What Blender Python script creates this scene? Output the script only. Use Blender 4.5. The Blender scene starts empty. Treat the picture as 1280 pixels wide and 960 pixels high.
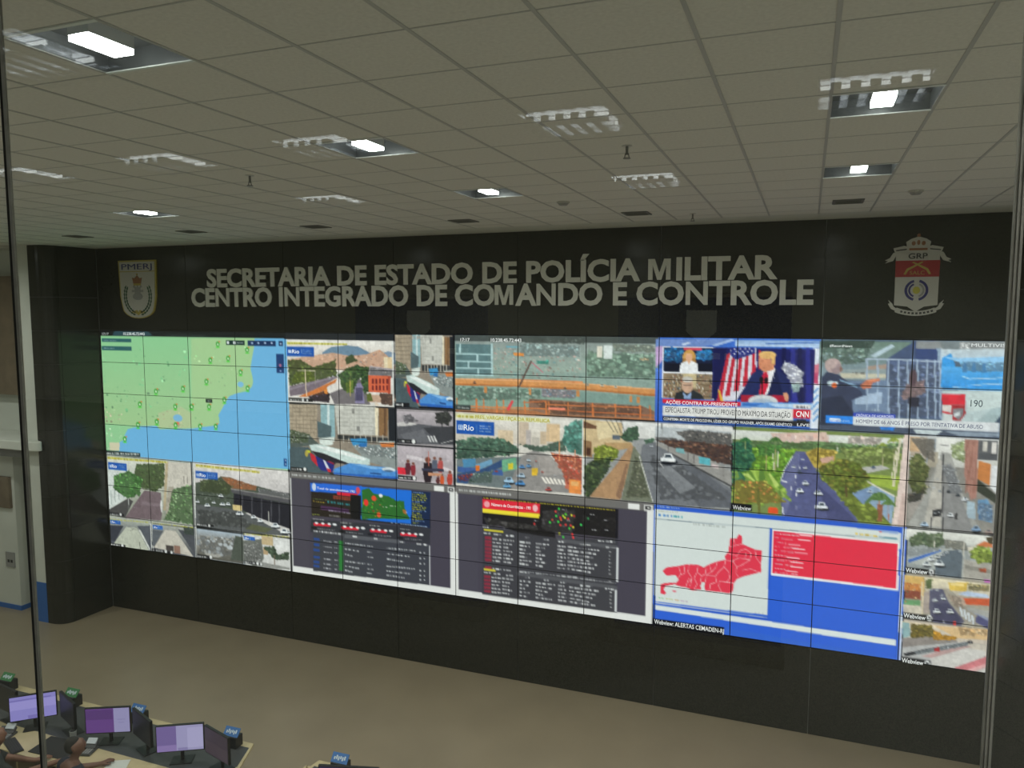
import bpy, bmesh, math, random
import numpy as np
from mathutils import Vector, Matrix

# ------------------------------------------------------------------ camera, world, exposure
S = bpy.context.scene
COL = S.collection
CAM = Vector((13.669, -11.742, 6.269))
YAW, PITCH = -.36815, -.09311
cam_d = bpy.data.cameras.new('camera'); cam = bpy.data.objects.new('camera', cam_d); COL.objects.link(cam)
fwd = Vector((math.sin(YAW)*math.cos(PITCH), math.cos(YAW)*math.cos(PITCH), math.sin(PITCH)))
cam.location = CAM; cam.rotation_euler = fwd.to_track_quat('-Z', 'Y').to_euler()
cam_d.sensor_fit = 'HORIZONTAL'; cam_d.sensor_width = 36; cam_d.lens = 36*956.15/1280; cam_d.clip_start = .05
S.camera = cam
w = bpy.data.worlds.new('world'); S.world = w; w.use_nodes = True
w.node_tree.nodes['Background'].inputs[0].default_value = (.75, .85, .8, 1)
w.node_tree.nodes['Background'].inputs[1].default_value = .02
S.view_settings.view_transform = 'Standard'; S.view_settings.look = 'None'
S.view_settings.exposure = 0; S.view_settings.gamma = 1; S.view_settings.use_curve_mapping = False
S.cycles.max_bounces = 8; S.cycles.transparent_max_bounces = 16; S.cycles.sample_clamp_indirect = 6
LAMP_W = 67          # watts of each open ceiling lamp
SCREEN = 1.1         # brightness of the display wall

U = .65; PW = U*16/9; FZ = 9.0704; CH = (FZ+2.577)*U
GLASS_Y = -10.742; T = .617
def rz(r): return (FZ-r)*U

# ------------------------------------------------------------------ materials
def mat(name, col, rough=.5, metal=0, emit=None, es=1, spec=.5, noise=None, bump=None):
    m = bpy.data.materials.new(name); m.use_nodes = True
    nt = m.node_tree; b = nt.nodes['Principled BSDF']
    b.inputs['Base Color'].default_value = (*col, 1); b.inputs['Roughness'].default_value = rough
    b.inputs['Metallic'].default_value = metal; b.inputs['Specular IOR Level'].default_value = spec
    if emit: b.inputs['Emission Color'].default_value = (*emit, 1); b.inputs['Emission Strength'].default_value = es
    if noise:
        sc, amt = noise
        tc = nt.nodes.new('ShaderNodeTexCoord'); n = nt.nodes.new('ShaderNodeTexNoise'); n.inputs['Scale'].default_value = sc; n.inputs['Detail'].default_value = 6
        r = nt.nodes.new('ShaderNodeValToRGB')
        r.color_ramp.elements[0].color = (*[c*(1-amt) for c in col], 1); r.color_ramp.elements[1].color = (*[min(1, c*(1+amt)) for c in col], 1)
        r.color_ramp.elements[0].position = .3; r.color_ramp.elements[1].position = .7
        nt.links.new(tc.outputs['Object'], n.inputs['Vector']); nt.links.new(n.outputs['Fac'], r.inputs[0]); nt.links.new(r.outputs[0], b.inputs['Base Color'])
        if bump:
            bp = nt.nodes.new('ShaderNodeBump'); bp.inputs['Strength'].default_value = bump; bp.inputs['Distance'].default_value = .002
            nt.links.new(n.outputs['Fac'], bp.inputs['Height']); nt.links.new(bp.outputs[0], b.inputs['Normal'])
    return m
M = dict(
    granite=mat('black_granite', (.0255, .025, .019), .18, noise=(70, .55), spec=.32),
    grout=mat('grout', (.2, .2, .19), .8),
    tile=mat('mineral_tile', (.68, .665, .61), .9, noise=(45, .07), bump=.4),
    rail=mat('grid_rail_paint', (.42, .42, .40), .6),
    plaster=mat('white_plaster', (.56, .57, .52), .9, noise=(3, .05)),
    white=mat('white_paint', (.62, .64, .58), .7, noise=(2, .05)),
    blue=mat('blue_paint', (.03, .13, .42), .6),
    brown=mat('brown_panel', (.17, .13, .085), .6, noise=(5, .2)),
    floor=mat('beige_vinyl', (.295, .24, .163), .3, noise=(1.2, .06), spec=.4),
    black=mat('black_plastic', (.012, .012, .013), .45),
    bezel=mat('panel_bezel', (.006, .006, .007), .5),
    gasket=mat('black_gasket', (.006, .006, .006), .7),
    alu=mat('brushed_aluminium', (.38, .37, .34), .42, .75, noise=(30, .15)),
    letter=mat('satin_steel', (.68, .68, .62), .5, .0),
    letter_side=mat('dark_steel', (.12, .12, .11), .5, .5),
    lamp=mat('lamp_diffuser', (.9, .9, .9), .4, emit=(.95, 1, .96), es=26),
    lampbox=mat('lamp_housing', (.7, .72, .7), .4),
    recess=mat('luminaire_recess', (.11, .115, .12), .35, .2),
    chrome=mat('mirror_louvre', (.75, .77, .8), .18, .9),
    tube=mat('louvre_tube', (.9, .9, .9), .4, emit=(.95, 1, 1), es=3.6),
    vent=mat('vent_grey', (.16, .16, .15), .5),
    dark=mat('dark_cavity', (.02, .02, .02), .9),
    wood=mat('maple_laminate', (.52, .43, .25), .45, noise=(6, .1)),
    gallery=mat('gallery_wall', (.68, .68, .6), .9),
    carpet=mat('gallery_floor', (.2, .2, .18), .9),
    banner=mat('banner_blue', (.015, .03, .16), .7),
    silver=mat('silver_print', (.7, .72, .74), .5),
    cream=mat('crest_white', (.52, .51, .47), .6), gold=mat('crest_gold', (.42, .34, .06), .5),
    yellow=mat('crest_yellow', (.5, .46, .05), .5), red=mat('crest_red', (.36, .012, .018), .5),
    navy=mat('crest_navy', (.02, .02, .16), .5), ink=mat('crest_ink', (.02, .02, .022), .6),
    green=mat('crest_green', (.02, .09, .035), .6), crown=mat('crest_crown', (.28, .12, .05), .5), grey=mat('crest_grey', (.3, .3, .29), .5),
    sgreen=mat('sign_green', (.05, .2, .075), .5), sblue=mat('sign_blue', (.05, .16, .42), .5), swhite=mat('sign_print', (.6, .68, .75), .5),
    skin=mat('brown_skin', (.2, .095, .06), .55), skin2=mat('dark_skin', (.16, .08, .055), .55), hair=mat('short_black_hair', (.02, .018, .016), .85),
    shirt1=mat('dark_green_shirt', (.02, .026, .024), .85), shirt2=mat('navy_shirt', (.016, .02, .035), .85), trousers=mat('dark_trousers', (.015, .016, .02), .9),
    paper=mat('white_paper', (.6, .62, .58), .8), cup=mat('grey_cup', (.35, .36, .34), .5), keys=mat('key_black', (.03, .03, .03), .6),
    phone=mat('phone_grey', (.06, .062, .065), .5), phone_lcd=mat('phone_silver', (.5, .54, .57), .4),
    chair=mat('chair_black', (.02, .02, .022), .8),
)
def screen_mat():
    m = bpy.data.materials.new('display_picture'); m.use_nodes = True; nt = m.node_tree
    b = nt.nodes['Principled BSDF']; b.inputs['Base Color'].default_value = (.01, .01, .01, 1); b.inputs['Roughness'].default_value = .4; b.inputs['Specular IOR Level'].default_value = .2
    a = nt.nodes.new('ShaderNodeAttribute'); a.attribute_name = 'picture'
    nt.links.new(a.outputs['Color'], b.inputs['Emission Color']); b.inputs['Emission Strength'].default_value = SCREEN
    m.cycles.emission_sampling = 'NONE'
    return m
M['screen'] = screen_mat()
def lin(h):
    c = [int(h[i:i+2], 16)/255 for i in (0, 2, 4)]
    return tuple(x/12.92 if x < .04045 else ((x+.055)/1.055)**2.4 for x in c)
_em = {}
def emis(h, s=None):
    k = (h, s)
    if k not in _em:
        m = mat('glow_'+h, (.01, .01, .01), .4, emit=lin(h), es=SCREEN if s is None else s, spec=.2); m.cycles.emission_sampling = 'NONE'; _em[k] = m
    return _em[k]
def glass_mat():
    m = bpy.data.materials.new('window_glass'); m.use_nodes = True; nt = m.node_tree; nt.nodes.clear()
    o = nt.nodes.new('ShaderNodeOutputMaterial'); mx = nt.nodes.new('ShaderNodeMixShader')
    tr = nt.nodes.new('ShaderNodeBsdfTransparent'); tr.inputs[0].default_value = (.955, .975, .955, 1)
    gl = nt.nodes.new('ShaderNodeBsdfGlossy'); gl.inputs['Roughness'].default_value = 0
    lw = nt.nodes.new('ShaderNodeLayerWeight'); lw.inputs[0].default_value = .5
    p = nt.nodes.new('ShaderNodeMath'); p.operation = 'POWER'; p.inputs[1].default_value = 5
    q = nt.nodes.new('ShaderNodeMath'); q.operation = 'MULTIPLY_ADD'; q.inputs[1].default_value = .95; q.inputs[2].default_value = .056
    nt.links.new(lw.outputs['Facing'], p.inputs[0]); nt.links.new(p.outputs[0], q.inputs[0]); nt.links.new(q.outputs[0], mx.inputs[0])
    nt.links.new(tr.outputs[0], mx.inputs[1]); nt.links.new(gl.outputs[0], mx.inputs[2]); nt.links.new(mx.outputs[0], o.inputs[0])
    return m
M['glass'] = glass_mat()

# ------------------------------------------------------------------ mesh helpers
class MB:
    def __init__(s): s.v = []; s.f = []; s.m = []
    def quad(s, a, b, c, d, m=0):
        n = len(s.v); s.v += [a, b, c, d]; s.f.append((n, n+1, n+2, n+3)); s.m.append(m); return s
    def box(s, x0, y0, z0, x1, y1, z1, m=0):
        n = len(s.v); s.v += [(x0, y0, z0), (x1, y0, z0), (x1, y1, z0), (x0, y1, z0), (x0, y0, z1), (x1, y0, z1), (x1, y1, z1), (x0, y1, z1)]
        for f in ((0, 3, 2, 1), (4, 5, 6, 7), (0, 1, 5, 4), (1, 2, 6, 5), (2, 3, 7, 6), (3, 0, 4, 7)): s.f.append(tuple(n+i for i in f)); s.m.append(m)
        return s
    def obox(s, c, ax, ay, az, m=0):
        """box from a centre and three half-axis vectors"""
        c, ax, ay, az = Vector(c), Vector(ax), Vector(ay), Vector(az); n = len(s.v)
        for k in (-1, 1):
            for i, j in ((-1, -1), (1, -1), (1, 1), (-1, 1)): s.v.append(tuple(c+ax*i+ay*j+az*k))
        for f in ((0, 3, 2, 1), (4, 5, 6, 7), (0, 1, 5, 4), (1, 2, 6, 5), (2, 3, 7, 6), (3, 0, 4, 7)): s.f.append(tuple(n+i for i in f)); s.m.append(m)
        return s
    def prism(s, pts, y0, y1, m=0, ms=None):
        """outline in x,z given thickness from y0 (front) to y1"""
        n = len(s.v); k = len(pts)
        s.v += [(x, y0, z) for x, z in pts]+[(x, y1, z) for x, z in pts]
        s.f.append(tuple(range(n, n+k))); s.m.append(m); s.f.append(tuple(range(n+2*k-1, n+k-1, -1))); s.m.append(m)
        for i in range(k):
            j = (i+1) % k; s.f.append((n+j, n+i, n+k+i, n+k+j)); s.m.append(m if ms is None else ms)
        return s
    def slab(s, pts, z0, z1, m=0):
        n = len(s.v); k = len(pts)
        s.v += [(x, y, z1) for x, y in pts]+[(x, y, z0) for x, y in pts]
        s.f.append(tuple(range(n, n+k))); s.m.append(m); s.f.append(tuple(range(n+2*k-1, n+k-1, -1))); s.m.append(m)
        for i in range(k):
            j = (i+1) % k; s.f.append((n+j, n+i, n+k+i, n+k+j)); s.m.append(m)
        return s
    def tube(s, a, b, r0, r1=None, seg=12, m=0):
        a, b = Vector(a), Vector(b); r1 = r0 if r1 is None else r1
        d = (b-a).normalized(); u = d.orthogonal().normalized(); v = d.cross(u); n = len(s.v)
        for p, r in ((a, r0), (b, r1)):
            for i in range(seg):
                t = 2*math.pi*i/seg; s.v.append(tuple(p+(u*math.cos(t)+v*math.sin(t))*r))
        for i in range(seg):
            j = (i+1) % seg; s.f.append((n+i, n+j, n+seg+j, n+seg+i)); s.m.append(m)
        s.f.append(tuple(n+i for i in reversed(range(seg)))); s.m.append(m); s.f.append(tuple(n+seg+i for i in range(seg))); s.m.append(m)
        return s
    def mesh(s, name, mats):
        me = bpy.data.meshes.new(name); me.from_pydata(s.v, [], s.f)
        for m in mats: me.materials.append(m)
        if len(mats) > 1: me.polygons.foreach_set('material_index', s.m)
        bm = bmesh.new(); bm.from_mesh(me); bmesh.ops.recalc_face_normals(bm, faces=bm.faces); bm.to_mesh(me); bm.free()
        return me
    def obj(s, name, mats, parent=None, smooth=False, bevel=0):
        if not isinstance(mats, (list, tuple)): mats = [mats]
        o = bpy.data.objects.new(name, s.mesh(name, mats)); COL.objects.link(o)
        if parent: o.parent = parent
        if smooth: o.data.shade_smooth()
        if bevel:
            b = o.modifiers.new('bevel', 'BEVEL'); b.width = bevel; b.segments = 2; b.limit_method = 'ANGLE'
        return o
def link(name, me, parent=None):
    o = bpy.data.objects.new(name, me); COL.objects.link(o)
    if parent: o.parent = parent
    return o
def empty(name, loc=(0, 0, 0), rot=0):
    o = bpy.data.objects.new(name, None); COL.objects.link(o); o.location = loc; o.rotation_euler = (0, 0, rot); o.empty_display_size = .1
    return o
def tag(o, label, cat, group=None):
    o['label'] = label; o['category'] = cat
    if group: o['group'] = group
    return o
def struct(o): o['kind'] = 'structure'; return o
def copy_tree(o, parent=None):
    c = o.copy(); COL.objects.link(c)
    if parent: c.parent = parent
    for ch in list(o.children): copy_tree(ch, c)
    return c
def text_mesh(s, offset=0., extrude=0.):
    """flat (or raised) lettering as a mesh, baseline at z = 0, in the x,z plane; returns mesh and its width, size 1"""
    cu = bpy.data.curves.new('lettering', 'FONT'); cu.body = s; cu.size = 1; cu.offset = offset; cu.extrude = extrude; cu.resolution_u = 3
    o = bpy.data.objects.new('lettering', cu); COL.objects.link(o)
    dg = bpy.context.evaluated_depsgraph_get(); dg.update()
    me = bpy.data.meshes.new_from_object(o.evaluated_get(dg))
    bpy.data.objects.remove(o); bpy.data.curves.remove(cu)
    me.transform(Matrix(((1, 0, 0, 0), (0, 0, -1, 0), (0, 1, 0, 0), (0, 0, 0, 1))))
    return me
def span(me):
    xs = [v.co.x for v in me.vertices]
    return (min(xs), max(xs)) if xs else (0, 0)
CAP = max(v.co.z for v in text_mesh('H').vertices)

# ------------------------------------------------------------------ setting: granite display wall
wb = struct(MB().box(-.1, .03, 0, 16.28, .25, CH+.2).obj('wall_back', M['grout']))
gap = .005
def slab_panel(x0, z0, x1, z1):
    MB().box(x0+gap, .008, z0+gap, x1-gap, .03, z1-gap).obj('granite_panel', M['granite'], wb)
xs_joint = [-.02]+[PW*2*k for k in range(1, 7)]+[16.2]
for a, b in zip(xs_joint[:-1], xs_joint[1:]):
    slab_panel(a, 0, b, rz(7)-.012); slab_panel(a, rz(0)+.012, b, CH)
MB().box(-.02, .012, rz(7)-.012, 16.2, .03, rz(0)+.012).obj('display_recess', M['dark'], wb)

def side_wall(name, path):
    """granite return of the display wall that rounds a corner; path = plan points, tiles follow it"""
    root = struct(empty(name))
    def strip(pts, off0, off1, z0, z1, mm, nm):
        n = []
        for i, p in enumerate(pts):
            a = Vector(pts[max(0, i-1)]); b = Vector(pts[min(len(pts)-1, i+1)]); d = (b-a).normalized(); n.append(Vector((d.y, -d.x))*sgn)
        mb = MB(); A = [Vector(p)+n[i]*off0 for i, p in enumerate(pts)]; B = [Vector(p)+n[i]*off1 for i, p in enumerate(pts)]
        mb.slab([tuple(p) for p in A]+[tuple(p) for p in reversed(B)], z0, z1)
        return mb.obj(nm, mm, root)
    sgn = 1 if path[-1][0] < path[0][0] else -1
    def cut(s0, s1):
        L = [0]
        for a, b in zip(path[:-1], path[1:]): L.append(L[-1]+math.dist(a, b))
        def at(s):
            for i in range(len(path)-1):
                if s <= L[i+1] or i == len(path)-2:
                    t = (s-L[i])/(L[i+1]-L[i]); return (path[i][0]+(path[i+1][0]-path[i][0])*t, path[i][1]+(path[i+1][1]-path[i][1])*t)
        return [at(s0)]+[p for p, l in zip(path, L) if s0+.01 < l < s1-.01]+[at(s1)], L[-1]
    full, tot = cut(0, 99); full, tot = cut(0, tot)
    strip(full, .02, .05, 0, CH, M['grout'], 'granite_backing')
    marks = [0, .86, tot]
    zs = [0, .63]+[1.29+.66*k for k in range(0, 9)]+[CH]
    for z0, z1 in zip(zs[:-1], zs[1:]):
        for s0, s1 in zip(marks[:-1], marks[1:]):
            pts, _ = cut(s0+.004, s1-.004); strip(pts, 0, .02, z0+.004, z1-.004, M['granite'], 'granite_tile')
    return root
arc = [(-.06-.30*(1-math.cos(t)), -.86-.27*math.sin(t)) for t in [math.pi/2*i/8 for i in range(9)]]
left_path = [(-.03, .0), (-.06, -.86)]+arc[1:]+[(-.5, -1.135)]
side_wall('wall_left', left_path)
side_wall('wall_right', [(16.23+.55*min(1, -y/.86)+(-.03-x), y) for x, y in left_path])

# white side walls beyond the left granite corner
wl = struct(MB().box(-.78, -1.125, .83, -.5, .3, CH).box(-6.5, -.4, .0, -.78, .3, CH, 0).obj('wall_side', M['white']))
MB().box(-.785, -1.13, 0, -.495, -.3, .83).obj('blue_dado', M['blue'], wl)
MB().box(-6.5, -.86, 0, -1.64, -.4, 3.5).obj('low_wall', M['white'], wl)
MB().box(-6.5, -.875, 0, -1.625, -.4, .1).obj('blue_skirting', M['blue'], wl)
MB().box(-6.5, -.62, 4.55, -.8, -.42, 7.02).obj('brown_panel', M['brown'], wl)
lw_ = MB()
edge = [(-6.5, -.4), (-6.5, -1.35), (-.52, -1.35)]+[(-.52+.25*math.sin(t), -1.25-.1*math.cos(t)) for t in [math.pi*i/8 for i in range(1, 8)]]+[(-.52, -1.15), (-.8, -1.14), (-.8, -.4)]
lw_.slab(edge, 3.56, 3.75).obj('ledge', M['white'], wl, bevel=.03)
MB().box(-6.5, -1.2, 3.38, -.86, -.5, 3.56).obj('ledge_shade', M['vent'], wl)  # dark box standing in for the shadow beneath the ledge
MB().box(-6.5, -.92, 2.2, -1.72, -.862, 2.86).obj('brown_board', M['brown'], wl)
sk = MB().box(-2.0, -.885, .92, -1.74, -.862, 1.24).obj('wall_socket', M['grey'], wl)
MB().box(-1.94, -.889, 1.02, -1.88, -.885, 1.08).box(-1.85, -.889, 1.02, -1.79, -.885, 1.08).obj('socket_hole', M['dark'], sk)
struct(MB().box(-6.7, -11.5, 0, -6.5, .3, CH).obj('wall_west', M['white']))
struct(MB().box(17.2, -11.5, 0, 17.4, .3, CH).box(16.28, .03, 0, 17.2, .25, CH+.2).obj('wall_east', M['plaster']))
struct(MB().box(-6.7, -20, -.2, 17.4, .3, 0).obj('floor', M['floor']))

# ------------------------------------------------------------------ ceiling: slab, rails, square tiles
X0, Y0 = 13.135, -6.03
ceil = struct(MB().box(-6.7, -20, CH+.16, 17.4, .3, CH+.3).obj('ceiling', M['plaster']))
MB().box(-6.7, -.72, CH, 17.4, .0, CH+.16).obj('ceiling_border', M['plaster'], ceil)
ix = range(-32, 8); iy = range(-8, 9)
lamp_cells = {(1, -1), (1, 3), (-5, -1), (-5, -5), (-5, 3), (-13, 3)}
added_lamps = {(-24, 3): 'added recessed lamp, out of view above the white side wall', (-21, -2): 'added recessed lamp, out of view above the far end of the desks', (-14, -5): 'added recessed lamp, out of view beside the gallery front'}  # unseen lamps, added to brighten the left side, floor and ceiling
xa, xb = X0+T*ix[0], X0+T*(ix[-1]+1)
ya = Y0+T*iy[0]
for i in list(ix)+[ix[-1]+1]:
    x = X0+T*i; MB().box(x-.011, max(ya, GLASS_Y+.02), CH-.004, x+.011, -.72, CH+.02).obj('grid_rail', M['rail'], ceil)
for j in list(iy):
    y = Y0+T*j
    if y < GLASS_Y+.05: continue
    MB().box(xa, y-.006, CH-.002, xb, y+.006, CH+.019).obj('grid_rail', M['rail'], ceil)
def project(p):
    d = Vector(p)-CAM; r = Vector((math.cos(YAW), -math.sin(YAW), 0)); u = r.cross(fwd); z = d.dot(fwd)
    return (640+956.15*d.dot(r)/z, 480-956.15*d.dot(u)/z, z) if z > .1 else (-9999, -9999, z)
cells = []
for i in ix:
    for j in iy:
        if (i, j) in lamp_cells or (i, j) in added_lamps: continue
        x0, y0 = X0+T*i, Y0+T*j; x1, y1 = x0+T, min(y0+T, -.72)
        y0 = max(y0, GLASS_Y+.02)
        if y1-y0 < .05: continue
        px, py, z = project(((x0+x1)/2, (y0+y1)/2, CH))
        vis = z > .1 and -60 < px < 1340 and -60 < py < 330
        cells.append((-(1/z if vis else -1/abs(z)), x0, y0, x1, y1))
cells.sort()
tile_me = {}
rest = MB()
for k, (_, x0, y0, x1, y1) in enumerate(cells):
    if k < 290:
        key = (round(x1-x0, 3), round(y1-y0, 3))
        if key not in tile_me: tile_me[key] = MB().box(.0105, .0055, 0, key[0]-.0105, key[1]-.0055, .018).mesh('ceiling_tile', [M['tile']])
        o = link('ceiling_tile', tile_me[key], ceil); o.location = (x0, y0, CH)
    else: rest.box(x0+.0105, y0+.0055, CH, x1-.0105, y1-.0055, CH+.018)
rest.obj('ceiling_tile_field', M['tile'], ceil)['kind'] = 'stuff'

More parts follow.
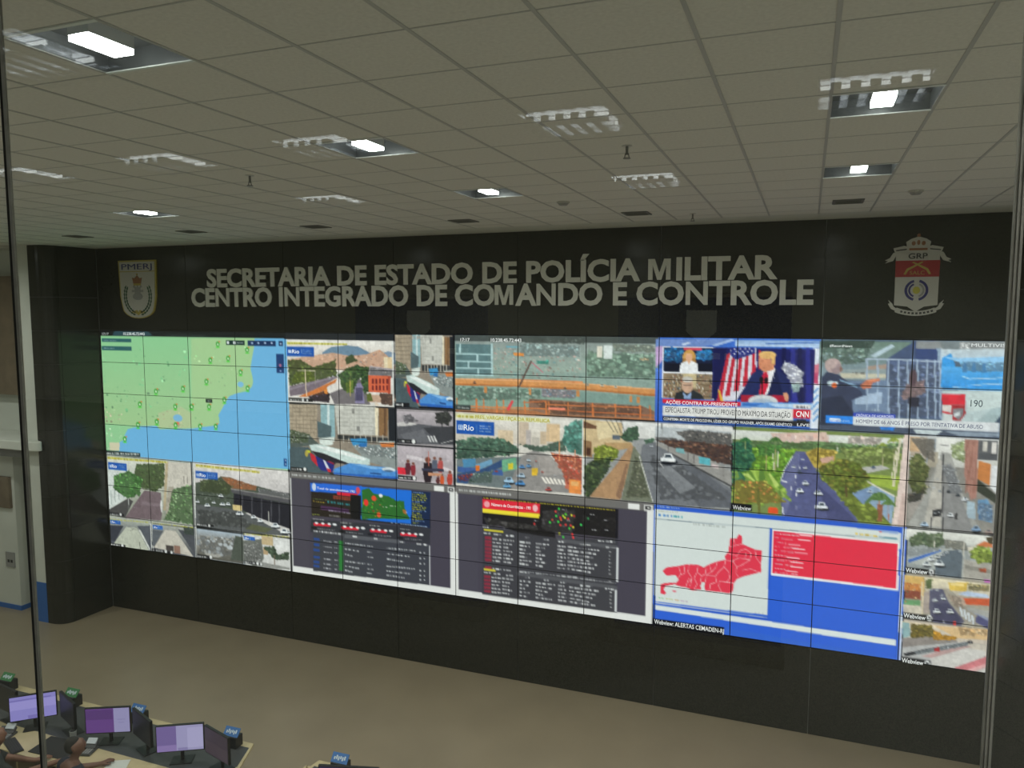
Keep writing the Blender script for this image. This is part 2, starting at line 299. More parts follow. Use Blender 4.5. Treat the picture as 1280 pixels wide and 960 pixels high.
# ------------------------------------------------------------------ display wall of 14 x 7 panels
OPS = '''P|101214|0,0,14000,0,14000,7000,0,7000
P|94cc98|0,170,4000,170,4000,4000,0,4000
G|8ecb96 a3c993|-40,166,2002,2999
P|a6cd96|2080,200,3403,171,3339,1586,3027,1803,2663,2430,2618,2837,2003,2973
P|b3c79a|1269,2548,1801,2297,2016,2485,2003,2948,1293,3017
F|c8c1a0 d2b99a|14,52,1196,2449,1798,2400,1930,2955,1254,3020
F|79c08a 86c892 9bd0a0|40,85,0,723,2007,252,1943,2491,-45,2984
F|b3d0a0 a2cc98 98c890|26,70,2079,250,3301,222,2958,1808,2078,2889
F|6fb886 7dbd88|12,53,408,1608,641,1700,538,2397,226,2207
F|7fb886|5,45,2583,1433,2799,1172,2867,1268,2651,1529
F|c9c7a6 cdbfa6|10,75,-7,2494,451,2617,360,2946,-4,2980
F|b9d8b0 a8d2a8|20,65,-29,3091,434,3100,288,3816,-17,3852
P|6fb4e2|3403,171,4051,167,4047,3958,-18,4103,10,3892,327,3855,337,3568,428,3488,474,3311,552,3116,792,3012,1218,2961,1292,3043,2003,2973,2223,2901,2565,2817,2627,2735,2609,2485,2673,2329,2777,2070,2851,1915,3027,1803,3234,1740,3322,1587,3349,1438,3329,1244,3300,1050,3340,755,3391,414
P|d2cdb0|86,3595,337,3584,328,3839,93,3866
E|7fbde0|3084,1542,61,79
E|7fb8dc|1717,2665,96,103
E|e27a6a|1712,2831,37,46
E|3da03c|2645,361,38,74
E|d9efd0|2645,371,17,39
E|d8803c|2678,291,20,24
E|58d24a|2643,460,49,24
E|3da03c|3244,515,37,73
E|d9efd0|3244,525,16,39
E|d8803c|3276,446,20,24
E|58d24a|3242,613,47,24
E|3da03c|2474,853,38,74
E|d9efd0|2474,863,17,39
E|d8803c|2508,782,21,24
E|58d24a|2471,953,49,25
E|3da03c|2854,784,38,74
E|d9efd0|2854,794,17,39
E|d8803c|2887,714,20,24
E|58d24a|2852,883,48,24
E|3da03c|3093,1172,37,73
E|d9efd0|3093,1182,17,39
E|d8803c|3125,1102,20,24
E|58d24a|3091,1271,47,24
E|3da03c|2372,1495,39,75
E|d9efd0|2372,1505,17,40
E|d8803c|2406,1423,21,25
E|58d24a|2369,1596,49,25
E|3da03c|3229,1642,37,73
E|d9efd0|3229,1652,17,39
E|d8803c|3261,1571,20,24
E|58d24a|3227,1740,47,24
E|3da03c|1862,1744,40,76
E|d9efd0|1861,1754,18,40
E|d8803c|1897,1670,22,25
E|58d24a|1859,1846,51,25
E|3da03c|1245,1872,41,78
E|d9efd0|1245,1882,19,41
E|d8803c|1282,1797,22,26
E|58d24a|1242,1976,53,26
E|3da03c|2744,2022,38,75
E|d9efd0|2743,2032,17,40
E|d8803c|2777,1950,20,25
E|58d24a|2741,2123,49,25
E|3da03c|867,2292,42,79
E|d9efd0|866,2302,19,42
E|d8803c|904,2215,23,26
E|58d24a|863,2397,54,26
E|3da03c|1672,2307,40,77
E|d9efd0|1671,2317,18,41
E|d8803c|1707,2232,22,25
E|58d24a|1668,2411,52,25
E|3da03c|2029,2279,40,76
E|d9efd0|2029,2289,18,40
E|d8803c|2064,2205,21,25
E|58d24a|2027,2381,51,25
E|3da03c|2409,2249,39,76
E|d9efd0|2409,2259,17,40
E|d8803c|2443,2176,21,25
E|58d24a|2406,2350,50,25
E|3da03c|801,2958,43,79
E|d9efd0|801,2969,19,42
E|d8803c|839,2881,23,26
E|58d24a|798,3065,54,26
E|3da03c|1234,2823,42,78
E|d9efd0|1234,2834,19,42
E|d8803c|1271,2746,22,26
E|58d24a|1231,2928,53,26
E|3da03c|1662,2887,41,78
E|d9efd0|1661,2898,18,41
E|d8803c|1697,2812,22,25
E|58d24a|1659,2991,52,26
E|3da03c|2198,2877,39,76
E|d9efd0|2198,2888,18,41
E|d8803c|2233,2803,21,25
E|58d24a|2195,2980,50,25
E|3da03c|2540,2845,39,76
E|d9efd0|2539,2855,17,40
E|d8803c|2573,2771,21,25
E|58d24a|2537,2946,49,25
E|3da03c|469,3446,43,80
E|d9efd0|469,3457,19,43
E|d8803c|508,3366,23,26
E|58d24a|466,3554,55,27
P|2c5f62|26,244,734,244,734,364,26,364
P|2c5f62|16,494,733,494,733,625,16,625
T|8fb0b0|42,76,312,375,320
T|8fb0b0|42,66,561,326,569
P|15302e|2822,243,3199,243,3199,385,2822,385
E|e8f0f0|2862,311,24,49
E|e8f0f0|2993,312,24,49
T|b8c4c4|39,3044,316,3164,318
P|16325c|3260,233,3832,233,3832,396,3260,396
P|16325c|3881,238,3969,238,3969,388,3881,388
E|a8bcd8|3350,313,23,33
E|a8bcd8|3477,310,23,33
E|a8bcd8|3614,306,23,33
E|a8bcd8|3746,303,23,33
E|a8bcd8|3925,318,19,33
P|1c3d70|3831,617,3978,617,3978,1162,3831,1162
E|b06a8c|3903,950,26,43
E|88a0cc|3907,1098,22,28
P|1c4a86|3924,3650,3986,3650,3986,3887,3924,3887
E|bcd0e8|3956,3710,13,29
E|bcd0e8|3957,3822,13,29
P|0f1a18|2344,2011,2484,2011,2484,2122,2344,2122
T|a0b0a8|45,2367,2075,2460,2073
P|23302f|-21,3869,821,3869,821,3990,-21,3990
T|cfd6d2|76,-1,3965,793,3908
P|14181a|0,0,4000,0,4000,170,0,170
P|2a4650|368,-52,1013,-139,1232,141,281,154
T|3c4a4c|30,1533,110,2440,113
P|a9ada2|0,4000,2000,4000,2000,6150,0,6150
G|d6d8ce 8f9486|20,4101,1967,5952
P|cfd6d2|20,4315,250,4285,519,4409,527,5307,-4,5821
L|8d9896|26,60,5165,62,5648
L|8d9896|26,157,5129,161,5546
L|8d9896|26,253,5093,260,5445
L|8d9896|26,348,5058,358,5344
L|8d9896|26,443,5022,455,5243
P|4d4c4c|-4,5821,486,5366,599,5454,385,6023,-10,5984
P|cac5ba|1402,4060,2006,4035,2000,4771,1413,4909
P|8a867e|1792,4470,1815,4470,1815,4706,1792,4706
P|8a867e|1865,4460,1887,4460,1887,4696,1865,4696
F|51663f 5f7448 465a38 6d7d52|70,78,718,4225,1363,4117,1360,4814,1147,5053,807,5000,625,4710
F|4f7f45 5f9450 3f6b3a 74a862|70,80,158,4670,517,4462,856,4678,762,5217,447,5372,142,5099
P|736469|882,5041,1259,5062,1269,5712,1231,5980,384,6034,677,5442
P|83747a|832,5417,1248,5429,1245,5518,789,5540
F|b8bcc0 9a9ca4 c9cac8|14,31,1000,4919,1263,4932,1255,5193,1011,5179
F|4a3f46 c0c0c4|12,32,598,5508,755,5429,707,5702,571,5725
P|b8a98c|1394,4061,1461,4053,1354,5619,1294,5630
P|a9a294|1437,4854,1563,4836,1535,5771,1345,5908,1354,5619
F|6f9060 89a87a 56784c 9ab58a 4a6a44|110,72,1523,4945,1984,4697,1978,5976,1307,5941,1429,5581
L|c8ccc8|21,486,5366,479,5793
E|d4d6d4|1257,5505,26,199
P|cdd08a|21,4059,1439,4040,1438,4092,18,4144
T|c8b93a|69,27,4111,1401,4076
P|1f57ae|31,4239,486,4239,486,4476,31,4476
P|dfe8f6|51,4326,104,4326,104,4414,51,4414
P|1f57ae|64,4342,72,4342,72,4398,64,4398
P|1f57ae|88,4339,95,4339,95,4394,88,4394
L|8fb0dd|7,281,4281,274,4460
T|a9c2e6|23,308,4310,455,4303
T|a9c2e6|23,306,4361,453,4354
T|a9c2e6|23,304,4412,452,4404
P|1c1d20|-15,5909,354,5909,354,5996,-15,5996
T|d0d2d0|54,6,5970,229,5964
E|d4d6d4|277,5945,27,48
P|1a1c1e|1965,4000,2000,4000,2000,6100,1965,6100
P|d9dcd8|1995,4000,2020,4000,2020,7000,1995,7000
P|cfccc9|2020,4000,4000,4000,4000,6000,2020,6000
G|dad6d4 c3bfbe|2064,4027,4019,4761
P|4a5348|2047,4637,2504,4471,2611,4356,2817,4377,3053,4492,3354,4547,4020,4713,4010,5245,2021,5584
P|8a6a52|2610,4371,2818,4362,3070,4475,3337,4564,3334,4696,2809,4701
F|c9784a d68a52 b06040 a8a08e|50,39,2679,4396,2919,4412,3353,4561,3317,4684,2810,4691
F|5d6b48 49573c 6d7458|50,60,2149,4546,2575,4411,2845,4646,2770,4906,2140,4902
F|8f8f90 c8c8c6 55585a|50,35,2067,4939,2805,4901,2937,5079,2060,5220
F|a8a8a8 6f7074|40,39,3385,4615,4021,4665,4017,4858,3382,4763
P|57565a|2809,4711,4018,4848,4015,4979,2840,4836
P|8f8d8c|2809,4701,4018,4829,4017,4858,2809,4731
P|26262e|2874,4850,4015,4993,4001,5731,3367,5503,2865,5240
L|4f4f56|39,3046,4812,3032,5412
L|4f4f56|39,3247,4837,3233,5466
L|4f4f56|39,3447,4862,3433,5521
L|4f4f56|39,3644,4887,3630,5574
L|4f4f56|38,3807,4907,3793,5618
P|5c5f60|2032,5301,2691,5319,3033,5372,3997,5951,3035,6039,2013,5995
F|6a6d6c 505352|40,92,2053,5476,2895,5435,3359,5850,2112,5926
P|5c6048|3228,5725,3659,5794,3490,5949,3089,5900
E|20242a|2082,5251,51,24
P|e8ecee|2031,5225,2047,5218,2058,5181,2099,5174,2111,5212,2124,5220,2123,5244,2030,5254
P|3a4650|2055,5218,2064,5190,2092,5185,2102,5212
E|20242a|2295,5341,70,34
P|e8ecee|2225,5305,2247,5296,2262,5245,2319,5236,2335,5287,2353,5298,2352,5332,2224,5346
P|3a4650|2258,5295,2271,5257,2309,5251,2322,5287
E|20242a|2437,5216,46,22
P|e8ecee|2391,5192,2405,5186,2415,5152,2452,5146,2463,5181,2475,5188,2474,5210,2390,5219
P|3a4650|2413,5186,2421,5160,2446,5156,2455,5180
E|20242a|2630,5248,65,31
P|e8ecee|2565,5214,2585,5206,2600,5158,2652,5150,2667,5198,2683,5208,2683,5240,2564,5253
P|3a4650|2596,5205,2608,5169,2643,5164,2655,5198
E|20242a|2751,5223,57,28
P|e8ecee|2694,5193,2712,5186,2724,5144,2770,5136,2783,5179,2798,5188,2797,5216,2693,5227
P|3a4650|2721,5185,2731,5154,2762,5149,2773,5179
E|20242a|2601,5002,57,28
P|e8ecee|2543,4972,2561,4964,2574,4922,2620,4915,2633,4958,2648,4967,2647,4995,2542,5005
P|3a4650|2571,4964,2581,4932,2612,4927,2623,4957
E|20242a|2988,5486,82,40
P|e8ecee|2905,5443,2931,5432,2949,5371,3015,5359,3034,5421,3055,5434,3054,5475,2904,5493
P|3a4650|2944,5431,2959,5385,3004,5378,3020,5421
E|20242a|3272,5538,62,31
P|e8ecee|3209,5505,3229,5497,3242,5450,3293,5441,3308,5488,3323,5498,3323,5529,3208,5543
P|3a4650|3239,5496,3250,5461,3284,5455,3296,5488
E|20242a|3411,5627,62,31
P|e8ecee|3348,5595,3367,5586,3381,5539,3431,5530,3446,5577,3461,5587,3461,5618,3347,5632
P|3a4650|3378,5585,3389,5550,3423,5544,3434,5577
E|20242a|3719,5739,90,45
P|e8ecee|3628,5692,3656,5679,3675,5611,3748,5598,3769,5667,3792,5681,3791,5726,3627,5747
P|3a4650|3671,5678,3687,5627,3736,5618,3753,5666
E|20242a|3895,5890,92,47
P|e8ecee|3802,5841,3831,5828,3851,5757,3925,5743,3947,5814,3971,5829,3970,5876,3801,5898
P|3a4650|3846,5827,3862,5773,3913,5764,3931,5814
E|20242a|3972,5872,53,27
P|e8ecee|3919,5844,3935,5836,3947,5795,3989,5787,4002,5828,4016,5837,4015,5864,3918,5877
P|3a4650|3944,5835,3953,5805,3982,5799,3993,5828
P|d9c48a|2839,5185,3023,5185,3019,5364,2849,5363
L|c9c8c0|29,3577,5270,3581,5710
P|d6d29a|2063,4043,3430,4082,3429,4150,2061,4144
T|c2b532|65,2077,4081,3413,4123
P|1f57ae|2054,4256,2538,4256,2538,4481,2054,4481
P|dfe8f6|2076,4341,2134,4341,2134,4427,2076,4427
P|1f57ae|2091,4357,2099,4357,2099,4411,2091,4411
P|1f57ae|2116,4353,2124,4353,2124,4408,2116,4408
L|8fb0dd|8,2319,4294,2315,4469
T|a9c2e6|23,2348,4322,2504,4312
T|a9c2e6|23,2346,4371,2503,4361
T|a9c2e6|23,2345,4421,2501,4411
P|1c1d20|2023,5901,2413,5901,2413,5974,2023,5974
T|d0d2d0|56,2040,5949,2268,5949
E|d4d6d4|2315,5941,24,46
P|4c4f58|0,6150,1000,6150,1000,7000,0,7000
G|9ea39c 4a4d55|0,6144,958,6823
P|b9bdae|394,6332,656,6295,950,7063,31,7034,161,6764
P|3c3f48|-7,6335,336,6300,98,6858,-26,6855
P|565a62|670,6239,978,6183,958,6823
P|c9ccc6|692,6368,743,6359,954,6930,951,7037
F|6a6d66 8f9288|14,43,377,6239,690,6209,643,6458,409,6448
L|5a5d56|26,710,6765,719,7057
P|1f57ae|8,6143,266,6143,266,6270,8,6270
P|dfe8f6|19,6193,49,6193,49,6243,19,6243
P|1f57ae|27,6202,31,6202,31,6234,27,6234
P|1f57ae|40,6200,44,6200,44,6232,40,6232
L|8fb0dd|4,149,6161,146,6266
T|a9c2e6|13,165,6178,249,6170
T|a9c2e6|13,164,6207,247,6199
T|a9c2e6|13,162,6237,246,6228
T|c9c63c|32,0,6134,963,6070
P|1c1d20|-29,6937,357,6937,357,7039,-29,7039
T|d8dad8|65,-7,6987,232,6983
E|d4d6d4|284,6984,31,54
P|55585e|1020,6070,2000,6070,2000,7000,1020,7000
P|d9dcd8|985,6100,1020,6100,1020,7000,985,7000
G|a9aca4 5a5c60|1019,6097,1961,6830
P|c2bdb2|1316,6253,1558,6234,1946,6999,1032,6887
P|5d6268|1017,6282,1277,6286,1053,6804,1000,6814
P|4d5056|1615,6172,1978,6207,1967,6881
F|3e4a42 54605a|24,46,1747,6044,1983,6052,1976,6311,1758,6300
P|4a4442|1319,6740,1500,6740,1500,6924,1319,6924
P|8f6f62|1507,6714,1647,6714,1647,6973,1507,6973
T|c9c63c|31,1024,6080,1965,6056
P|1f57ae|1029,6142,1267,6142,1267,6257,1029,6257
P|dfe8f6|1040,6188,1067,6188,1067,6234,1040,6234
P|1f57ae|1047,6196,1051,6196,1051,6226,1047,6226
P|1f57ae|1059,6194,1063,6194,1063,6223,1059,6223
L|8fb0dd|4,1159,6158,1156,6254
T|a9c2e6|12,1173,6173,1251,6165
T|a9c2e6|12,1172,6200,1250,6192
T|a9c2e6|12,1172,6227,1249,6219
P|1c1d20|996,6921,1479,6921,1479,7007,996,7007
T|d8dad8|64,1018,6970,1256,6964
E|d4d6d4|1313,6952,30,53
E|d4d6d4|1447,6961,26,47
P|8f959a|2030,6060,3060,6060,3060,7000,2030,7000
G|a8b6c2 8c8a84|2029,6069,3026,6412
G|8c8a84 57564f|2014,6602,3013,6992
E|a3a29c|2379,6591,247,308
F|7a7a76 8f8e88 9fa5a8|40,134,2102,6287,2945,6227,2931,6833,2088,6804
P|4f564e|2878,6139,3032,6160,3015,6917,2756,6921
P|1c1d20|2014,6897,2351,6897,2351,7007,2014,7007
T|d8dad8|62,2026,6961,2263,6953
E|e4e6e4|2324,6935,28,56
E|e4e6e4|2597,7036,45,35
P|d3d4d2|3060,6030,4000,6030,4000,7000,3060,7000
G|dedfdd c9c9c6|3032,6135,3995,6953
P|6f726c|3029,6261,3420,6135,3458,6723,3334,7048,3015,6917
F|9a9c98 4c4f4c c9cac8|60,45,3044,6358,3384,6241,3403,6933,3033,6862
P|c7b28c|3422,6036,3655,6036,3655,6306,3422,6306
P|b39a78|3448,6377,3543,6377,3543,6606,3448,6606
P|8f908c|3338,6848,3980,6907,3979,6966,3300,7031
F|4c5f4a 3b4a3a 5d6f58|60,64,3448,6377,3681,6306,3742,6564,3973,6419,3968,6664,3673,6727
L|6b5a48|29,3669,6579,3670,6876
T|d2cd50|35,3045,6048,3997,5985
P|1f57ae|3043,6108,3284,6108,3284,6221,3043,6221
P|dfe8f6|3054,6154,3083,6154,3083,6199,3054,6199
P|1f57ae|3062,6162,3066,6162,3066,6192,3062,6192
P|1f57ae|3074,6160,3078,6160,3078,6189,3074,6189
L|8fb0dd|4,3175,6123,3173,6219
T|a9c2e6|12,3189,6137,3267,6129
T|a9c2e6|12,3188,6165,3266,6156
T|a9c2e6|12,3188,6192,3266,6183
P|1c1d20|3032,6888,3419,6888,3419,6970,3032,6970
T|d8dad8|60,3045,6930,3269,6922
E|e4e6e4|3320,6921,27,50
E|e4e6e4|3393,6926,23,45
P|e2ded8|4030,190,5980,190,5980,2000,4030,2000
G|e9e6e0 cfc5ba|4035,196,6006,1005
P|6f8ba2|4710,544,4883,385,5158,331,5368,358,5574,525,5808,607,5806,743,4723,740
P|7f93a8|5750,564,5896,469,6017,510,6014,824,5747,791
P|c9a48c|4072,766,4410,667,4911,547,5214,629,5514,572,5751,428,5895,604,6013,914,6011,1185,5449,1032,4966,1009,4066,1100
B|d8b49c c08e74 e6cdb8 a8806a b8a090 cf9c84 8f8a88|190,38,47,4089,765,4911,570,5454,620,5751,451,6007,915,6005,1140,5509,1029,4936,964,4085,956
F|52603a 5d6b3c 45552f 6b7a42|90,71,4049,790,4281,757,4531,983,4970,730,4979,1195,4588,1334,4059,1508
F|71823a 7d8c44 66762f|40,62,4195,1118,4562,1052,4563,1382,4109,1433
F|54683e 48603a|16,46,5123,678,5245,582,5363,761,5151,862
P|7a6e78|4058,1541,4652,1307,4933,1197,5000,1222,4680,1503,4360,1742,4069,1829
P|8f8590|4057,1589,4932,1207,4947,1234,4072,1651
P|cf7a40|4237,1827,4680,1503,4978,1265,4945,1383,4805,1486,4756,1606,4551,1729,4391,1825
P|5a3a2c|4519,1750,4772,1605,4832,1719,4830,1907,4516,1930
P|d8883f|4725,1594,4788,1557,4801,1721,4739,1702
F|3d2f34 6a5c72 241f24|30,42,4423,1794,4833,1695,4829,1954,4484,1933
P|746f72|4833,1695,5019,1566,5265,1411,5357,1221,5461,1353,5530,1809,5573,1953,4921,1994
P|8d86a8|5296,1363,5416,1356,5469,1929,5288,1943
P|54506a|5309,1501,5429,1493,5440,1862,5289,1873
F|3f5a34 4d6a3c 355030 5f7a44 2f4a30|130,79,4994,1171,5150,954,5362,876,5584,934,5562,1577,5472,1675,5387,1219,5231,1691,5081,1562
F|6f8a3a 7f9844|24,55,5129,1373,5267,1272,5262,1643,5141,1651
P|e3caa0|5822,634,5995,634,5995,960,5822,960
P|e9d9b8|5830,642,5891,642,5891,947,5830,947
P|a8a0a4|5570,889,6013,960,6011,1185,5537,1165
F|8f8a90 c8bcb0 6a707c|30,36,5584,934,6006,1005,6005,1186,5567,1118
P|d96a48|5537,1142,5931,1142,5931,1607,5537,1607
P|b55038|5889,1146,5942,1144,5937,1620,5885,1624
P|7a2f2c|5602,1230,5638,1230,5638,1370,5602,1370
P|7a2f2c|5666,1227,5703,1227,5703,1366,5666,1366
P|7a2f2c|5731,1223,5768,1223,5768,1362,5731,1362
P|7a2f2c|5796,1220,5832,1220,5832,1359,5796,1359
P|7a2f2c|5860,1216,5896,1216,5896,1355,5860,1355
P|7a2f2c|5599,1414,5636,1414,5636,1553,5599,1553
P|7a2f2c|5664,1410,5701,1410,5701,1549,5664,1549
P|7a2f2c|5729,1406,5766,1406,5766,1545,5729,1545
P|7a2f2c|5794,1402,5830,1402,5830,1541,5794,1541
P|7a2f2c|5858,1398,5894,1398,5894,1537,5858,1537
P|c8a890|5531,1671,6004,1671,6004,1888,5531,1888
P|5f6a34|5502,1673,5576,1622,5618,1848,5514,1879
F|4c3a34 8a6a58|24,41,5739,1611,6001,1638,5998,1957,5765,1929
P|e8d8c4|5663,1845,5735,1977,5647,1984
L|e6d3b8|28,4372,1028,4391,1806
L|d8ccb8|19,4228,1073,4568,1066
L|c9b060|18,5215,1090,5206,1749
L|9a9488|14,4686,1079,4684,1211
L|9a9488|14,4567,1085,4568,1453
E|20242a|4841,1287,20,10
P|e8ecee|4820,1274,4827,1272,4831,1256,4847,1255,4852,1272,4857,1276,4857,1286,4820,1286
P|3a4650|4830,1272,4833,1260,4845,1260,4849,1271
E|20242a|4904,1214,20,10
P|e8ecee|4883,1200,4890,1198,4894,1183,4910,1182,4915,1198,4920,1202,4920,1213,4883,1213
P|3a4650|4893,1198,4896,1187,4907,1186,4911,1198
E|20242a|4981,1191,20,10
P|e8ecee|4960,1177,4967,1175,4971,1160,4987,1159,4992,1176,4997,1180,4997,1190,4960,1190
P|3a4650|4970,1175,4974,1164,4985,1164,4988,1175
P|d8d68c|4033,253,5171,281,5170,326,4032,339
T|bdb43a|52,4046,300,5158,304
P|1f57ae|4031,396,4552,396,4552,672,4031,672
P|dfe8f6|4056,483,4118,483,4118,576,4056,576
P|1f57ae|4072,501,4081,501,4081,556,4072,556
P|1f57ae|4098,500,4108,500,4108,555,4098,555
L|8fb0dd|9,4316,461,4312,637
T|a9c2e6|23,4346,492,4513,498
T|a9c2e6|23,4346,542,4512,548
T|a9c2e6|23,4345,591,4512,597
P|1a1a1c|4042,1869,4515,1869,4515,1959,4042,1959
T|d0d2d0|43,4061,1935,4277,1929
E|d8dad8|4319,1916,25,47
E|d8dad8|4405,1920,19,38
P|8f8578|6015,17,7009,17,7009,1928,6015,1928
P|ab9d88|6015,31,6284,20,6268,1055,6016,855
L|857a68|18,6022,129,6278,100
L|857a68|18,6021,238,6277,217
L|857a68|18,6020,346,6276,334
L|857a68|18,6019,455,6276,451
L|857a68|18,6018,564,6275,567
L|857a68|18,6017,673,6274,685
L|857a68|18,6016,782,6273,802
L|877b6a|13,6047,37,6039,898
L|877b6a|13,6082,35,6074,894
L|877b6a|13,6117,32,6109,891
L|877b6a|13,6152,29,6144,887
L|877b6a|13,6186,27,6179,883
L|877b6a|13,6221,24,6214,880
L|877b6a|13,6255,22,6249,876
P|8f8578|6279,20,6310,20,6310,645,6279,645
P|8fb2b8|6315,8,6449,8,6449,901,6315,901
P|cfe0e0|6377,4,6401,2,6395,816,6371,819
P|56686c|6280,468,6412,591,6409,950,6284,918
P|c6c6be|6447,16,6822,14,6825,809,6473,809
L|a6a69e|13,6454,140,6821,129
L|a6a69e|13,6453,252,6821,239
L|a6a69e|13,6452,363,6820,349
L|a6a69e|13,6452,475,6820,460
L|a6a69e|13,6451,587,6819,570
L|a6a69e|13,6450,699,6819,681
L|b0b0a8|13,6486,27,6485,816
L|b0b0a8|13,6532,23,6531,812
L|b0b0a8|13,6578,20,6578,807
L|b0b0a8|13,6624,16,6624,802
L|b0b0a8|13,6670,13,6670,798
L|b0b0a8|13,6716,9,6716,793
L|b0b0a8|13,6761,6,6762,788
L|b0b0a8|13,6807,2,6807,784
P|8d8d88|6601,93,6630,93,6630,237,6601,237
P|8d8d88|6644,569,6674,569,6674,708,6644,708
P|ece0c2|6817,59,6847,56,6841,816,6816,818
P|8d6c4a|6852,65,6938,67,6928,807,6850,806
P|6a4f38|6897,61,6920,59,6913,808,6894,810
P|22262a|6938,49,7013,49,7013,1019,6938,1019
P|3a3c3c|6472,818,6930,818,6930,983,6472,983
L|b8b4a8|22,6519,826,6518,1028
L|b8b4a8|22,6571,821,6570,1022
L|b8b4a8|22,6624,816,6623,1017
L|b8b4a8|22,6676,810,6675,1011
L|b8b4a8|22,6728,805,6727,1005
L|b8b4a8|22,6780,800,6779,1000
L|b8b4a8|22,6832,795,6831,994
L|b8b4a8|22,6883,789,6882,989
P|56605c|6013,855,6191,837,6299,1097,6012,1219
F|4c6038 7a8a6a c8cac4 3a4a34|36,45,6014,719,6206,835,6189,1063,6017,1082
P|4d5d62|6009,1197,6188,1177,6418,1987,6003,1953
P|8c9492|6595,1064,7013,1019,7010,1727,6730,1496
F|c2c8c6 dfe4e2 8a9896 6a7a7c|60,53,6610,1063,7005,1108,7004,1418,6731,1317
P|c9d2cc|6292,939,6441,879,6440,991,6299,1052
E|d8e2dc|6362,1036,62,72
P|3f8fc4|6580,923,6734,889,6741,1004,6610,1090
P|2f6fae|6672,1011,6741,1004,6732,1116,6656,1111
P|d07a40|6855,992,6991,977,6984,1092,6873,1096
P|b0b8b4|6847,957,6998,941,6998,985,6840,1002
P|c6d8d4|6196,1117,6299,1079,6578,1268,6761,1438,6760,1590,6699,1643,6591,1612,6313,1330,6219,1264
P|e8efec|6236,1126,6392,1154,6731,1429,6700,1477,6360,1248
P|2a2a30|6219,1278,6328,1328,6606,1628,6452,1584,6420,1670,6311,1548
P|c42f3c|6199,1312,6241,1384,6303,1617,6270,1698,6216,1537
P|8a2440|6311,1548,6420,1670,6436,1586,6389,1538
P|2b327c|6257,1409,6436,1650,6415,1842,6309,1811,6275,1688
P|d8dce8|6324,1501,6350,1543,6403,1835,6372,1839
P|c8303c|6360,1745,6396,1754,6403,1844,6372,1848
P|4f8ed2|6422,1760,6576,1569,6791,1622,6943,1639,7010,1710,7009,1941,6434,1903
P|2f66ba|6415,1842,6667,1863,7009,1883,7009,1950,6434,1921
P|7fb4e6|6576,1582,6791,1631,6912,1674,6790,1712
P|1f3f78|6759,1796,6866,1818,6866,1854,6759,1832
E|dfe8ec|6935,1702,60,57
E|4a6a8c|6935,1737,45,31
E|c8cc3a|6187,1299,25,40
E|b8a850|6170,1360,15,81
T|b8b8b0|89,6307,85,6769,62
P|1a1a1c|6007,1860,6253,1860,6253,1964,6007,1964
T|d8dad8|55,6016,1919,6102,1921
E|e0e2e0|6126,1918,15,50
P|8f8578|4049,2037,6023,2037,6023,3950,4049,3950
P|ab9d88|4049,2052,4593,2020,4560,3120,4049,2933
L|857a68|19,4063,2157,4583,2106
L|857a68|19,4061,2273,4581,2230
L|857a68|19,4059,2389,4579,2354
L|857a68|19,4057,2505,4577,2478
L|857a68|19,4055,2622,4575,2602
L|857a68|19,4052,2738,4573,2726
L|857a68|19,4050,2855,4571,2851
L|877b6a|14,4114,2057,4097,2976
L|877b6a|14,4185,2051,4169,2969
L|877b6a|14,4256,2046,4240,2962
L|877b6a|14,4326,2040,4311,2954
L|877b6a|14,4397,2035,4381,2947
L|877b6a|14,4467,2029,4452,2939
L|877b6a|14,4536,2024,4522,2932
P|8f8578|4584,2020,4646,2020,4646,2681,4584,2681
P|8fb2b8|4656,2005,4923,2005,4923,2938,4656,2938
P|cfe0e0|4782,1996,4828,1992,4816,2854,4769,2859
P|56686c|4586,2496,4850,2614,4845,2994,4594,2973
P|c6c6be|4921,2004,5661,1974,5667,2804,4971,2838
L|a6a69e|14,4935,2134,5660,2094
L|a6a69e|14,4933,2252,5659,2209
L|a6a69e|14,4931,2370,5658,2324
L|a6a69e|14,4930,2488,5656,2439
L|a6a69e|14,4928,2606,5655,2555
L|a6a69e|14,4926,2724,5654,2671
L|b0b0a8|14,4998,2012,4996,2845
L|b0b0a8|14,5090,2005,5088,2836
L|b0b0a8|14,5182,1997,5180,2826
L|b0b0a8|13,5273,1990,5271,2817
L|b0b0a8|13,5363,1983,5362,2807
L|b0b0a8|13,5453,1976,5453,2798
L|b0b0a8|13,5543,1969,5543,2789
L|b0b0a8|13,5632,1962,5632,2779
P|8d8d88|5226,2073,5285,2073,5285,2222,5226,2222
P|8d8d88|5311,2570,5369,2570,5369,2713,5311,2713
P|ece0c2|5652,2021,5711,2016,5697,2810,5649,2815
P|8d6c4a|5720,2024,5887,2020,5868,2792,5715,2799
P|6a4f38|5808,2017,5852,2014,5838,2795,5800,2799
P|22262a|5887,2002,6032,2002,6032,3004,5887,3004
P|3a3c3c|4971,2848,5872,2848,5872,2976,4971,2976
L|b8b4a8|23,5063,2852,5060,3065
L|b8b4a8|23,5168,2841,5165,3053
L|b8b4a8|23,5271,2831,5269,3042
L|b8b4a8|23,5374,2820,5372,3031
L|b8b4a8|23,5477,2809,5474,3019
L|b8b4a8|23,5578,2799,5576,3008
L|b8b4a8|23,5679,2788,5677,2997
L|b8b4a8|23,5780,2778,5778,2986
P|56605c|4042,2934,4405,2896,4623,3161,4042,3323
F|4c6038 7a8a6a c8cac4 3a4a34|36,48,4045,2788,4437,2893,4401,3137,4051,3176
P|4d5d62|4036,3299,4399,3258,4860,4089,4021,4108
P|8c9492|5213,3095,6032,3004,6025,3741,5480,3533
F|c2c8c6 dfe4e2 8a9896 6a7a7c|60,56,5244,3092,6016,3098,6014,3420,5482,3345
P|c9d2cc|4610,2995,4908,2916,4906,3034,4623,3113
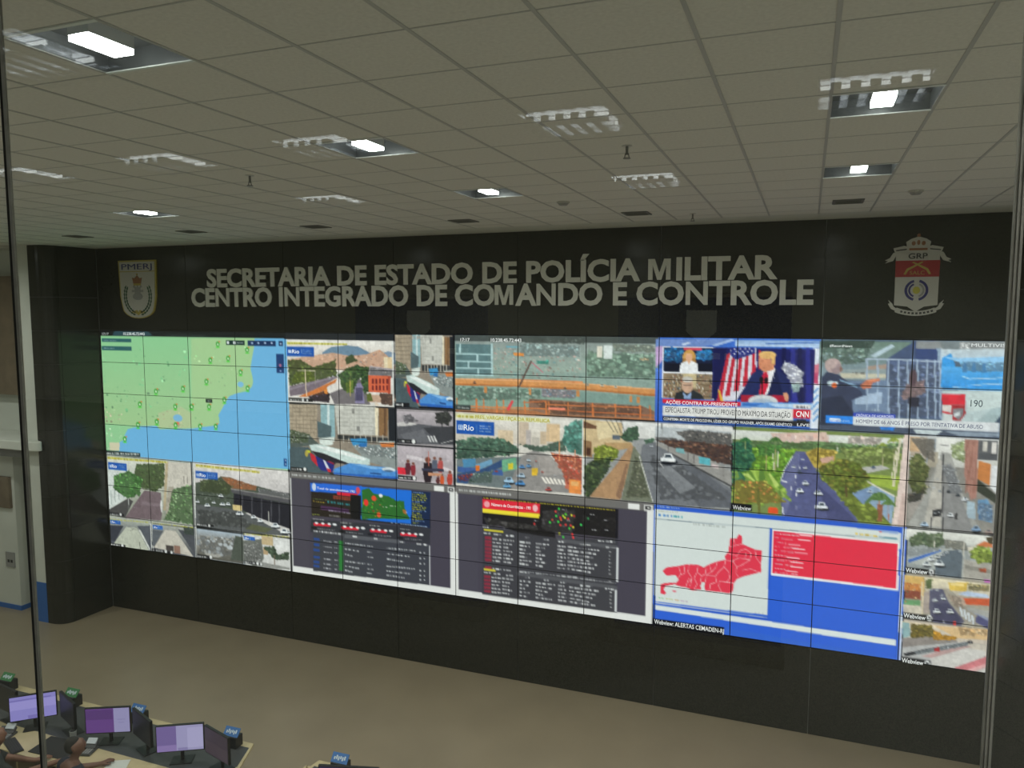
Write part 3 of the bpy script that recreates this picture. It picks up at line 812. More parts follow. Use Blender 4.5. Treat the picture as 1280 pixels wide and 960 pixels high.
E|d8e2dc|4750,3090,125,76
P|3f8fc4|5185,2948,5488,2897,5501,3016,5243,3120
P|2f6fae|5366,3031,5501,3016,5485,3135,5334,3138
P|d07a40|5725,2992,5989,2963,5976,3084,5759,3099
P|b0b8b4|5710,2956,6003,2925,6003,2970,5695,3004
P|c6d8d4|4416,3194,4623,3142,5180,3311,5541,3469,5539,3629,5418,3691,5206,3671,4650,3407,4461,3347
P|e8efec|4495,3199,4810,3211,5481,3463,5420,3517,4746,3314
P|2a2a30|4461,3362,4682,3403,5236,3686,4929,3659,4865,3754,4647,3638
P|c42f3c|4422,3400,4507,3472,4630,3712,4565,3802,4456,3637
P|8a2440|4647,3638,4865,3754,4897,3663,4804,3618
P|2b327c|4538,3497,4896,3730,4856,3937,4643,3917,4575,3791
P|d8dce8|4673,3586,4726,3628,4831,3930,4768,3939
P|c8303c|4745,3841,4817,3846,4831,3940,4768,3948
P|4f8ed2|4870,3849,5176,3628,5599,3658,5895,3657,6025,3723,6023,3963,4893,3999
P|2f66ba|4856,3937,5355,3926,6024,3903,6023,3973,4892,4018
P|7fb4e6|5176,3642,5599,3668,5835,3697,5598,3752
P|1f3f78|5537,3844,5745,3853,5745,3891,5536,3882
E|dfe8ec|5879,3724,117,60
E|4a6a8c|5879,3761,87,32
E|c8cc3a|4396,3389,51,43
E|b8a850|4363,3455,32,87
P|1a1a1c|4045,3890,4370,3890,4370,3993,4045,3993
T|d0d2d0|54,4063,3946,4258,3939
E|e0e2e0|4323,3921,29,53
P|22262a|4000,0,6000,0,6000,190,4000,190
P|d8dad6|5970,200,5995,200,5995,2000,5970,2000
P|9a9497|6020,2010,7000,2010,7000,3000,6020,3000
G|b9b0b6 a09a9e|6026,2068,7005,2452
P|5a5b60|6028,2501,6310,2406,6591,2425,7005,2452,7008,2918,6023,2982
P|3f4044|6479,2503,7011,2407,7008,2895,6755,2923
P|6c6d72|6078,2724,6478,2548,6588,2897,6191,2941
P|c9c6c4|6023,2410,6196,2349,6395,2412,6252,2470,6036,2509
F|3a3c38 2e302e 4a4c46|50,62,6691,2080,6898,2019,6979,2189,6910,2394,6703,2347
L|3a3a3a|26,6800,2293,6799,2472
F|8f8c90 7a787c 6a686c|30,54,6125,2219,6255,2140,6395,2330,6167,2419
P|d8d8d8|6545,2712,6573,2710,6622,2884,6588,2879
P|d8d8d8|6595,2707,6623,2704,6672,2879,6639,2873
P|d8d8d8|6645,2702,6673,2699,6722,2873,6689,2868
L|c8c8c8|17,6783,2898,7003,2785
P|1a1a1c|6033,2857,6356,2857,6356,2968,6033,2968
T|d8dad8|55,6053,2919,6263,2905
E|e4e6e4|6311,2900,31,59
P|b7aeb3|6020,3020,7000,3020,7000,4000,6020,4000
G|bcb2b8 a8a0a4|6025,3060,7004,3924
P|d6ced2|6188,3261,6445,3321,7000,3610,7000,3700,6444,3412,6188,3352
P|e03040|6026,3630,6172,3630,6172,3823,6026,3823
E|7a4a3a|6210,3442,28,45
P|5c2a34|6171,3497,6248,3487,6260,3650,6238,3818,6176,3827,6156,3664
E|7a4a3a|6301,3496,25,40
P|8a3038|6267,3544,6335,3535,6346,3680,6326,3829,6271,3837,6254,3692
E|7a4a3a|6552,3362,46,74
P|2c2226|6488,3452,6614,3436,6634,3705,6598,3982,6497,3997,6465,3728
E|7a4a3a|6670,3303,27,44
P|5a6070|6632,3357,6707,3347,6719,3508,6698,3674,6637,3682,6618,3521
E|7a4a3a|6767,3314,27,44
P|b0504c|6729,3367,6804,3358,6816,3518,6795,3683,6735,3691,6716,3531
E|7a4a3a|6923,3653,27,44
P|b8483c|6885,3707,6960,3697,6971,3857,6951,4021,6891,4030,6872,3871
E|7a4a3a|6793,3740,21,34
P|d05a30|6763,3782,6821,3774,6831,3899,6814,4028,6768,4035,6753,3910
E|7a4a3a|6723,3782,18,29
P|5a3030|6697,3818,6748,3811,6755,3919,6741,4030,6701,4036,6688,3929
P|3a3a4c|6443,3603,6821,3580,6821,3662,6442,3676
P|c89070|6555,3707,6793,3706,6778,3776,6555,3798
L|c87060|22,6567,3125,6570,3532
L|a0a0a4|13,6685,3021,6683,3382
P|1a1a1c|6033,3860,6349,3860,6349,3963,6033,3963
T|d8dad8|55,6050,3923,6269,3906
E|e4e6e4|6315,3904,28,55
P|0f1114|6985,0,7010,0,7010,4000,6985,4000
P|47434f|4020,4200,7020,4200,7020,7000,4020,7000
P|6f6d6b|4020,4000,7020,4000,7020,4200,4020,4200
P|e3e4e2|4020,6830,7020,6830,7020,7000,4020,7000
P|e3e4e2|6920,4150,7020,4150,7020,7000,6920,7000
P|d8d9d8|4020,4200,4050,4200,4050,7000,4020,7000
P|e6e6e4|6660,4040,6820,4040,6820,4190,6660,4190
P|dcdcda|6880,4040,7000,4040,7000,4200,6880,4200
P|2a2a2c|6900,4070,6980,4070,6980,4170,6900,4170
P|d0d0ce|6920,4100,6960,4100,6960,4140,6920,4140
P|4a4752|4050,4200,4370,4200,4370,6830,4050,6830
T|c9cac8|70,4060,4100,4900,4100
P|232326|4431,4276,6585,4276,6585,5230,4431,5230
P|35363c|4413,5366,6585,5222,6575,5681,4407,5749
P|3f4148|4449,5741,6575,5701,6543,6831,4436,6895
P|2a6ad8|4423,4290,5391,4252,5383,4519,4419,4542
E|c8d4e8|4493,4405,38,109
E|d84a58|5314,4386,36,98
P|d8283c|4933,4477,5305,4478,5298,4585,4931,4589
P|2a241f|4441,4560,5356,4584,5362,5199,4429,5257
P|6a3226|4863,4612,5170,4612,5170,4696,4863,4696
T|b8583a|37,4855,4613,5184,4611
T|b8583a|37,4854,4684,5170,4684
T|5f6f40|33,4470,4766,4794,4756
T|3a8f96|75,4739,4807,5168,4828
T|c0a83a|33,4469,4829,4711,4845
P|4a3050|4614,4932,5140,4957,5139,5052,4612,5045
T|b8b0c8|37,4762,5045,5218,5059
T|a8b858|33,4444,5213,4596,5208
T|d0d0d0|33,4774,5185,5003,5187
E|c8ccd0|5289,4726,26,37
E|c8ccd0|5226,4860,26,33
P|151517|5172,4531,5349,4531,5349,5201,5172,5201
P|206fd8|5373,4267,6265,4243,6250,5171,5362,5199
P|2f6a2c|5385,4355,5516,4283,5592,4425,5874,4463,5974,4568,6130,4563,6148,4820,6233,5046,5714,5117,5375,5197
F|3c7d34 28601f 4a8a3a|60,53,5397,4414,5566,4429,5873,4483,6125,4584,6196,5012,5402,5171
F|5ee03a 48d030|26,36,5395,4619,5590,4629,5624,5112,5402,5151
F|e04a30 e8702c d83a34|22,40,5395,4578,5643,4519,5768,4803,5689,5060,5428,5167
E|e83a30|5459,4711,41,90
E|e05030|5604,4566,41,73
E|e05a30|5689,5019,36,65
E|e8e8e8|5728,4469,35,48
E|e8e8e8|6155,4879,22,40
T|c8d8c0|32,5768,4783,5845,4782
T|c8d8c0|32,5891,4734,6003,4732
F|e08a40|4,32,6098,4788,6173,4816,6172,4936,6110,4907
P|1b2a48|6265,4243,6591,4233,6577,5231,6250,5171
T|88a8d8|31,6277,4289,6492,4272
T|c8c83a|31,6276,4341,6509,4321
T|c8c83a|31,6276,4394,6516,4372
T|c8c83a|31,6275,4446,6538,4421
T|c8c83a|31,6275,4499,6508,4478
T|88a8d8|31,6275,4551,6534,4526
T|c8c83a|31,6274,4604,6402,4599
T|c8c83a|31,6274,4657,6466,4641
T|c8c83a|31,6273,4710,6536,4682
T|c8c83a|31,6273,4762,6492,4741
T|88a8d8|31,6273,4815,6529,4787
T|c8c83a|32,6272,4868,6413,4860
T|c8c83a|32,6272,4921,6465,4903
T|c8c83a|32,6271,4973,6432,4961
T|c8c83a|32,6271,5026,6475,5006
T|88a8d8|32,6271,5079,6479,5058
T|c8c83a|32,6270,5132,6396,5126
T|a8c0e0|28,5841,5196,6565,5201
P|d8283a|4467,5462,4792,5446,4785,5523,4466,5543
E|f0f0f0|4523,5456,35,33
E|f0f0f0|4647,5451,35,33
E|f0f0f0|4770,5446,35,33
E|e4e6e8|4873,5440,43,37
T|b8b8b8|38,4455,5346,4676,5341
P|202022|4424,5576,4520,5576,4520,5647,4424,5647
T|909298|33,4548,5617,4876,5606
P|d8283a|5000,5471,5314,5455,5308,5530,4998,5550
E|f0f0f0|5053,5465,34,33
E|f0f0f0|5174,5460,34,33
E|f0f0f0|5293,5455,34,33
E|e4e6e8|5393,5449,42,37
T|b8b8b8|37,4988,5356,5201,5351
P|202022|4958,5583,5051,5583,5051,5653,4958,5653
T|909298|33,5078,5623,5396,5613
P|d8283a|5524,5457,5829,5442,5823,5516,5523,5536
E|f0f0f0|5576,5452,33,32
E|f0f0f0|5692,5447,33,32
E|f0f0f0|5808,5442,33,32
E|e4e6e8|5905,5436,40,36
T|b8b8b8|36,5512,5345,5719,5340
P|202022|5483,5568,5574,5568,5574,5637,5483,5637
T|909298|32,5600,5607,5909,5597
P|d8283a|6054,5460,6350,5445,6344,5518,6054,5537
E|f0f0f0|6105,5455,32,32
E|f0f0f0|6218,5450,32,32
E|f0f0f0|6330,5445,32,32
E|e4e6e8|6424,5439,39,36
T|b8b8b8|36,6043,5349,6244,5345
P|202022|6016,5569,6103,5569,6103,5637,6016,5637
T|909298|32,6129,5608,6428,5598
T|e0e2e4|63,4464,5704,5023,5700
P|5a5c62|5037,5693,6040,5665,6039,5767,5035,5806
T|eceef0|54,5199,5725,5284,5721
T|eceef0|53,5594,5711,5677,5707
T|eceef0|52,6045,5717,6125,5714
T|eceef0|52,6345,5715,6425,5711
T|eceef0|52,6412,5709,6491,5706
T|eceef0|52,6479,5712,6557,5709
P|2c4a8c|4460,5900,4575,5900,4575,5980,4460,5980
T|c8cad0|42,4653,5964,4809,5968
T|c8cad0|37,4863,5957,4923,5954
P|2f7a3a|4945,5907,5019,5907,5019,5985,4945,5985
T|c8ccd0|50,5052,5953,5432,5953
T|c8ccd0|41,5466,5954,5576,5949
T|c8ccd0|49,5821,5941,6326,5919
E|c0c4c8|6406,5951,17,28
E|c0c4c8|6477,5945,14,24
P|2c4a8c|4458,6058,4573,6058,4573,6137,4458,6137
T|c8cad0|42,4650,6121,4806,6124
T|c8cad0|37,4861,6113,4921,6109
P|2f7a3a|4943,6063,5017,6063,5017,6140,4943,6140
T|c8ccd0|50,5050,6108,5311,6131
T|c8ccd0|41,5464,6108,5553,6106
T|c8ccd0|49,5820,6092,6225,6090
E|c0c4c8|6404,6100,17,28
E|c0c4c8|6476,6093,14,24
P|2c4a8c|4455,6216,4570,6216,4570,6294,4455,6294
T|c8cad0|42,4648,6279,4804,6280
T|c8cad0|38,4859,6269,4918,6265
P|2f7a3a|4941,6219,5015,6219,5015,6296,4941,6296
T|c8ccd0|50,5048,6264,5189,6310
T|c8ccd0|41,5462,6261,5572,6255
T|c8ccd0|49,5818,6244,6123,6261
E|c0c4c8|6403,6250,17,28
E|c0c4c8|6475,6242,14,24
P|2c4a8c|4452,6430,4567,6430,4567,6508,4452,6508
T|c8cad0|42,4645,6491,4801,6492
T|c8cad0|38,4856,6481,4916,6476
P|2f7a3a|4938,6430,5012,6430,5012,6506,4938,6506
T|c8ccd0|50,5045,6474,5426,6468
T|c8ccd0|41,5460,6469,5549,6466
T|c8ccd0|49,5816,6450,6323,6420
E|c0c4c8|6402,6451,17,28
E|c0c4c8|6474,6444,14,24
P|2c4a8c|4449,6575,4565,6575,4565,6653,4449,6653
T|c8cad0|42,4643,6636,4799,6637
T|c8cad0|38,4854,6625,4913,6620
P|2f7a3a|4936,6573,5011,6573,5011,6650,4936,6650
T|c8ccd0|50,5043,6617,5305,6636
T|c8ccd0|41,5458,6610,5568,6603
T|c8ccd0|49,5815,6590,6221,6581
E|c0c4c8|6401,6589,17,28
E|c0c4c8|6473,6581,14,24
P|2c4a8c|4447,6704,4563,6704,4563,6781,4447,6781
T|c8cad0|42,4641,6764,4797,6764
T|c8cad0|38,4852,6752,4912,6747
P|2f7a3a|4934,6700,5009,6700,5009,6776,4934,6776
T|c8ccd0|50,5042,6744,5183,6788
T|c8ccd0|41,5457,6735,5546,6732
T|c8ccd0|49,5814,6713,6119,6726
E|c0c4c8|6400,6710,17,28
E|c0c4c8|6472,6702,14,24
P|2f7a3a|4945,5899,5009,5899,5009,6768,4945,6768
P|cfd2d4|6562,5724,6582,5724,6582,6822,6562,6822
P|47434f|7020,4200,9980,4200,9980,7000,7020,7000
P|6f6d6b|7020,4000,9980,4000,9980,4200,7020,4200
P|e3e4e2|7020,6830,9980,6830,9980,7000,7020,7000
P|e3e4e2|9880,4150,9980,4150,9980,7000,9880,7000
P|d8d9d8|7020,4200,7050,4200,7050,7000,7020,7000
P|e6e6e4|9620,4040,9780,4040,9780,4190,9620,4190
P|dcdcda|9840,4040,9960,4040,9960,4200,9840,4200
P|2a2a2c|9860,4070,9940,4070,9940,4170,9860,4170
P|d0d0ce|9880,4100,9920,4100,9920,4140,9880,4140
P|4a4752|7050,4200,7370,4200,7370,6830,7050,6830
T|c9cac8|70,7060,4100,7900,4100
P|18161a|7445,4220,9486,4220,9486,4974,7445,4974
P|3d3d44|7444,4997,8016,5027,8582,5140,9486,4966,9488,6850,7440,6871
P|18161a|7779,4981,8581,4922,8582,5118,8016,5071
F|3a3838 2c2a2c 4a4848|40,81,7485,4809,8275,4846,8327,4969,7511,4985
F|4a484a 3a383a|30,70,8377,4433,8878,4349,8831,4962,8378,4959
F|2a282a|24,68,8927,4427,9458,4420,9461,4885,8929,4900
T|d8c83a|35,7459,4254,9433,4256
P|e0283c|7445,4283,8341,4273,8336,4536,7445,4545
P|f0dc3a|7442,4545,8336,4536,8329,4652,7442,4654
E|f0a0a8|7518,4420,45,80
E|f0b8bc|8267,4399,38,87
E|3fd24a|8629,4356,17,34
E|d83a3a|8579,4434,17,34
E|d8d23a|8817,4489,17,34
E|b03030|8854,4504,17,34
E|a8e03a|8692,4532,17,34
E|d8d23a|8718,4571,17,34
E|3fd24a|8587,4550,17,34
E|3fd24a|8618,4697,17,34
E|3fe04a|8492,4733,17,34
E|d83a3a|8650,4583,17,34
E|d8583a|8660,4637,17,34
E|e03a3a|8731,4755,17,34
E|e03a3a|8805,4759,17,34
E|d8c83a|8843,4795,17,34
E|3fd24a|8786,4840,17,34
E|3fe06a|8958,4714,17,34
E|3f9a5a|9050,4534,17,34
E|f03a3a|8831,4984,17,34
E|f03a3a|8844,5055,17,34
E|3fd24a|8694,5066,17,34
E|a8a83a|8639,4998,17,34
E|d83a3a|8255,4815,17,35
E|58d23a|8730,4482,17,34
E|d83a3a|8767,4592,17,34
E|d83a3a|8651,4778,17,34
E|b05040|8530,4660,17,34
T|b8b8bc|38,8674,4362,8744,4359
T|b8b8bc|38,9076,4418,9144,4415
T|b8b8bc|38,9282,4527,9349,4524
T|b8b8bc|38,9289,4778,9356,4774
T|b8b8bc|39,8244,4733,8316,4729
T|b8b8bc|38,9110,4811,9178,4807
T|b8b8bc|38,8740,4632,8810,4628
P|d8cc3a|7471,5083,7779,5083,7779,5124,7471,5124
T|e8e8e8|40,7452,5023,7552,5022
T|9a9aa0|31,7779,5017,7819,5018
P|55565c|8607,5114,9475,5138,9476,5231,8607,5214
T|e6e8ea|54,7462,5193,7570,5185
T|e6e8ea|54,7622,5199,7750,5190
T|e6e8ea|53,7822,5197,7959,5187
T|e6e8ea|53,8116,5186,8178,5181
T|e6e8ea|52,8399,5189,8480,5183
T|e6e8ea|52,8622,5202,8722,5195
T|e6e8ea|51,8946,5208,9112,5196
T|e6e8ea|51,9311,5205,9378,5199
T|e6e8ea|51,9399,5204,9456,5200
T|e6e8ea|51,9199,5064,9439,5047
P|8a2f40|7484,5275,7597,5272,7597,5353,7484,5357
T|e0e2e4|54,7608,5324,7752,5323
T|e0e2e4|53,7779,5322,7951,5320
T|e0e2e4|53,8027,5323,8225,5320
T|e0e2e4|53,8281,5318,8481,5313
T|e0e2e4|52,8607,5315,8733,5316
T|e0e2e4|52,8763,5310,9225,5312
T|d0d2d4|38,9357,5319,9388,5317
P|8a2f40|7484,5375,7597,5371,7597,5453,7484,5457
T|e0e2e4|54,7608,5423,7752,5422
T|e0e2e4|54,7779,5421,7917,5425
T|e0e2e4|53,8027,5421,8181,5426
T|e0e2e4|53,8282,5415,8423,5422
T|e0e2e4|52,8608,5411,8733,5412
T|e0e2e4|52,8763,5406,9179,5416
T|d0d2d4|38,9358,5413,9389,5411
P|8a2f40|7483,5475,7597,5471,7597,5552,7483,5557
T|e0e2e4|54,7608,5523,7752,5521
T|e0e2e4|54,7779,5520,7882,5531
T|e0e2e4|53,8027,5520,8137,5533
T|e0e2e4|53,8282,5513,8364,5531
T|e0e2e4|52,8608,5507,8734,5508
T|e0e2e4|52,8764,5502,9134,5520
T|d0d2d4|38,9358,5507,9389,5505
P|8a2f40|7483,5575,7597,5570,7597,5652,7483,5657
T|e0e2e4|54,7608,5623,7752,5620
T|e0e2e4|54,7779,5619,7927,5621
T|e0e2e4|53,8027,5618,8197,5619
T|e0e2e4|53,8282,5610,8433,5614
T|e0e2e4|52,8608,5604,8734,5604
T|e0e2e4|52,8764,5598,9088,5625
T|d0d2d4|38,9359,5601,9390,5599
P|8a2f40|7483,5675,7597,5670,7597,5752,7483,5757
T|e0e2e4|54,7607,5722,7752,5720
T|e0e2e4|54,7779,5719,7893,5727
T|e0e2e4|53,8027,5716,8153,5726
T|e0e2e4|53,8282,5708,8375,5724
T|e0e2e4|52,8609,5701,8734,5700
T|e0e2e4|52,8764,5694,9188,5698
T|d0d2d4|38,9360,5696,9391,5693
P|8a2f40|7483,5775,7597,5770,7596,5852,7483,5857
T|e0e2e4|54,7607,5822,7752,5819
T|e0e2e4|54,7779,5818,7938,5816
T|e0e2e4|53,8027,5815,8212,5811
T|e0e2e4|53,8282,5805,8444,5806
T|e0e2e4|52,8609,5797,8735,5797
T|e0e2e4|52,8765,5790,9142,5803
T|d0d2d4|38,9360,5790,9391,5787
P|8a2f40|7483,5876,7596,5870,7596,5952,7483,5958
T|e0e2e4|54,7607,5922,7752,5919
T|e0e2e4|54,7779,5917,7904,5922
T|e0e2e4|53,8027,5914,8168,5919
T|e0e2e4|53,8282,5903,8385,5917
T|e0e2e4|52,8609,5894,8735,5893
T|e0e2e4|52,8765,5886,9097,5909
T|d0d2d4|38,9361,5884,9392,5882
P|8a2f40|7482,6077,7596,6070,7596,6152,7482,6159
T|e0e2e4|54,7607,6123,7752,6118
T|e0e2e4|54,7779,6117,7914,6118
T|e0e2e4|53,8027,6111,8184,6112
T|e0e2e4|53,8283,6099,8396,6110
T|e0e2e4|52,8610,6088,8736,6086
T|e0e2e4|52,8766,6079,9151,6087
T|d0d2d4|38,9362,6073,9393,6071
P|d8cc3a|7463,6149,7658,6149,7658,6202,7463,6202
P|55565c|7991,6128,9483,6161,9483,6247,7991,6219
T|e6e8ea|54,7468,6258,7577,6247
T|e6e8ea|54,7623,6260,7730,6249
T|e6e8ea|54,7826,6260,7954,6246
T|e6e8ea|53,8117,6249,8179,6242
T|e6e8ea|53,8404,6254,8486,6246
T|e6e8ea|52,8656,6258,8746,6249
T|e6e8ea|52,8956,6268,9113,6250
T|e6e8ea|51,9301,6265,9368,6257
T|e6e8ea|51,9380,6263,9438,6257
P|8a2f40|7471,6331,7579,6325,7579,6398,7471,6404
T|e0e2e4|50,7596,6367,7746,6360
T|e0e2e4|49,7768,6355,7938,6352
T|e0e2e4|49,8028,6359,8213,6352
T|e0e2e4|49,8283,6354,8585,6346
T|e0e2e4|48,8626,6345,8749,6351
T|e0e2e4|48,8787,6351,9219,6354
T|d0d2d4|38,9376,6342,9405,6343
P|8a2f40|7471,6432,7579,6425,7579,6498,7471,6505
T|e0e2e4|50,7595,6467,7746,6460
T|e0e2e4|50,7768,6455,7903,6460
T|e0e2e4|49,8028,6458,8169,6461
T|e0e2e4|49,8283,6452,8527,6457
T|e0e2e4|48,8626,6442,8750,6448
T|e0e2e4|48,8787,6448,9173,6460
T|d0d2d4|38,9377,6437,9406,6438
P|8a2f40|7470,6533,7579,6526,7579,6599,7470,6606
T|e0e2e4|50,7595,6568,7746,6560
T|e0e2e4|50,7768,6555,7869,6568
T|e0e2e4|49,8028,6557,8125,6570
T|e0e2e4|49,8284,6550,8469,6569
T|e0e2e4|48,8627,6539,8750,6545
T|e0e2e4|48,8788,6545,9127,6567
T|d0d2d4|38,9377,6532,9406,6533
P|8a2f40|7470,6634,7579,6627,7579,6700,7470,6707
T|e0e2e4|50,7595,6669,7746,6660
T|e0e2e4|50,7768,6655,7914,6657
T|e0e2e4|49,8028,6657,8185,6655
T|e0e2e4|49,8284,6649,8410,6681
T|e0e2e4|48,8627,6637,8751,6642
T|e0e2e4|48,8788,6642,9081,6675
T|d0d2d4|38,9378,6627,9407,6628
P|8a2f40|7470,6735,7579,6728,7579,6801,7470,6809
T|e0e2e4|50,7595,6769,7746,6761
T|e0e2e4|50,7767,6755,7880,6765
T|e0e2e4|49,8028,6756,8141,6765
T|e0e2e4|49,8284,6748,8531,6749
T|e0e2e4|48,8627,6734,8751,6739
T|e0e2e4|48,8789,6739,9182,6745
T|d0d2d4|38,9379,6722,9408,6723
P|cfd2d4|9463,5182,9491,5182,9491,6056,9463,6056
P|cfd2d4|9447,6256,9476,6256,9476,6831,9447,6831
T|a0a2a6|31,8069,6089,9470,6087
P|8fa59c|7010,0,10000,0,10000,2000,7010,2000
G|8f9a98 9aada2|7021,46,9966,898
P|7d9a8c|8992,499,9378,441,9963,572,9967,985,9021,992
F|86a490 7a9686 93ae9c|80,98,9018,364,9949,421,9955,986,9021,992
F|b88f88 c8a8a0 9ab0b0 a8988c d0b8b0 7fb0b4|150,51,7630,268,8913,278,8943,1041,8024,1092,7629,1020
F|8fa8a8 a8b8b4|60,64,7996,212,8913,233,8914,502,8052,534
F|4fae9c|8,46,8272,641,8462,633,8449,725,8300,718
P|e6e2d2|9159,235,9225,235,9225,513,9159,513
P|dde6e4|9249,223,9366,223,9366,539,9249,539
F|a8b0a0 8fa094|20,61,9376,176,9947,204,9949,377,9377,352
F|e0c8a0|4,39,9754,515,9877,510,9877,575,9754,567
P|5f7d80|7026,237,7617,237,7617,1020,7026,1020
L|aed0d2|38,7025,500,7618,503
L|aed0d2|38,7024,691,7618,700
L|aed0d2|38,7023,878,7618,869
L|aed0d2|38,7022,1042,7629,1034
L|b4d4d6|52,7097,226,7096,512
L|b4d4d6|52,7377,511,7376,682
L|b4d4d6|52,7230,688,7230,878
L|b4d4d6|52,7387,871,7387,1032
L|b4d4d6|51,7601,213,7606,1030
P|e0904a|7935,445,8093,449,8085,533,7946,519
P|6fb4c8|7828,272,8010,281,8010,313,7828,309
P|d88c58|7016,1138,7996,1103,8969,1108,8970,1153,7996,1164,7016,1206
P|86a294|7015,1317,9971,1421,9976,1947,7012,2018
F|6f9080 7f9c8c 94a89c|90,77,7030,1364,8328,1352,8329,1584,7028,1726
F|a8a8a8 9a8f9a c0a0a0 7fa0b8|60,46,8355,1305,8865,1340,8866,1545,8356,1536
P|7d9890|8866,1363,9971,1443,9974,1684,8920,1632
P|d4945a|7016,1138,7996,1131,8970,1153,9969,1229,9971,1395,8971,1311,7996,1290,7015,1302
P|b8743f|7015,1268,7996,1262,8970,1284,9971,1360,9971,1413,8971,1329,7996,1308,7015,1321
P|e6b080|7016,1138,7996,1131,8970,1153,9969,1229,9970,1255,8970,1175,7996,1154,7016,1167
P|c88850|7476,1336,7522,1333,7522,1504,7476,1498
P|c88850|8160,1340,8205,1337,8205,1504,8161,1498
P|c88850|8876,1340,8918,1337,8919,1500,8877,1494
P|c88850|9617,1424,9657,1421,9658,1581,9618,1575
P|c88850|9717,1439,9757,1436,9758,1595,9718,1589
E|20242a|9233,1210,28,16
P|e0d8c0|9204,1188,9212,1185,9218,1161,9240,1159,9248,1186,9255,1192,9255,1208,9204,1208
P|3a4650|9217,1185,9222,1167,9237,1166,9243,1185
E|20242a|9424,1238,27,16
P|e0d8c0|9396,1217,9404,1213,9410,1189,9432,1188,9439,1214,9447,1220,9447,1237,9396,1237
P|3a4650|9409,1214,9413,1196,9429,1195,9434,1213
E|20242a|9025,1205,28,16
P|e0d8c0|8996,1183,9005,1180,9010,1155,9033,1154,9041,1180,9048,1186,9048,1203,8996,1203
P|3a4650|9010,1180,9014,1162,9030,1161,9036,1179
E|20242a|7329,1251,32,17
P|a07050|7296,1228,7306,1224,7312,1199,7338,1197,7346,1225,7354,1232,7354,1249,7296,1249
P|3a4650|7311,1225,7316,1205,7334,1204,7340,1224
E|20242a|8709,1315,29,16
P|a07050|8679,1293,8689,1290,8694,1265,8718,1264,8725,1290,8733,1297,8733,1314,8680,1314
P|3a4650|8693,1290,8698,1272,8714,1271,8720,1290
L|5f4a44|46,8204,643,8010,1317
L|c07080|27,8217,689,8382,934
P|b2744c|7013,1911,7997,1889,9976,1926,9977,2000,7012,2018
P|8a6a58|8163,1596,9789,1655,9962,1773,9964,1949,8493,1988,8164,1876
F|6a5048 9a6a4c 7a5a50 a88060|70,55,8191,1640,9789,1677,9791,1920,8493,1964
L|d07a44|33,7038,1655,7042,2017
L|d07a44|47,7356,1652,7361,2011
L|d07a44|33,7470,1652,7475,2009
L|d07a44|33,7680,1650,7685,2006
L|d07a44|33,7785,1650,7790,2004
L|d07a44|32,8102,1647,8108,1998
L|d07a44|46,8424,1645,8431,1992
L|d07a44|32,8465,1645,8471,1991
L|d07a44|31,8753,1643,8760,1986
L|d07a44|45,9098,1641,9105,1980
L|d07a44|31,9417,1639,9424,1974
L|d07a44|44,9764,1636,9772,1968
L|d07a44|30,9900,1635,9908,1965
L|d88048|33,7013,1873,8438,1844
L|c87040|28,8080,1705,8438,1645
L|c06a3c|27,8493,1849,9963,1883
L|d07a48|27,8438,1724,9103,1718,9764,1701
P|e04a50|7827,1903,7912,1661,7946,1682,7870,1947
P|f08a70|8460,1796,8708,1795,8708,1859,8460,1861
P|3a4442|7019,1843,7256,1843,7256,1979,7019,1979
T|d0d4d0|38,7043,1909,7235,1923
P|4a5250|7010,0,10000,0,10000,170,7010,170
F|6f7a74 5a6460|20,55,8107,71,8964,75,8965,186,8107,186
P|d6d2ca|7010,2020,8970,2020,8970,4000,7010,4000
G|e2dfd8 cfc6b8|7018,2091,8973,2769
P|d3bfa2|7699,2437,7941,2437,7941,2840,7699,2840
P|c9b8a4|8011,2194,8165,2194,8165,2814,8011,2814
P|b8b0ac|8123,2395,8207,2395,8207,2809,8123,2809
P|dcbf98|8439,2201,8631,2201,8631,2669,8439,2669
P|c8b49a|8344,2420,8441,2420,8441,2736,8344,2736
P|bcb6ac|8220,2573,8331,2573,8331,2842,8220,2842
F|52705f 446150 5f7d68 3c574a|130,92,7024,2796,7277,2672,7770,2668,7997,2833,8011,3021,7597,3167,7022,3286
F|5f7a6a 506a5c|50,66,7997,2786,8386,2789,8711,2568,8712,2891,8276,2943
F|4f8478 5f9488 437468 6ba094|90,82,8710,2291,8869,2069,8969,2038,8968,2976,8766,2885,8671,2618
P|8f8c8a|8053,3064,8248,2922,8496,3010,8741,3492,8877,3937,7855,3974,7567,3799
P|6f7a7c|7022,3286,7597,3167,8053,3087,7855,3974,7019,3927
P|a29c98|8276,3037,8496,3034,8714,3449,8388,3540
P|c4705a|8496,2940,8971,3045,8971,3946,8716,3822,8714,3449
F|d8604a e08a60 b85044 c89080|80,60,8510,2962,8971,2999,8970,3877,8769,3721
P|e8904a|8782,3579,8942,3593,8944,3950,8775,3930
P|e8b070|8801,3623,8916,3630,8916,3745,8802,3739
P|3f5f9a|7036,3481,7770,3481,7770,3626,7036,3626
P|34507a|7035,3678,7480,3472,7770,3194,7770,3385,7184,3928,7034,3925
P|4f8ab0|7127,3273,7334,3228,7348,3440,7132,3498
P|70a0c0|7334,3394,7597,3215,7611,3334,7363,3560
P|6fae8a|7755,3219,7983,3120,7992,3428,7770,3530
P|d8c83a|7855,3303,7941,3268,7935,3436,7861,3460
P|d8742c|7334,3418,7407,3399,7398,3555,7339,3563
P|e0b83a|8207,3376,8305,3354,8299,3553,8211,3565
F|5a6a6c 889c94 3f5a4c a8b8b0|50,54,7065,3723,7626,3501,7596,3843,7244,3894
F|c84a30 3a4a8a|14,49,7035,3727,7304,3641,7214,3850,7064,3871
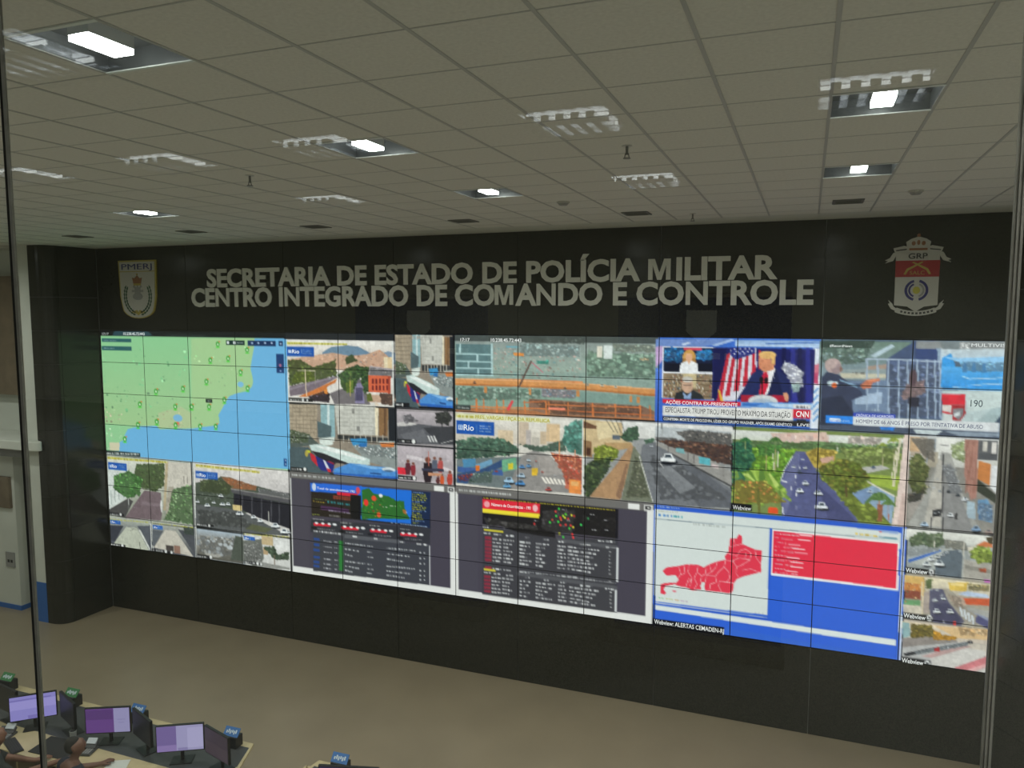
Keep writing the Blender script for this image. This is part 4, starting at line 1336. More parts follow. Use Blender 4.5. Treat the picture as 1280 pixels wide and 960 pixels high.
E|20242a|8169,3197,36,21
P|c8d8e4|8132,3172,8143,3167,8151,3136,8180,3133,8189,3165,8199,3173,8199,3194,8132,3198
P|3a4650|8149,3167,8155,3144,8175,3142,8183,3165
E|20242a|8068,3389,52,30
P|5a90c8|8014,3354,8030,3347,8041,3302,8083,3297,8096,3343,8110,3353,8110,3383,8014,3390
P|3a4650|8039,3346,8048,3313,8076,3309,8087,3342
E|20242a|8171,3347,45,26
P|6a98c4|8124,3316,8138,3309,8147,3270,8184,3266,8196,3306,8207,3315,8207,3342,8124,3347
P|3a4650|8145,3309,8153,3280,8178,3277,8187,3306
E|20242a|8061,3628,64,37
P|b8d0e4|7994,3585,8015,3576,8028,3521,8080,3514,8096,3571,8113,3584,8113,3621,7994,3630
P|3a4650|8025,3576,8036,3535,8071,3530,8084,3570
E|20242a|7879,3801,87,50
P|a8cce8|7789,3743,7817,3731,7834,3657,7905,3647,7927,3724,7949,3741,7949,3790,7789,3803
P|3a4650|7831,3731,7846,3675,7893,3669,7911,3723
E|20242a|8048,3838,74,42
P|4f8cc8|7972,3789,7995,3779,8010,3715,8069,3707,8088,3772,8107,3787,8107,3829,7972,3840
P|3a4650|8007,3778,8019,3731,8060,3725,8075,3771
E|20242a|7848,3929,62,35
P|6aa8d8|7784,3889,7803,3880,7816,3827,7866,3819,7882,3874,7898,3886,7898,3922,7784,3932
P|3a4650|7813,3879,7824,3840,7858,3835,7871,3873
E|20242a|8279,3195,21,12
P|c86a5a|8257,3180,8264,3178,8268,3159,8285,3157,8291,3176,8296,3180,8296,3193,8257,3195
P|3a4650|8267,3177,8271,3164,8282,3163,8287,3176
E|20242a|8376,3467,24,14
P|a8443a|8352,3451,8359,3448,8364,3427,8383,3424,8390,3446,8396,3451,8396,3465,8352,3468
P|3a4650|8363,3448,8367,3432,8380,3430,8385,3446
E|20242a|7672,3544,31,17
P|a84a4a|7640,3523,7650,3519,7656,3492,7682,3489,7690,3516,7698,3522,7698,3540,7640,3544
P|3a4650|7655,3519,7660,3499,7678,3496,7684,3516
E|20242a|8568,3530,17,10
P|e0e0e0|8549,3518,8555,3516,8558,3500,8573,3498,8577,3514,8582,3518,8582,3528,8549,3531
P|3a4650|8558,3515,8561,3504,8571,3503,8574,3514
E|20242a|8477,3923,51,29
P|b84a44|8424,3889,8440,3882,8450,3837,8491,3831,8505,3877,8518,3887,8518,3917,8424,3925
P|3a4650|8449,3881,8457,3848,8485,3844,8495,3876
P|ece6dc|8355,3573,8388,3573,8457,3733,8416,3734
P|ece6dc|8415,3579,8448,3579,8512,3735,8471,3736
P|ece6dc|8476,3585,8509,3585,8566,3736,8525,3737
P|ece6dc|8536,3590,8569,3590,8621,3738,8580,3739
P|ece6dc|8596,3596,8628,3596,8675,3739,8634,3740
P|ece6dc|8656,3602,8688,3602,8729,3740,8688,3742
L|e8a070|23,8630,2622,8632,3133
L|d89070|23,8859,2828,8856,3290
L|a8a098|18,8462,2361,8468,2827
P|dcdcb0|7018,2057,8483,2063,8483,2183,7017,2183
T|b8ac22|68,7036,2133,7308,2138
P|1f57ae|7023,2241,7638,2241,7638,2605,7023,2605
P|dfe8f6|7054,2366,7129,2366,7129,2496,7054,2496
P|1f57ae|7073,2390,7085,2390,7085,2470,7073,2470
P|1f57ae|7104,2387,7116,2387,7116,2467,7104,2467
L|8fb0dd|12,7358,2316,7358,2571
T|a9c2e6|33,7395,2359,7590,2358
T|a9c2e6|33,7395,2431,7590,2429
T|a9c2e6|33,7395,2503,7590,2501
P|e0e0dc|8960,2030,8990,2030,8990,4000,8960,4000
P|9a9c9c|8990,2020,10970,2020,10970,4020,8990,4020
G|e0e0de d0d0cc|8973,2037,10976,2438
P|b9bfc2|9977,2115,10960,2161,10964,2486,9980,2500
F|5a5a58 8f8c88 3a3c3c b0a8a0 75706a|90,47,10243,2233,10451,2165,10960,2207,10965,2533,10403,2454
F|8f8c8a 6a6a68|20,38,9979,2380,10245,2376,10298,2465,9980,2476
P|cbb48c|8979,2051,9519,2071,9522,2501,9683,2581,9295,2773,8984,3009
P|dccba4|9150,2095,9472,2090,9475,2408,9181,2538
P|6b4c38|8979,2086,9165,2203,9151,2268,8980,2260
P|8f6f50|8981,2559,9096,2597,9098,2995,8983,2959
P|4a2f24|9017,2755,9075,2755,9075,2948,9017,2948
P|5a6470|9383,2398,9495,2398,9495,2504,9383,2504
P|b8986c|9266,2603,9655,2560,9670,2680,9380,2812
L|3a3c3c|9,9291,2023,9404,2317
L|3a3c3c|9,9360,2017,9460,2341
L|3a3c3c|9,9430,2011,9516,2365
L|3a3c3c|9,9499,2004,9571,2388
F|47644c 3c5642 557258|70,58,9503,2430,9597,2200,9734,2129,9750,2477,9573,2554
F|52705a|20,43,9832,2468,9953,2407,9954,2551,9846,2563
F|7f8f34 8f9c40 6f7f2c 9aa84c|80,64,9125,2743,9295,2649,9477,2752,9465,2950,9298,3120,9127,3091
F|3a4a34 4c5f3a 2c3a2c 5a6a44|110,70,8990,3209,9127,3042,9381,2960,9355,3212,9188,3684,9075,4003,8995,4016
P|ad8966|9642,2625,9711,2666,9660,3073,9500,3996,9069,3984,9244,3576,9411,3204
P|8f6f56|9444,3895,9577,3084,9610,3080,9514,3994
P|757a68|9683,2630,9781,2863,9962,3986,9523,3992,9580,3478
F|5f6650 8a8c78 6f745c|60,58,9713,2871,9783,3058,9913,3871,9583,3923
P|73767b|9806,2592,9980,2510,10979,3491,10991,3961,9968,4034,9781,2863
P|63666c|10093,3018,10513,3012,10981,3609,10985,3939,10577,4006
F|6c6f74 7b7e82|60,97,9903,2848,10304,2991,10932,3758,10048,3899
P|808387|9986,3129,10173,3056,10520,3536,10312,3712
L|dcdcda|19,9762,2865,9962,3971
L|d0d0d0|19,10025,2978,10088,3115
L|c8c8c6|19,10249,2806,10617,3046,10978,3444
F|6a4a3c 5a3f36 4c3a34 80604c 3c3030|140,62,9993,2475,10192,2429,10506,2443,10964,2486,10971,2952,10614,2856,10195,2621
P|9a9894|9994,2523,10194,2611,10665,2826,10978,3092,10983,3420,10618,3103,10196,2755,9995,2595
P|7fb4b8|10247,2615,10352,2626,10367,2754,10254,2719
P|5fb4c0|10549,2793,10704,2822,10706,2996,10559,2958
P|c8b8b8|10718,2938,10807,2974,10808,3044,10719,3009
P|484848|10196,2755,10618,3103,10983,3420,10984,3467,10618,3150,10196,2793
L|6a6664|19,10141,2579,10143,2747
L|6a6664|19,10405,2692,10408,2916
L|6a6664|18,10484,2725,10487,2966
L|6a6664|18,10870,2890,10874,3213
L|5a5a58|23,10056,2050,10060,2443
E|20242a|10157,2970,110,68
P|e8ecee|10043,2889,10077,2873,10099,2773,10187,2762,10217,2868,10245,2891,10246,2959,10044,2971
P|3a4650|10096,2873,10113,2798,10174,2791,10197,2865
E|20242a|9931,2625,26,16
P|c8ccd0|9903,2605,9912,2602,9917,2578,9938,2576,9945,2601,9952,2606,9952,2623,9903,2625
P|3a4650|9916,2602,9920,2584,9935,2582,9940,2600
P|e8e8e8|10145,2934,10225,2934,10225,2963,10145,2963
P|6f6d6b|7020,4000,9980,4000,9980,4030,7020,4030
P|3c6cc8|10000,0,12000,0,12000,2020,10000,2020
P|6f8cc8|9961,47,10978,24,10581,217,9963,235
P|aac2e8|10681,169,10929,25,10978,56,10732,199
P|c8d8f0|10285,156,10375,107,10426,129,10324,192
G|8fb0dc bcd4f0|10978,38,11989,199
L|3f68b8|22,11344,128,11987,76
P|c8a8d8|9963,235,10050,209,10054,539,9968,731
L|a8d0f8|28,9970,921,10059,751
L|88b8f0|23,9974,1349,10061,1011
G|5a80d8 3060c8|9968,731,10071,2010
P|dfe6f2|11904,201,12025,201,12025,2009,11904,2009
P|d87a90|11912,597,11985,550,11989,792,11915,752
P|c04870|11915,774,11977,749,11982,1013,11920,995
L|5a98d8|35,11924,1216,11984,1079
L|5a98d8|35,11927,1372,11987,1234
L|5a98d8|35,11930,1527,11990,1389
L|5a98d8|35,11933,1683,11993,1544
L|5a98d8|35,11936,1839,11996,1700
P|e8eaf0|10045,219,10723,219,10723,1447,10045,1447
P|141c38|10059,242,10702,242,10702,808,10059,808
F|2f88c8 205a98 48a8e0 1a3a70|40,61,10064,256,10325,248,10303,576,10067,585
F|2f88c8 205a98 48a8e0|34,55,10480,290,10695,283,10698,513,10482,522
P|d0485c|10320,239,10551,239,10551,306,10320,306
P|0c1020|10068,623,10305,623,10305,819,10068,819
P|0c1020|10509,613,10700,613,10700,799,10509,799
E|c89850|10397,469,77,167
E|b08040|10342,583,30,93
E|b08040|10458,578,30,93
P|eceef2|10272,821,10288,614,10367,550,10431,547,10504,614,10522,817
E|e0ac88|10394,460,43,111
P|e0ac88|10375,549,10421,547,10397,642
E|c89850|10396,348,51,41
P|8a7860|10065,859,10710,859,10710,1429,10065,1429
P|6a5840|10066,973,10704,973,10704,956,10066,956
P|6a5840|10068,1110,10706,1110,10706,1091,10068,1091
P|6a5840|10069,1248,10708,1248,10708,1225,10069,1225
P|6a5840|10070,1386,10710,1386,10710,1360,10070,1360
B|d8d0c0 a85040 506878 c8b890 3a3430 e8e4d8 8a6a48|130,10,52,10070,869,10332,846,10312,1421,10076,1437
B|d8d0c0 a85040 506878 c8b890 3a3430 e8e4d8|110,10,51,10461,839,10700,827,10708,1415,10518,1312
P|c8b890|10319,856,10490,856,10490,1174,10319,1174
P|2a2e30|10208,1466,10233,1308,10336,1240,10465,1231,10569,1332,10609,1437
E|c8a48c|10382,1124,67,168
E|c8c4bc|10380,984,67,60
P|8fa8d0|10324,1269,10377,1369,10440,1261,10429,1436,10339,1442
L|3a3430|14,10330,1113,10438,1107
P|1d2060|10707,228,11928,228,11928,1420,10707,1420
P|16184c|10707,237,10882,232,10750,1510,10724,1512
P|14174a|11536,212,11588,211,11638,1443,11567,1448
P|2a2f88|11642,209,11694,208,11744,1434,11674,1440
P|14174a|11724,207,11775,205,11826,1428,11756,1434
P|2a2f88|11817,204,11868,202,11919,1421,11849,1426
P|d8d8e4|10932,230,11225,221,11244,650,10999,1445,10779,1461,10783,1202,10852,782
P|c02a3c|10877,383,10921,344,10824,1458,10764,1462
P|c02a3c|10953,357,10995,333,10928,1330,10868,1344
P|c02a3c|11029,332,11068,321,11030,1204,10971,1226
P|c02a3c|11105,307,11141,310,11131,1078,11073,1109
P|c02a3c|11180,281,11214,298,11232,954,11174,994
P|c02a3c|11255,257,11287,287,11332,831,11274,879
P|e0b03c|10776,1202,10801,1210,10849,1456,10812,1459
P|27307c|10931,221,11206,213,11215,348,10985,502,10921,390
E|f0f0f8|10976,256,12,22
E|f0f0f8|11030,245,12,22
E|f0f0f8|11092,243,12,22
E|f0f0f8|11148,242,12,22
E|f0f0f8|10997,310,12,22
E|f0f0f8|11061,308,12,22
E|f0f0f8|11124,306,12,22
E|f0f0f8|11178,295,12,22
E|f0f0f8|10973,365,12,22
E|f0f0f8|11027,354,12,22
E|f0f0f8|11086,352,12,22
F|e8eaf4 d8dcec f4f6fa c8cce0|70,49,11544,659,11589,522,11708,606,11803,735,11798,1047,11718,1141,11643,922
F|a8c8c8 c0dcd8|20,40,11668,1010,11774,1004,11765,1182,11684,1210
P|232c5c|11059,1344,11105,1089,11186,811,11305,670,11448,640,11594,835,11665,1100,11650,1302,11484,1314
P|1a2148|11376,1322,11438,731,11473,662,11579,1307
P|f0f0f4|11319,782,11436,641,11468,684,11387,1253,11351,1278
P|d02440|11326,781,11374,766,11395,1026,11351,1278,11278,1283,11298,964
E|d8906c|11339,542,71,198
P|d8906c|11387,576,11459,550,11454,708,11331,781
E|e8c078|11367,374,100,80
P|e8b870|11408,350,11463,393,11461,573,11428,596
P|e0b070|11271,400,11300,345,11407,341,11397,441,11289,454
L|8a4a38|13,11288,526,11322,515
L|a05848|13,11296,693,11334,682
E|c87c5c|11284,589,14,36
E|1c1418|11305,950,26,72
E|1c1418|11363,956,24,67
L|1c1418|22,11310,1009,11320,1280
L|e8e8e8|13,11447,870,11463,914
P|a82038|11051,1299,11626,1273,11633,1425,11053,1459
E|d0d4d8|11330,1448,168,154
E|a8b8c8|11330,1475,125,100
P|d89a78|11568,1223,11620,1201,11645,1325,11624,1426,11594,1374
P|6a9ad8|11049,1469,11928,1429,11931,1572,11050,1579
P|b8d4f0|11390,1479,11928,1447,11930,1536,11488,1544
P|3a70c0|11074,1485,11342,1474,11246,1545,11075,1550
P|d8283c|10058,1467,11053,1467,11053,1565,10058,1565
P|e0e0de|10060,1629,11700,1629,11700,1843,10060,1843
P|d8283c|10060,1629,10075,1629,10075,1867,10060,1867
P|e4e4e4|11693,1470,11905,1470,11905,1565,11693,1565
P|d0243a|11695,1573,11909,1573,11909,1788,11695,1788
P|1c1a1e|10062,1906,11901,1906,11901,1972,10062,1972
G|5a88d8 78a8e0|9981,2028,12025,2009
P|28282e|10062,1882,11700,1843,11899,1842,11901,1963,11702,1969,10063,1992
P|e0e0de|10060,1629,11695,1568,11700,1843,10062,1868
P|18181c|11742,1812,11848,1812,11848,1869,11742,1869
T|28282c|40,11736,1525,11876,1523
T|f0d0d4|31,11748,1775,11858,1770
P|55687c|12000,0,14000,0,14000,2020,12000,2020
G|70887c 8496a4|11988,38,13047,814
F|5a7468 7f988c 4c6258 8fa49a 9ab4b8|90,66,11992,57,12540,80,12512,479,12232,564,12001,500
F|d8e0dc c0d0cc|12,21,12465,63,12595,60,12581,259,12488,244
P|94a2a4|12196,676,12754,613,12760,902,12220,896
P|c8c4b0|12217,749,12757,739,12759,829,12238,858
T|7a7a78|43,12349,735,12499,742
P|a89488|12514,588,12733,524,12736,632,12497,662
P|4a5a7c|12749,397,13027,14,13239,9,13309,376,13342,1649,12760,1664
G|5a6a8c 46506c|12732,470,13341,1613
P|3a4a78|13010,14,13221,9,13301,411,13037,422
P|b8ccd8|12546,351,12778,91,12815,144,12602,403
P|94aac0|13239,27,13309,25,13336,1081,13319,1082
P|7084a0|12277,930,12760,866,12778,1663,12386,1586
P|a8bcd4|12397,1217,12692,1123,12698,1378,12401,1419
P|4c5c78|12298,1002,12485,954,12528,1208,12361,1293
F|6a7a98 58688a 7c8cac|80,72,12752,541,13304,517,13333,1614,12777,1626
L|a4b6cc|32,12511,435,12546,1720
L|a4b6cc|32,12631,431,12667,1709
L|a4b6cc|32,12746,426,12783,1699
L|a4b6cc|32,12858,422,12895,1689
L|a4b6cc|32,12957,418,12995,1680
L|a4b6cc|31,13051,414,13090,1671
L|a4b6cc|31,13152,410,13191,1662
L|a4b6cc|31,13235,407,13274,1655
L|a4b6cc|31,13287,405,13326,1650
L|b4c4d8|32,12501,429,12749,426,13302,447
L|8fa4c0|25,12524,1025,13317,1018
F|a88c8c b89a98 8f7a80|34,50,12911,1109,12978,925,13137,844,13161,1092,13022,1245,12933,1288
E|5a4850|13020,815,35,178
P|2f3040|12985,1212,13092,1204,13098,1419,12990,1428
G|c9d2d4 bcd0e0|13300,25,13960,420
P|3f9fe8|13309,376,13402,267,13502,788,13966,797,13964,1011,13326,1010
G|5ab0f0 3a98e4|13314,552,13974,986
P|98ccf4|13317,340,13491,369,13954,317,13961,557,13666,536,13458,440
F|7ab8e8 a8d8f4 6a98c0|30,45,13493,439,13948,454,13953,626,13532,647
P|4a80b0|13526,665,13538,472,13558,471,13581,672
P|4a80b0|13620,660,13632,468,13652,467,13674,668
P|4a80b0|13721,655,13733,464,13753,463,13776,662
L|c8e4f8|20,13535,752,13605,800,13957,763
L|bfe0f8|21,13438,986,13744,907,13952,884
L|2f80d0|14,13333,975,13677,936
P|bccdd0|13326,1039,13974,1010,13984,1696,13344,1720
P|a8bcc0|13698,1687,13969,1177,13984,1696
P|3c4c60|13884,1688,13979,1418,13987,1678
P|c8d6d6|13578,1082,13965,1039,13941,1352,13607,1484
P|d83040|13328,1117,13571,1114,13578,1381,13568,1339,13334,1347
P|a83038|13430,1339,13577,1339,13584,1521,13534,1674,13439,1669
P|d8d0cc|13338,1350,13434,1350,13434,1499,13342,1489
P|c83a44|13341,1478,13435,1516,13436,1552,13343,1524
P|ccd4d4|13357,1541,13453,1550,13453,1681,13361,1683
P|8a8a90|13450,1426,13562,1410,13557,1559,13517,1669,13454,1568
P|d8e0e4|13470,1531,13529,1473,13523,1562,13472,1602
P|39405a|12008,871,12063,727,12198,787,12335,963,12451,1103,12490,1210,12361,1330,12413,1954,12011,1994
P|2c3248|12007,1319,12246,1227,12406,1659,12413,1954,12011,1994
E|b8a0a0|12133,587,83,147
E|a08c90|12177,659,57,103
E|c0aaa8|12108,551,64,103
P|8a6a60|12214,602,12245,637,12235,718,12208,712
P|c8785c|12449,1011,12520,879,12658,835,12669,889,12587,948,12570,1040,12487,1071
P|d88a68|12521,886,12658,842,12659,879,12540,922
E|c8dce4|12116,976,42,51
E|d8e4e8|12174,973,26,36
E|e06a38|12155,1018,30,48
L|8ab0cc|29,12220,904,12412,1032
P|5a6c98|12387,1660,12441,1545,12721,1558,12778,1663,12761,1719
T|c8d4dc|36,12572,1519,12683,1532
P|2c3446|12000,1825,12088,1825,12088,1986,12000,1986
P|2a86e8|12072,1680,12388,1680,12388,1864,12072,1864
P|3048b8|12382,1598,12852,1598,12852,1693,12382,1693
P|d8dce0|12384,1690,13933,1690,13933,1847,12384,1847
P|d8dce0|12384,1690,12852,1685,13930,1683,13933,1875,12388,1875
P|4a5468|12001,1912,12388,1882,13933,1882,13937,2021,11995,2006
P|2a80e0|12691,1890,12856,1881,12840,1956,12693,1949
P|c8d4d8|13038,1904,13358,1904,13290,2011,13076,1990
P|8a98a8|13358,1904,13933,1892,13936,1979,13534,2004
P|f0f4fa|12118,1751,12239,1751,12239,1822,12118,1822
P|8e9294|13028,21,13945,3,13950,167,13031,180
P|7a8488|13274,19,13481,14,13486,181,13313,179
P|3a4a44|11992,38,12594,24,12561,187,11995,197
F|8fa89c c8d4d0|14,18,12465,45,12594,42,12579,169,12486,161
L|f0f2f2|17,13491,55,13526,107,13493,153
L|f0f2f2|17,13588,53,13543,106,13584,164
E|f0f2f2|13525,54,11,20
E|f0f2f2|13557,158,11,20
P|7a8c50|11000,2030,13000,2030,13000,4030,11000,4030
G|dcdedc ccd2c4|10971,2108,13004,2331
P|d8bcb0|11436,2141,12088,2050,12119,2304,11495,2346
B|d0a89c d8bcb4 c8b0ac e0ccc4|30,44,115,11492,2162,12115,2098,12119,2278,11523,2343
F|d8c8c0 c8c4bc|16,71,12351,2100,12711,2113,12689,2266,12355,2278
F|6a8a5a 58784c 7a9864|120,75,10986,2348,11743,2319,11985,2267,12588,2303,12964,2186,12970,2435,12202,2501,11881,2460,10989,2563
P|6f9838|10989,2563,11746,2476,11669,2801,11580,3236,11557,3506,11010,4026
F|7fae3c 8fbc48 6a9a34 5a8a34|160,80,11017,2506,11746,2476,11644,2910,11572,3238,11259,3336,11027,3207
F|2f6048 3c7050 255040 4a805a|130,80,10981,2403,11187,2380,11249,2747,11197,3022,10991,3104
F|4a7a3c 5a8c44|60,69,11272,2424,11579,2390,11555,2604,11305,2687
L|a8a070|18,11495,2320,11509,3007
L|4a7038|26,11495,2320,11542,2303,11585,2354
L|5c8044|26,11495,2320,11540,2281,11582,2339
L|3a6034|26,11495,2320,11535,2262,11573,2326
L|4a7038|26,11495,2320,11527,2245,11558,2315
L|5c8044|26,11495,2320,11517,2233,11540,2307
L|3a6034|26,11495,2320,11506,2226,11518,2304
L|4a7038|26,11495,2320,11493,2224,11495,2304
L|5c8044|26,11495,2320,11481,2228,11472,2309
L|3a6034|26,11495,2320,11470,2238,11450,2317
L|4a7038|26,11495,2320,11460,2252,11431,2329
L|5c8044|26,11495,2320,11453,2270,11417,2343
L|3a6034|26,11495,2320,11448,2291,11409,2358
L|4a7038|26,11495,2320,11447,2313,11406,2374
L|b0a070|16,11385,2438,11398,3022
L|4a7038|23,11385,2438,11428,2422,11467,2468
L|5c8044|23,11385,2438,11426,2403,11464,2455
L|4a7038|23,11385,2438,11422,2385,11455,2443
L|5c8044|23,11385,2438,11414,2370,11442,2433
L|4a7038|23,11385,2438,11405,2359,11426,2426
L|5c8044|23,11385,2438,11395,2353,11406,2423
L|4a7038|23,11385,2438,11384,2352,11385,2424
L|5c8044|23,11385,2438,11373,2355,11364,2428
L|4a7038|23,11385,2438,11363,2364,11345,2435
L|5c8044|23,11385,2438,11354,2377,11328,2446
L|4a7038|23,11385,2438,11347,2394,11315,2459
L|5c8044|23,11385,2438,11343,2412,11307,2473
L|4a7038|23,11385,2438,11342,2432,11305,2487
L|98a068|16,11129,2360,11138,2734
L|3a7040|23,11129,2360,11173,2344,11212,2391
L|4c8048|23,11129,2360,11171,2325,11209,2377
L|2f6038|23,11129,2360,11166,2307,11201,2365
L|3a7040|23,11129,2360,11159,2292,11188,2355
L|4c8048|23,11129,2360,11150,2280,11170,2348
L|2f6038|23,11129,2360,11139,2274,11150,2345
L|3a7040|23,11129,2360,11128,2273,11129,2345
L|4c8048|23,11129,2360,11117,2276,11108,2349
L|2f6038|23,11129,2360,11106,2285,11088,2357
L|3a7040|23,11129,2360,11098,2298,11071,2367
L|4c8048|23,11129,2360,11091,2315,11058,2380
L|2f6038|23,11129,2360,11087,2334,11050,2394
L|3a7040|23,11129,2360,11086,2354,11047,2409
L|d0ccb8|26,11478,2613,11484,2984
L|d0ccb8|26,11532,2554,11533,2924
P|575c88|11747,2528,11861,2525,12024,2912,12385,3690,12496,4008,11966,4076,11608,4032,11572,3238,11643,2857
P|6a6f98|11747,2539,11801,2543,11782,2944,11662,3969,11613,3978,11594,3234
P|484c74|12004,3228,12334,3750,12470,4012,12154,4043
L|d8dce4|15,11861,2536,12011,2914,12192,3305,12440,3810
L|dfe2e8|20,11716,2637,11617,2966,11582,3183
L|e4e6ec|21,11759,3211,11763,3295
L|e4e6ec|21,11772,3473,11776,3557
L|e4e6ec|21,11775,3764,11779,3848
L|e4e6ec|21,11756,3053,11760,3137
L|e4e6ec|20,11793,2837,11797,2921
L|e4e6ec|21,11706,3324,11710,3408
L|e8eaf0|31,11582,3204,11655,3236
L|e8eaf0|26,11610,3818,11624,4003
E|20242a|11771,2578,11,7
P|dfe4ec|11758,2569,11762,2567,11764,2556,11774,2555,11777,2567,11780,2569,11780,2577,11758,2578
P|3a4650|11764,2567,11766,2559,11772,2558,11775,2566
E|20242a|11834,2718,17,11
P|dfe4ec|11815,2704,11821,2701,11824,2684,11838,2682,11843,2700,11848,2704,11848,2716,11816,2718
P|3a4650|11824,2701,11826,2688,11836,2687,11840,2700
E|20242a|11734,2901,27,17
P|dfe4ec|11706,2880,11715,2876,11720,2850,11741,2848,11749,2875,11756,2881,11756,2899,11707,2901
P|3a4650|11719,2876,11723,2857,11738,2855,11744,2874
E|20242a|11871,2915,26,17
P|dfe4ec|11843,2894,11851,2890,11856,2864,11878,2861,11885,2888,11892,2895,11892,2912,11844,2915
P|3a4650|11856,2890,11860,2871,11875,2869,11880,2888
E|20242a|11803,3008,32,21
P|5a6480|11769,2983,11779,2978,11785,2946,11811,2943,11820,2976,11829,2983,11829,3005,11769,3009
P|3a4650|11784,2978,11789,2954,11807,2952,11814,2975
E|20242a|11879,3261,44,29
P|dfe4ec|11833,3226,11847,3220,11855,3176,11891,3171,11903,3216,11915,3226,11915,3256,11834,3262
P|3a4650|11854,3219,11861,3187,11885,3184,11895,3216
E|20242a|11816,3450,50,33
P|dfe4ec|11763,3411,11778,3403,11788,3354,11828,3348,11842,3399,11856,3410,11856,3444,11763,3451
P|3a4650|11787,3403,11794,3366,11822,3362,11833,3398
E|20242a|12027,3470,50,33
P|dfe4ec|11975,3431,11991,3424,12000,3375,12040,3369,12054,3419,12067,3431,12067,3464,11976,3471
P|3a4650|11999,3423,12007,3387,12034,3383,12045,3419
E|20242a|12074,3786,76,50
P|dfe4ec|11995,3728,12018,3716,12032,3641,12093,3631,12114,3708,12134,3725,12135,3776,11996,3789
P|3a4650|12031,3715,12042,3659,12084,3652,12100,3707
P|b8a050|11861,2541,11988,2422,12201,2449,12207,2732,12051,2908,11970,2867
F|b09a48 a08a3c c0aa58|50,67,11869,2540,12015,2419,12228,2472,12180,2684,11996,2811
P|c8a090|12019,2652,12178,2581,12180,2710,12048,2763
P|7d8c3a|11984,2917,12371,3020,12580,3093,12711,3227,12856,4020,12522,4003,12220,3352
F|8a9a44 74843a 98a84c|120,83,12028,3068,12529,3100,12855,3969,12496,3982,12221,3404
P|9ab04a|12577,2940,12932,2942,12914,3247,12632,3137
P|8fa8c0|12482,3364,12633,3162,12891,3352,12869,4018,12723,3736
P|7a94b8|12405,3376,12583,3221,12639,3443,12540,3613
L|d8d4c8|30,12580,3093,12892,3377
P|b8b8b4|12496,2798,12725,2717,12828,2779,12576,2915
E|20242a|12641,2795,28,18
P|6a7a90|12611,2772,12620,2768,12625,2740,12647,2737,12655,2767,12663,2773,12663,2792,12612,2795
P|3a4650|12625,2768,12629,2747,12644,2745,12650,2766
E|20242a|12614,3322,30,20
P|c8d8e8|12582,3298,12591,3293,12597,3262,12622,3258,12630,3290,12638,3297,12639,3318,12582,3323
P|3a4650|12597,3293,12601,3270,12618,3267,12625,3290
F|8a9a5c 7a8c4c 9aa868|90,76,12253,2418,12589,2328,12942,2338,12926,2691,12365,2763
F|6a7c34 7a8a3c 5a6c30 8a8a40 5c5a2c|160,78,11997,2863,12258,2623,12468,2699,12591,2989,12481,3313,12327,3440,12083,3164
L|5a4a30|41,12336,3231,12349,3478
L|b8b090|11,12728,2287,12741,2740
L|8a9a44|16,12728,2287,12757,2276,12784,2310
L|a0b050|16,12728,2287,12756,2262,12782,2300
L|7a8a3c|16,12728,2287,12752,2249,12776,2291
L|8a9a44|16,12728,2287,12748,2238,12767,2284
L|a0b050|16,12728,2287,12741,2230,12755,2279
L|7a8a3c|16,12728,2287,12734,2225,12742,2276
L|8a9a44|16,12728,2287,12726,2224,12727,2277
L|a0b050|16,12728,2287,12719,2227,12713,2280
L|7a8a3c|16,12728,2287,12712,2233,12700,2285
L|8a9a44|16,12728,2287,12706,2243,12688,2293
L|a0b050|16,12728,2287,12701,2255,12680,2302
L|7a8a3c|16,12728,2287,12699,2268,12674,2312
L|8a9a44|16,12728,2287,12698,2283,12672,2322
L|c0b894|15,12851,2173,12870,2875
L|90a048|22,12851,2173,12889,2159,12924,2202
L|a8b454|22,12851,2173,12887,2140,12921,2190
L|7a8c40|22,12851,2173,12883,2124,12914,2178
L|90a048|22,12851,2173,12877,2109,12902,2169
L|a8b454|22,12851,2173,12868,2099,12887,2162
L|7a8c40|22,12851,2173,12859,2093,12869,2159
L|90a048|22,12851,2173,12849,2091,12851,2159
L|a8b454|22,12851,2173,12839,2095,12832,2163
L|7a8c40|22,12851,2173,12830,2103,12815,2170
L|90a048|22,12851,2173,12823,2115,12800,2180
L|a8b454|22,12851,2173,12817,2131,12789,2192
L|7a8c40|22,12851,2173,12813,2148,12782,2205
L|90a048|22,12851,2173,12812,2167,12779,2218
L|d8d0b8|44,12924,2090,12867,3153
L|e0d8c4|24,12891,2294,12845,3004
L|dcdcd4|15,12217,2293,12220,2473
P|e0ccc4|12959,2012,13014,2011,13028,4015,12869,4018,12924,3145
P|d0b8b0|12965,3290,13005,3284,13008,4018,12932,4017
L|b08060|32,12717,3481,12730,3940
L|5a7a44|46,12717,3481,12796,3447,12869,3536
L|6a8a50|46,12717,3481,12793,3409,12863,3509
L|4a6a3c|46,12717,3481,12784,3375,12848,3486
L|5a7a44|46,12717,3481,12770,3346,12824,3467
L|6a8a50|46,12717,3481,12753,3324,12792,3455
L|4a6a3c|46,12717,3481,12734,3312,12755,3450
L|5a7a44|46,12717,3481,12713,3311,12716,3453
L|6a8a50|46,12717,3481,12692,3319,12677,3463
L|4a6a3c|46,12717,3481,12673,3337,12641,3479
L|5a7a44|46,12717,3481,12657,3363,12609,3501
L|6a8a50|46,12717,3481,12645,3396,12586,3528
L|4a6a3c|46,12717,3481,12638,3434,12571,3556
L|5a7a44|46,12717,3481,12636,3473,12566,3585
L|b06a50|18,12821,3567,12831,3922
L|6a8a50|26,12821,3567,12866,3547,12907,3597
L|4a6a3c|26,12821,3567,12864,3525,12904,3582
L|6a8a50|26,12821,3567,12859,3506,12895,3569
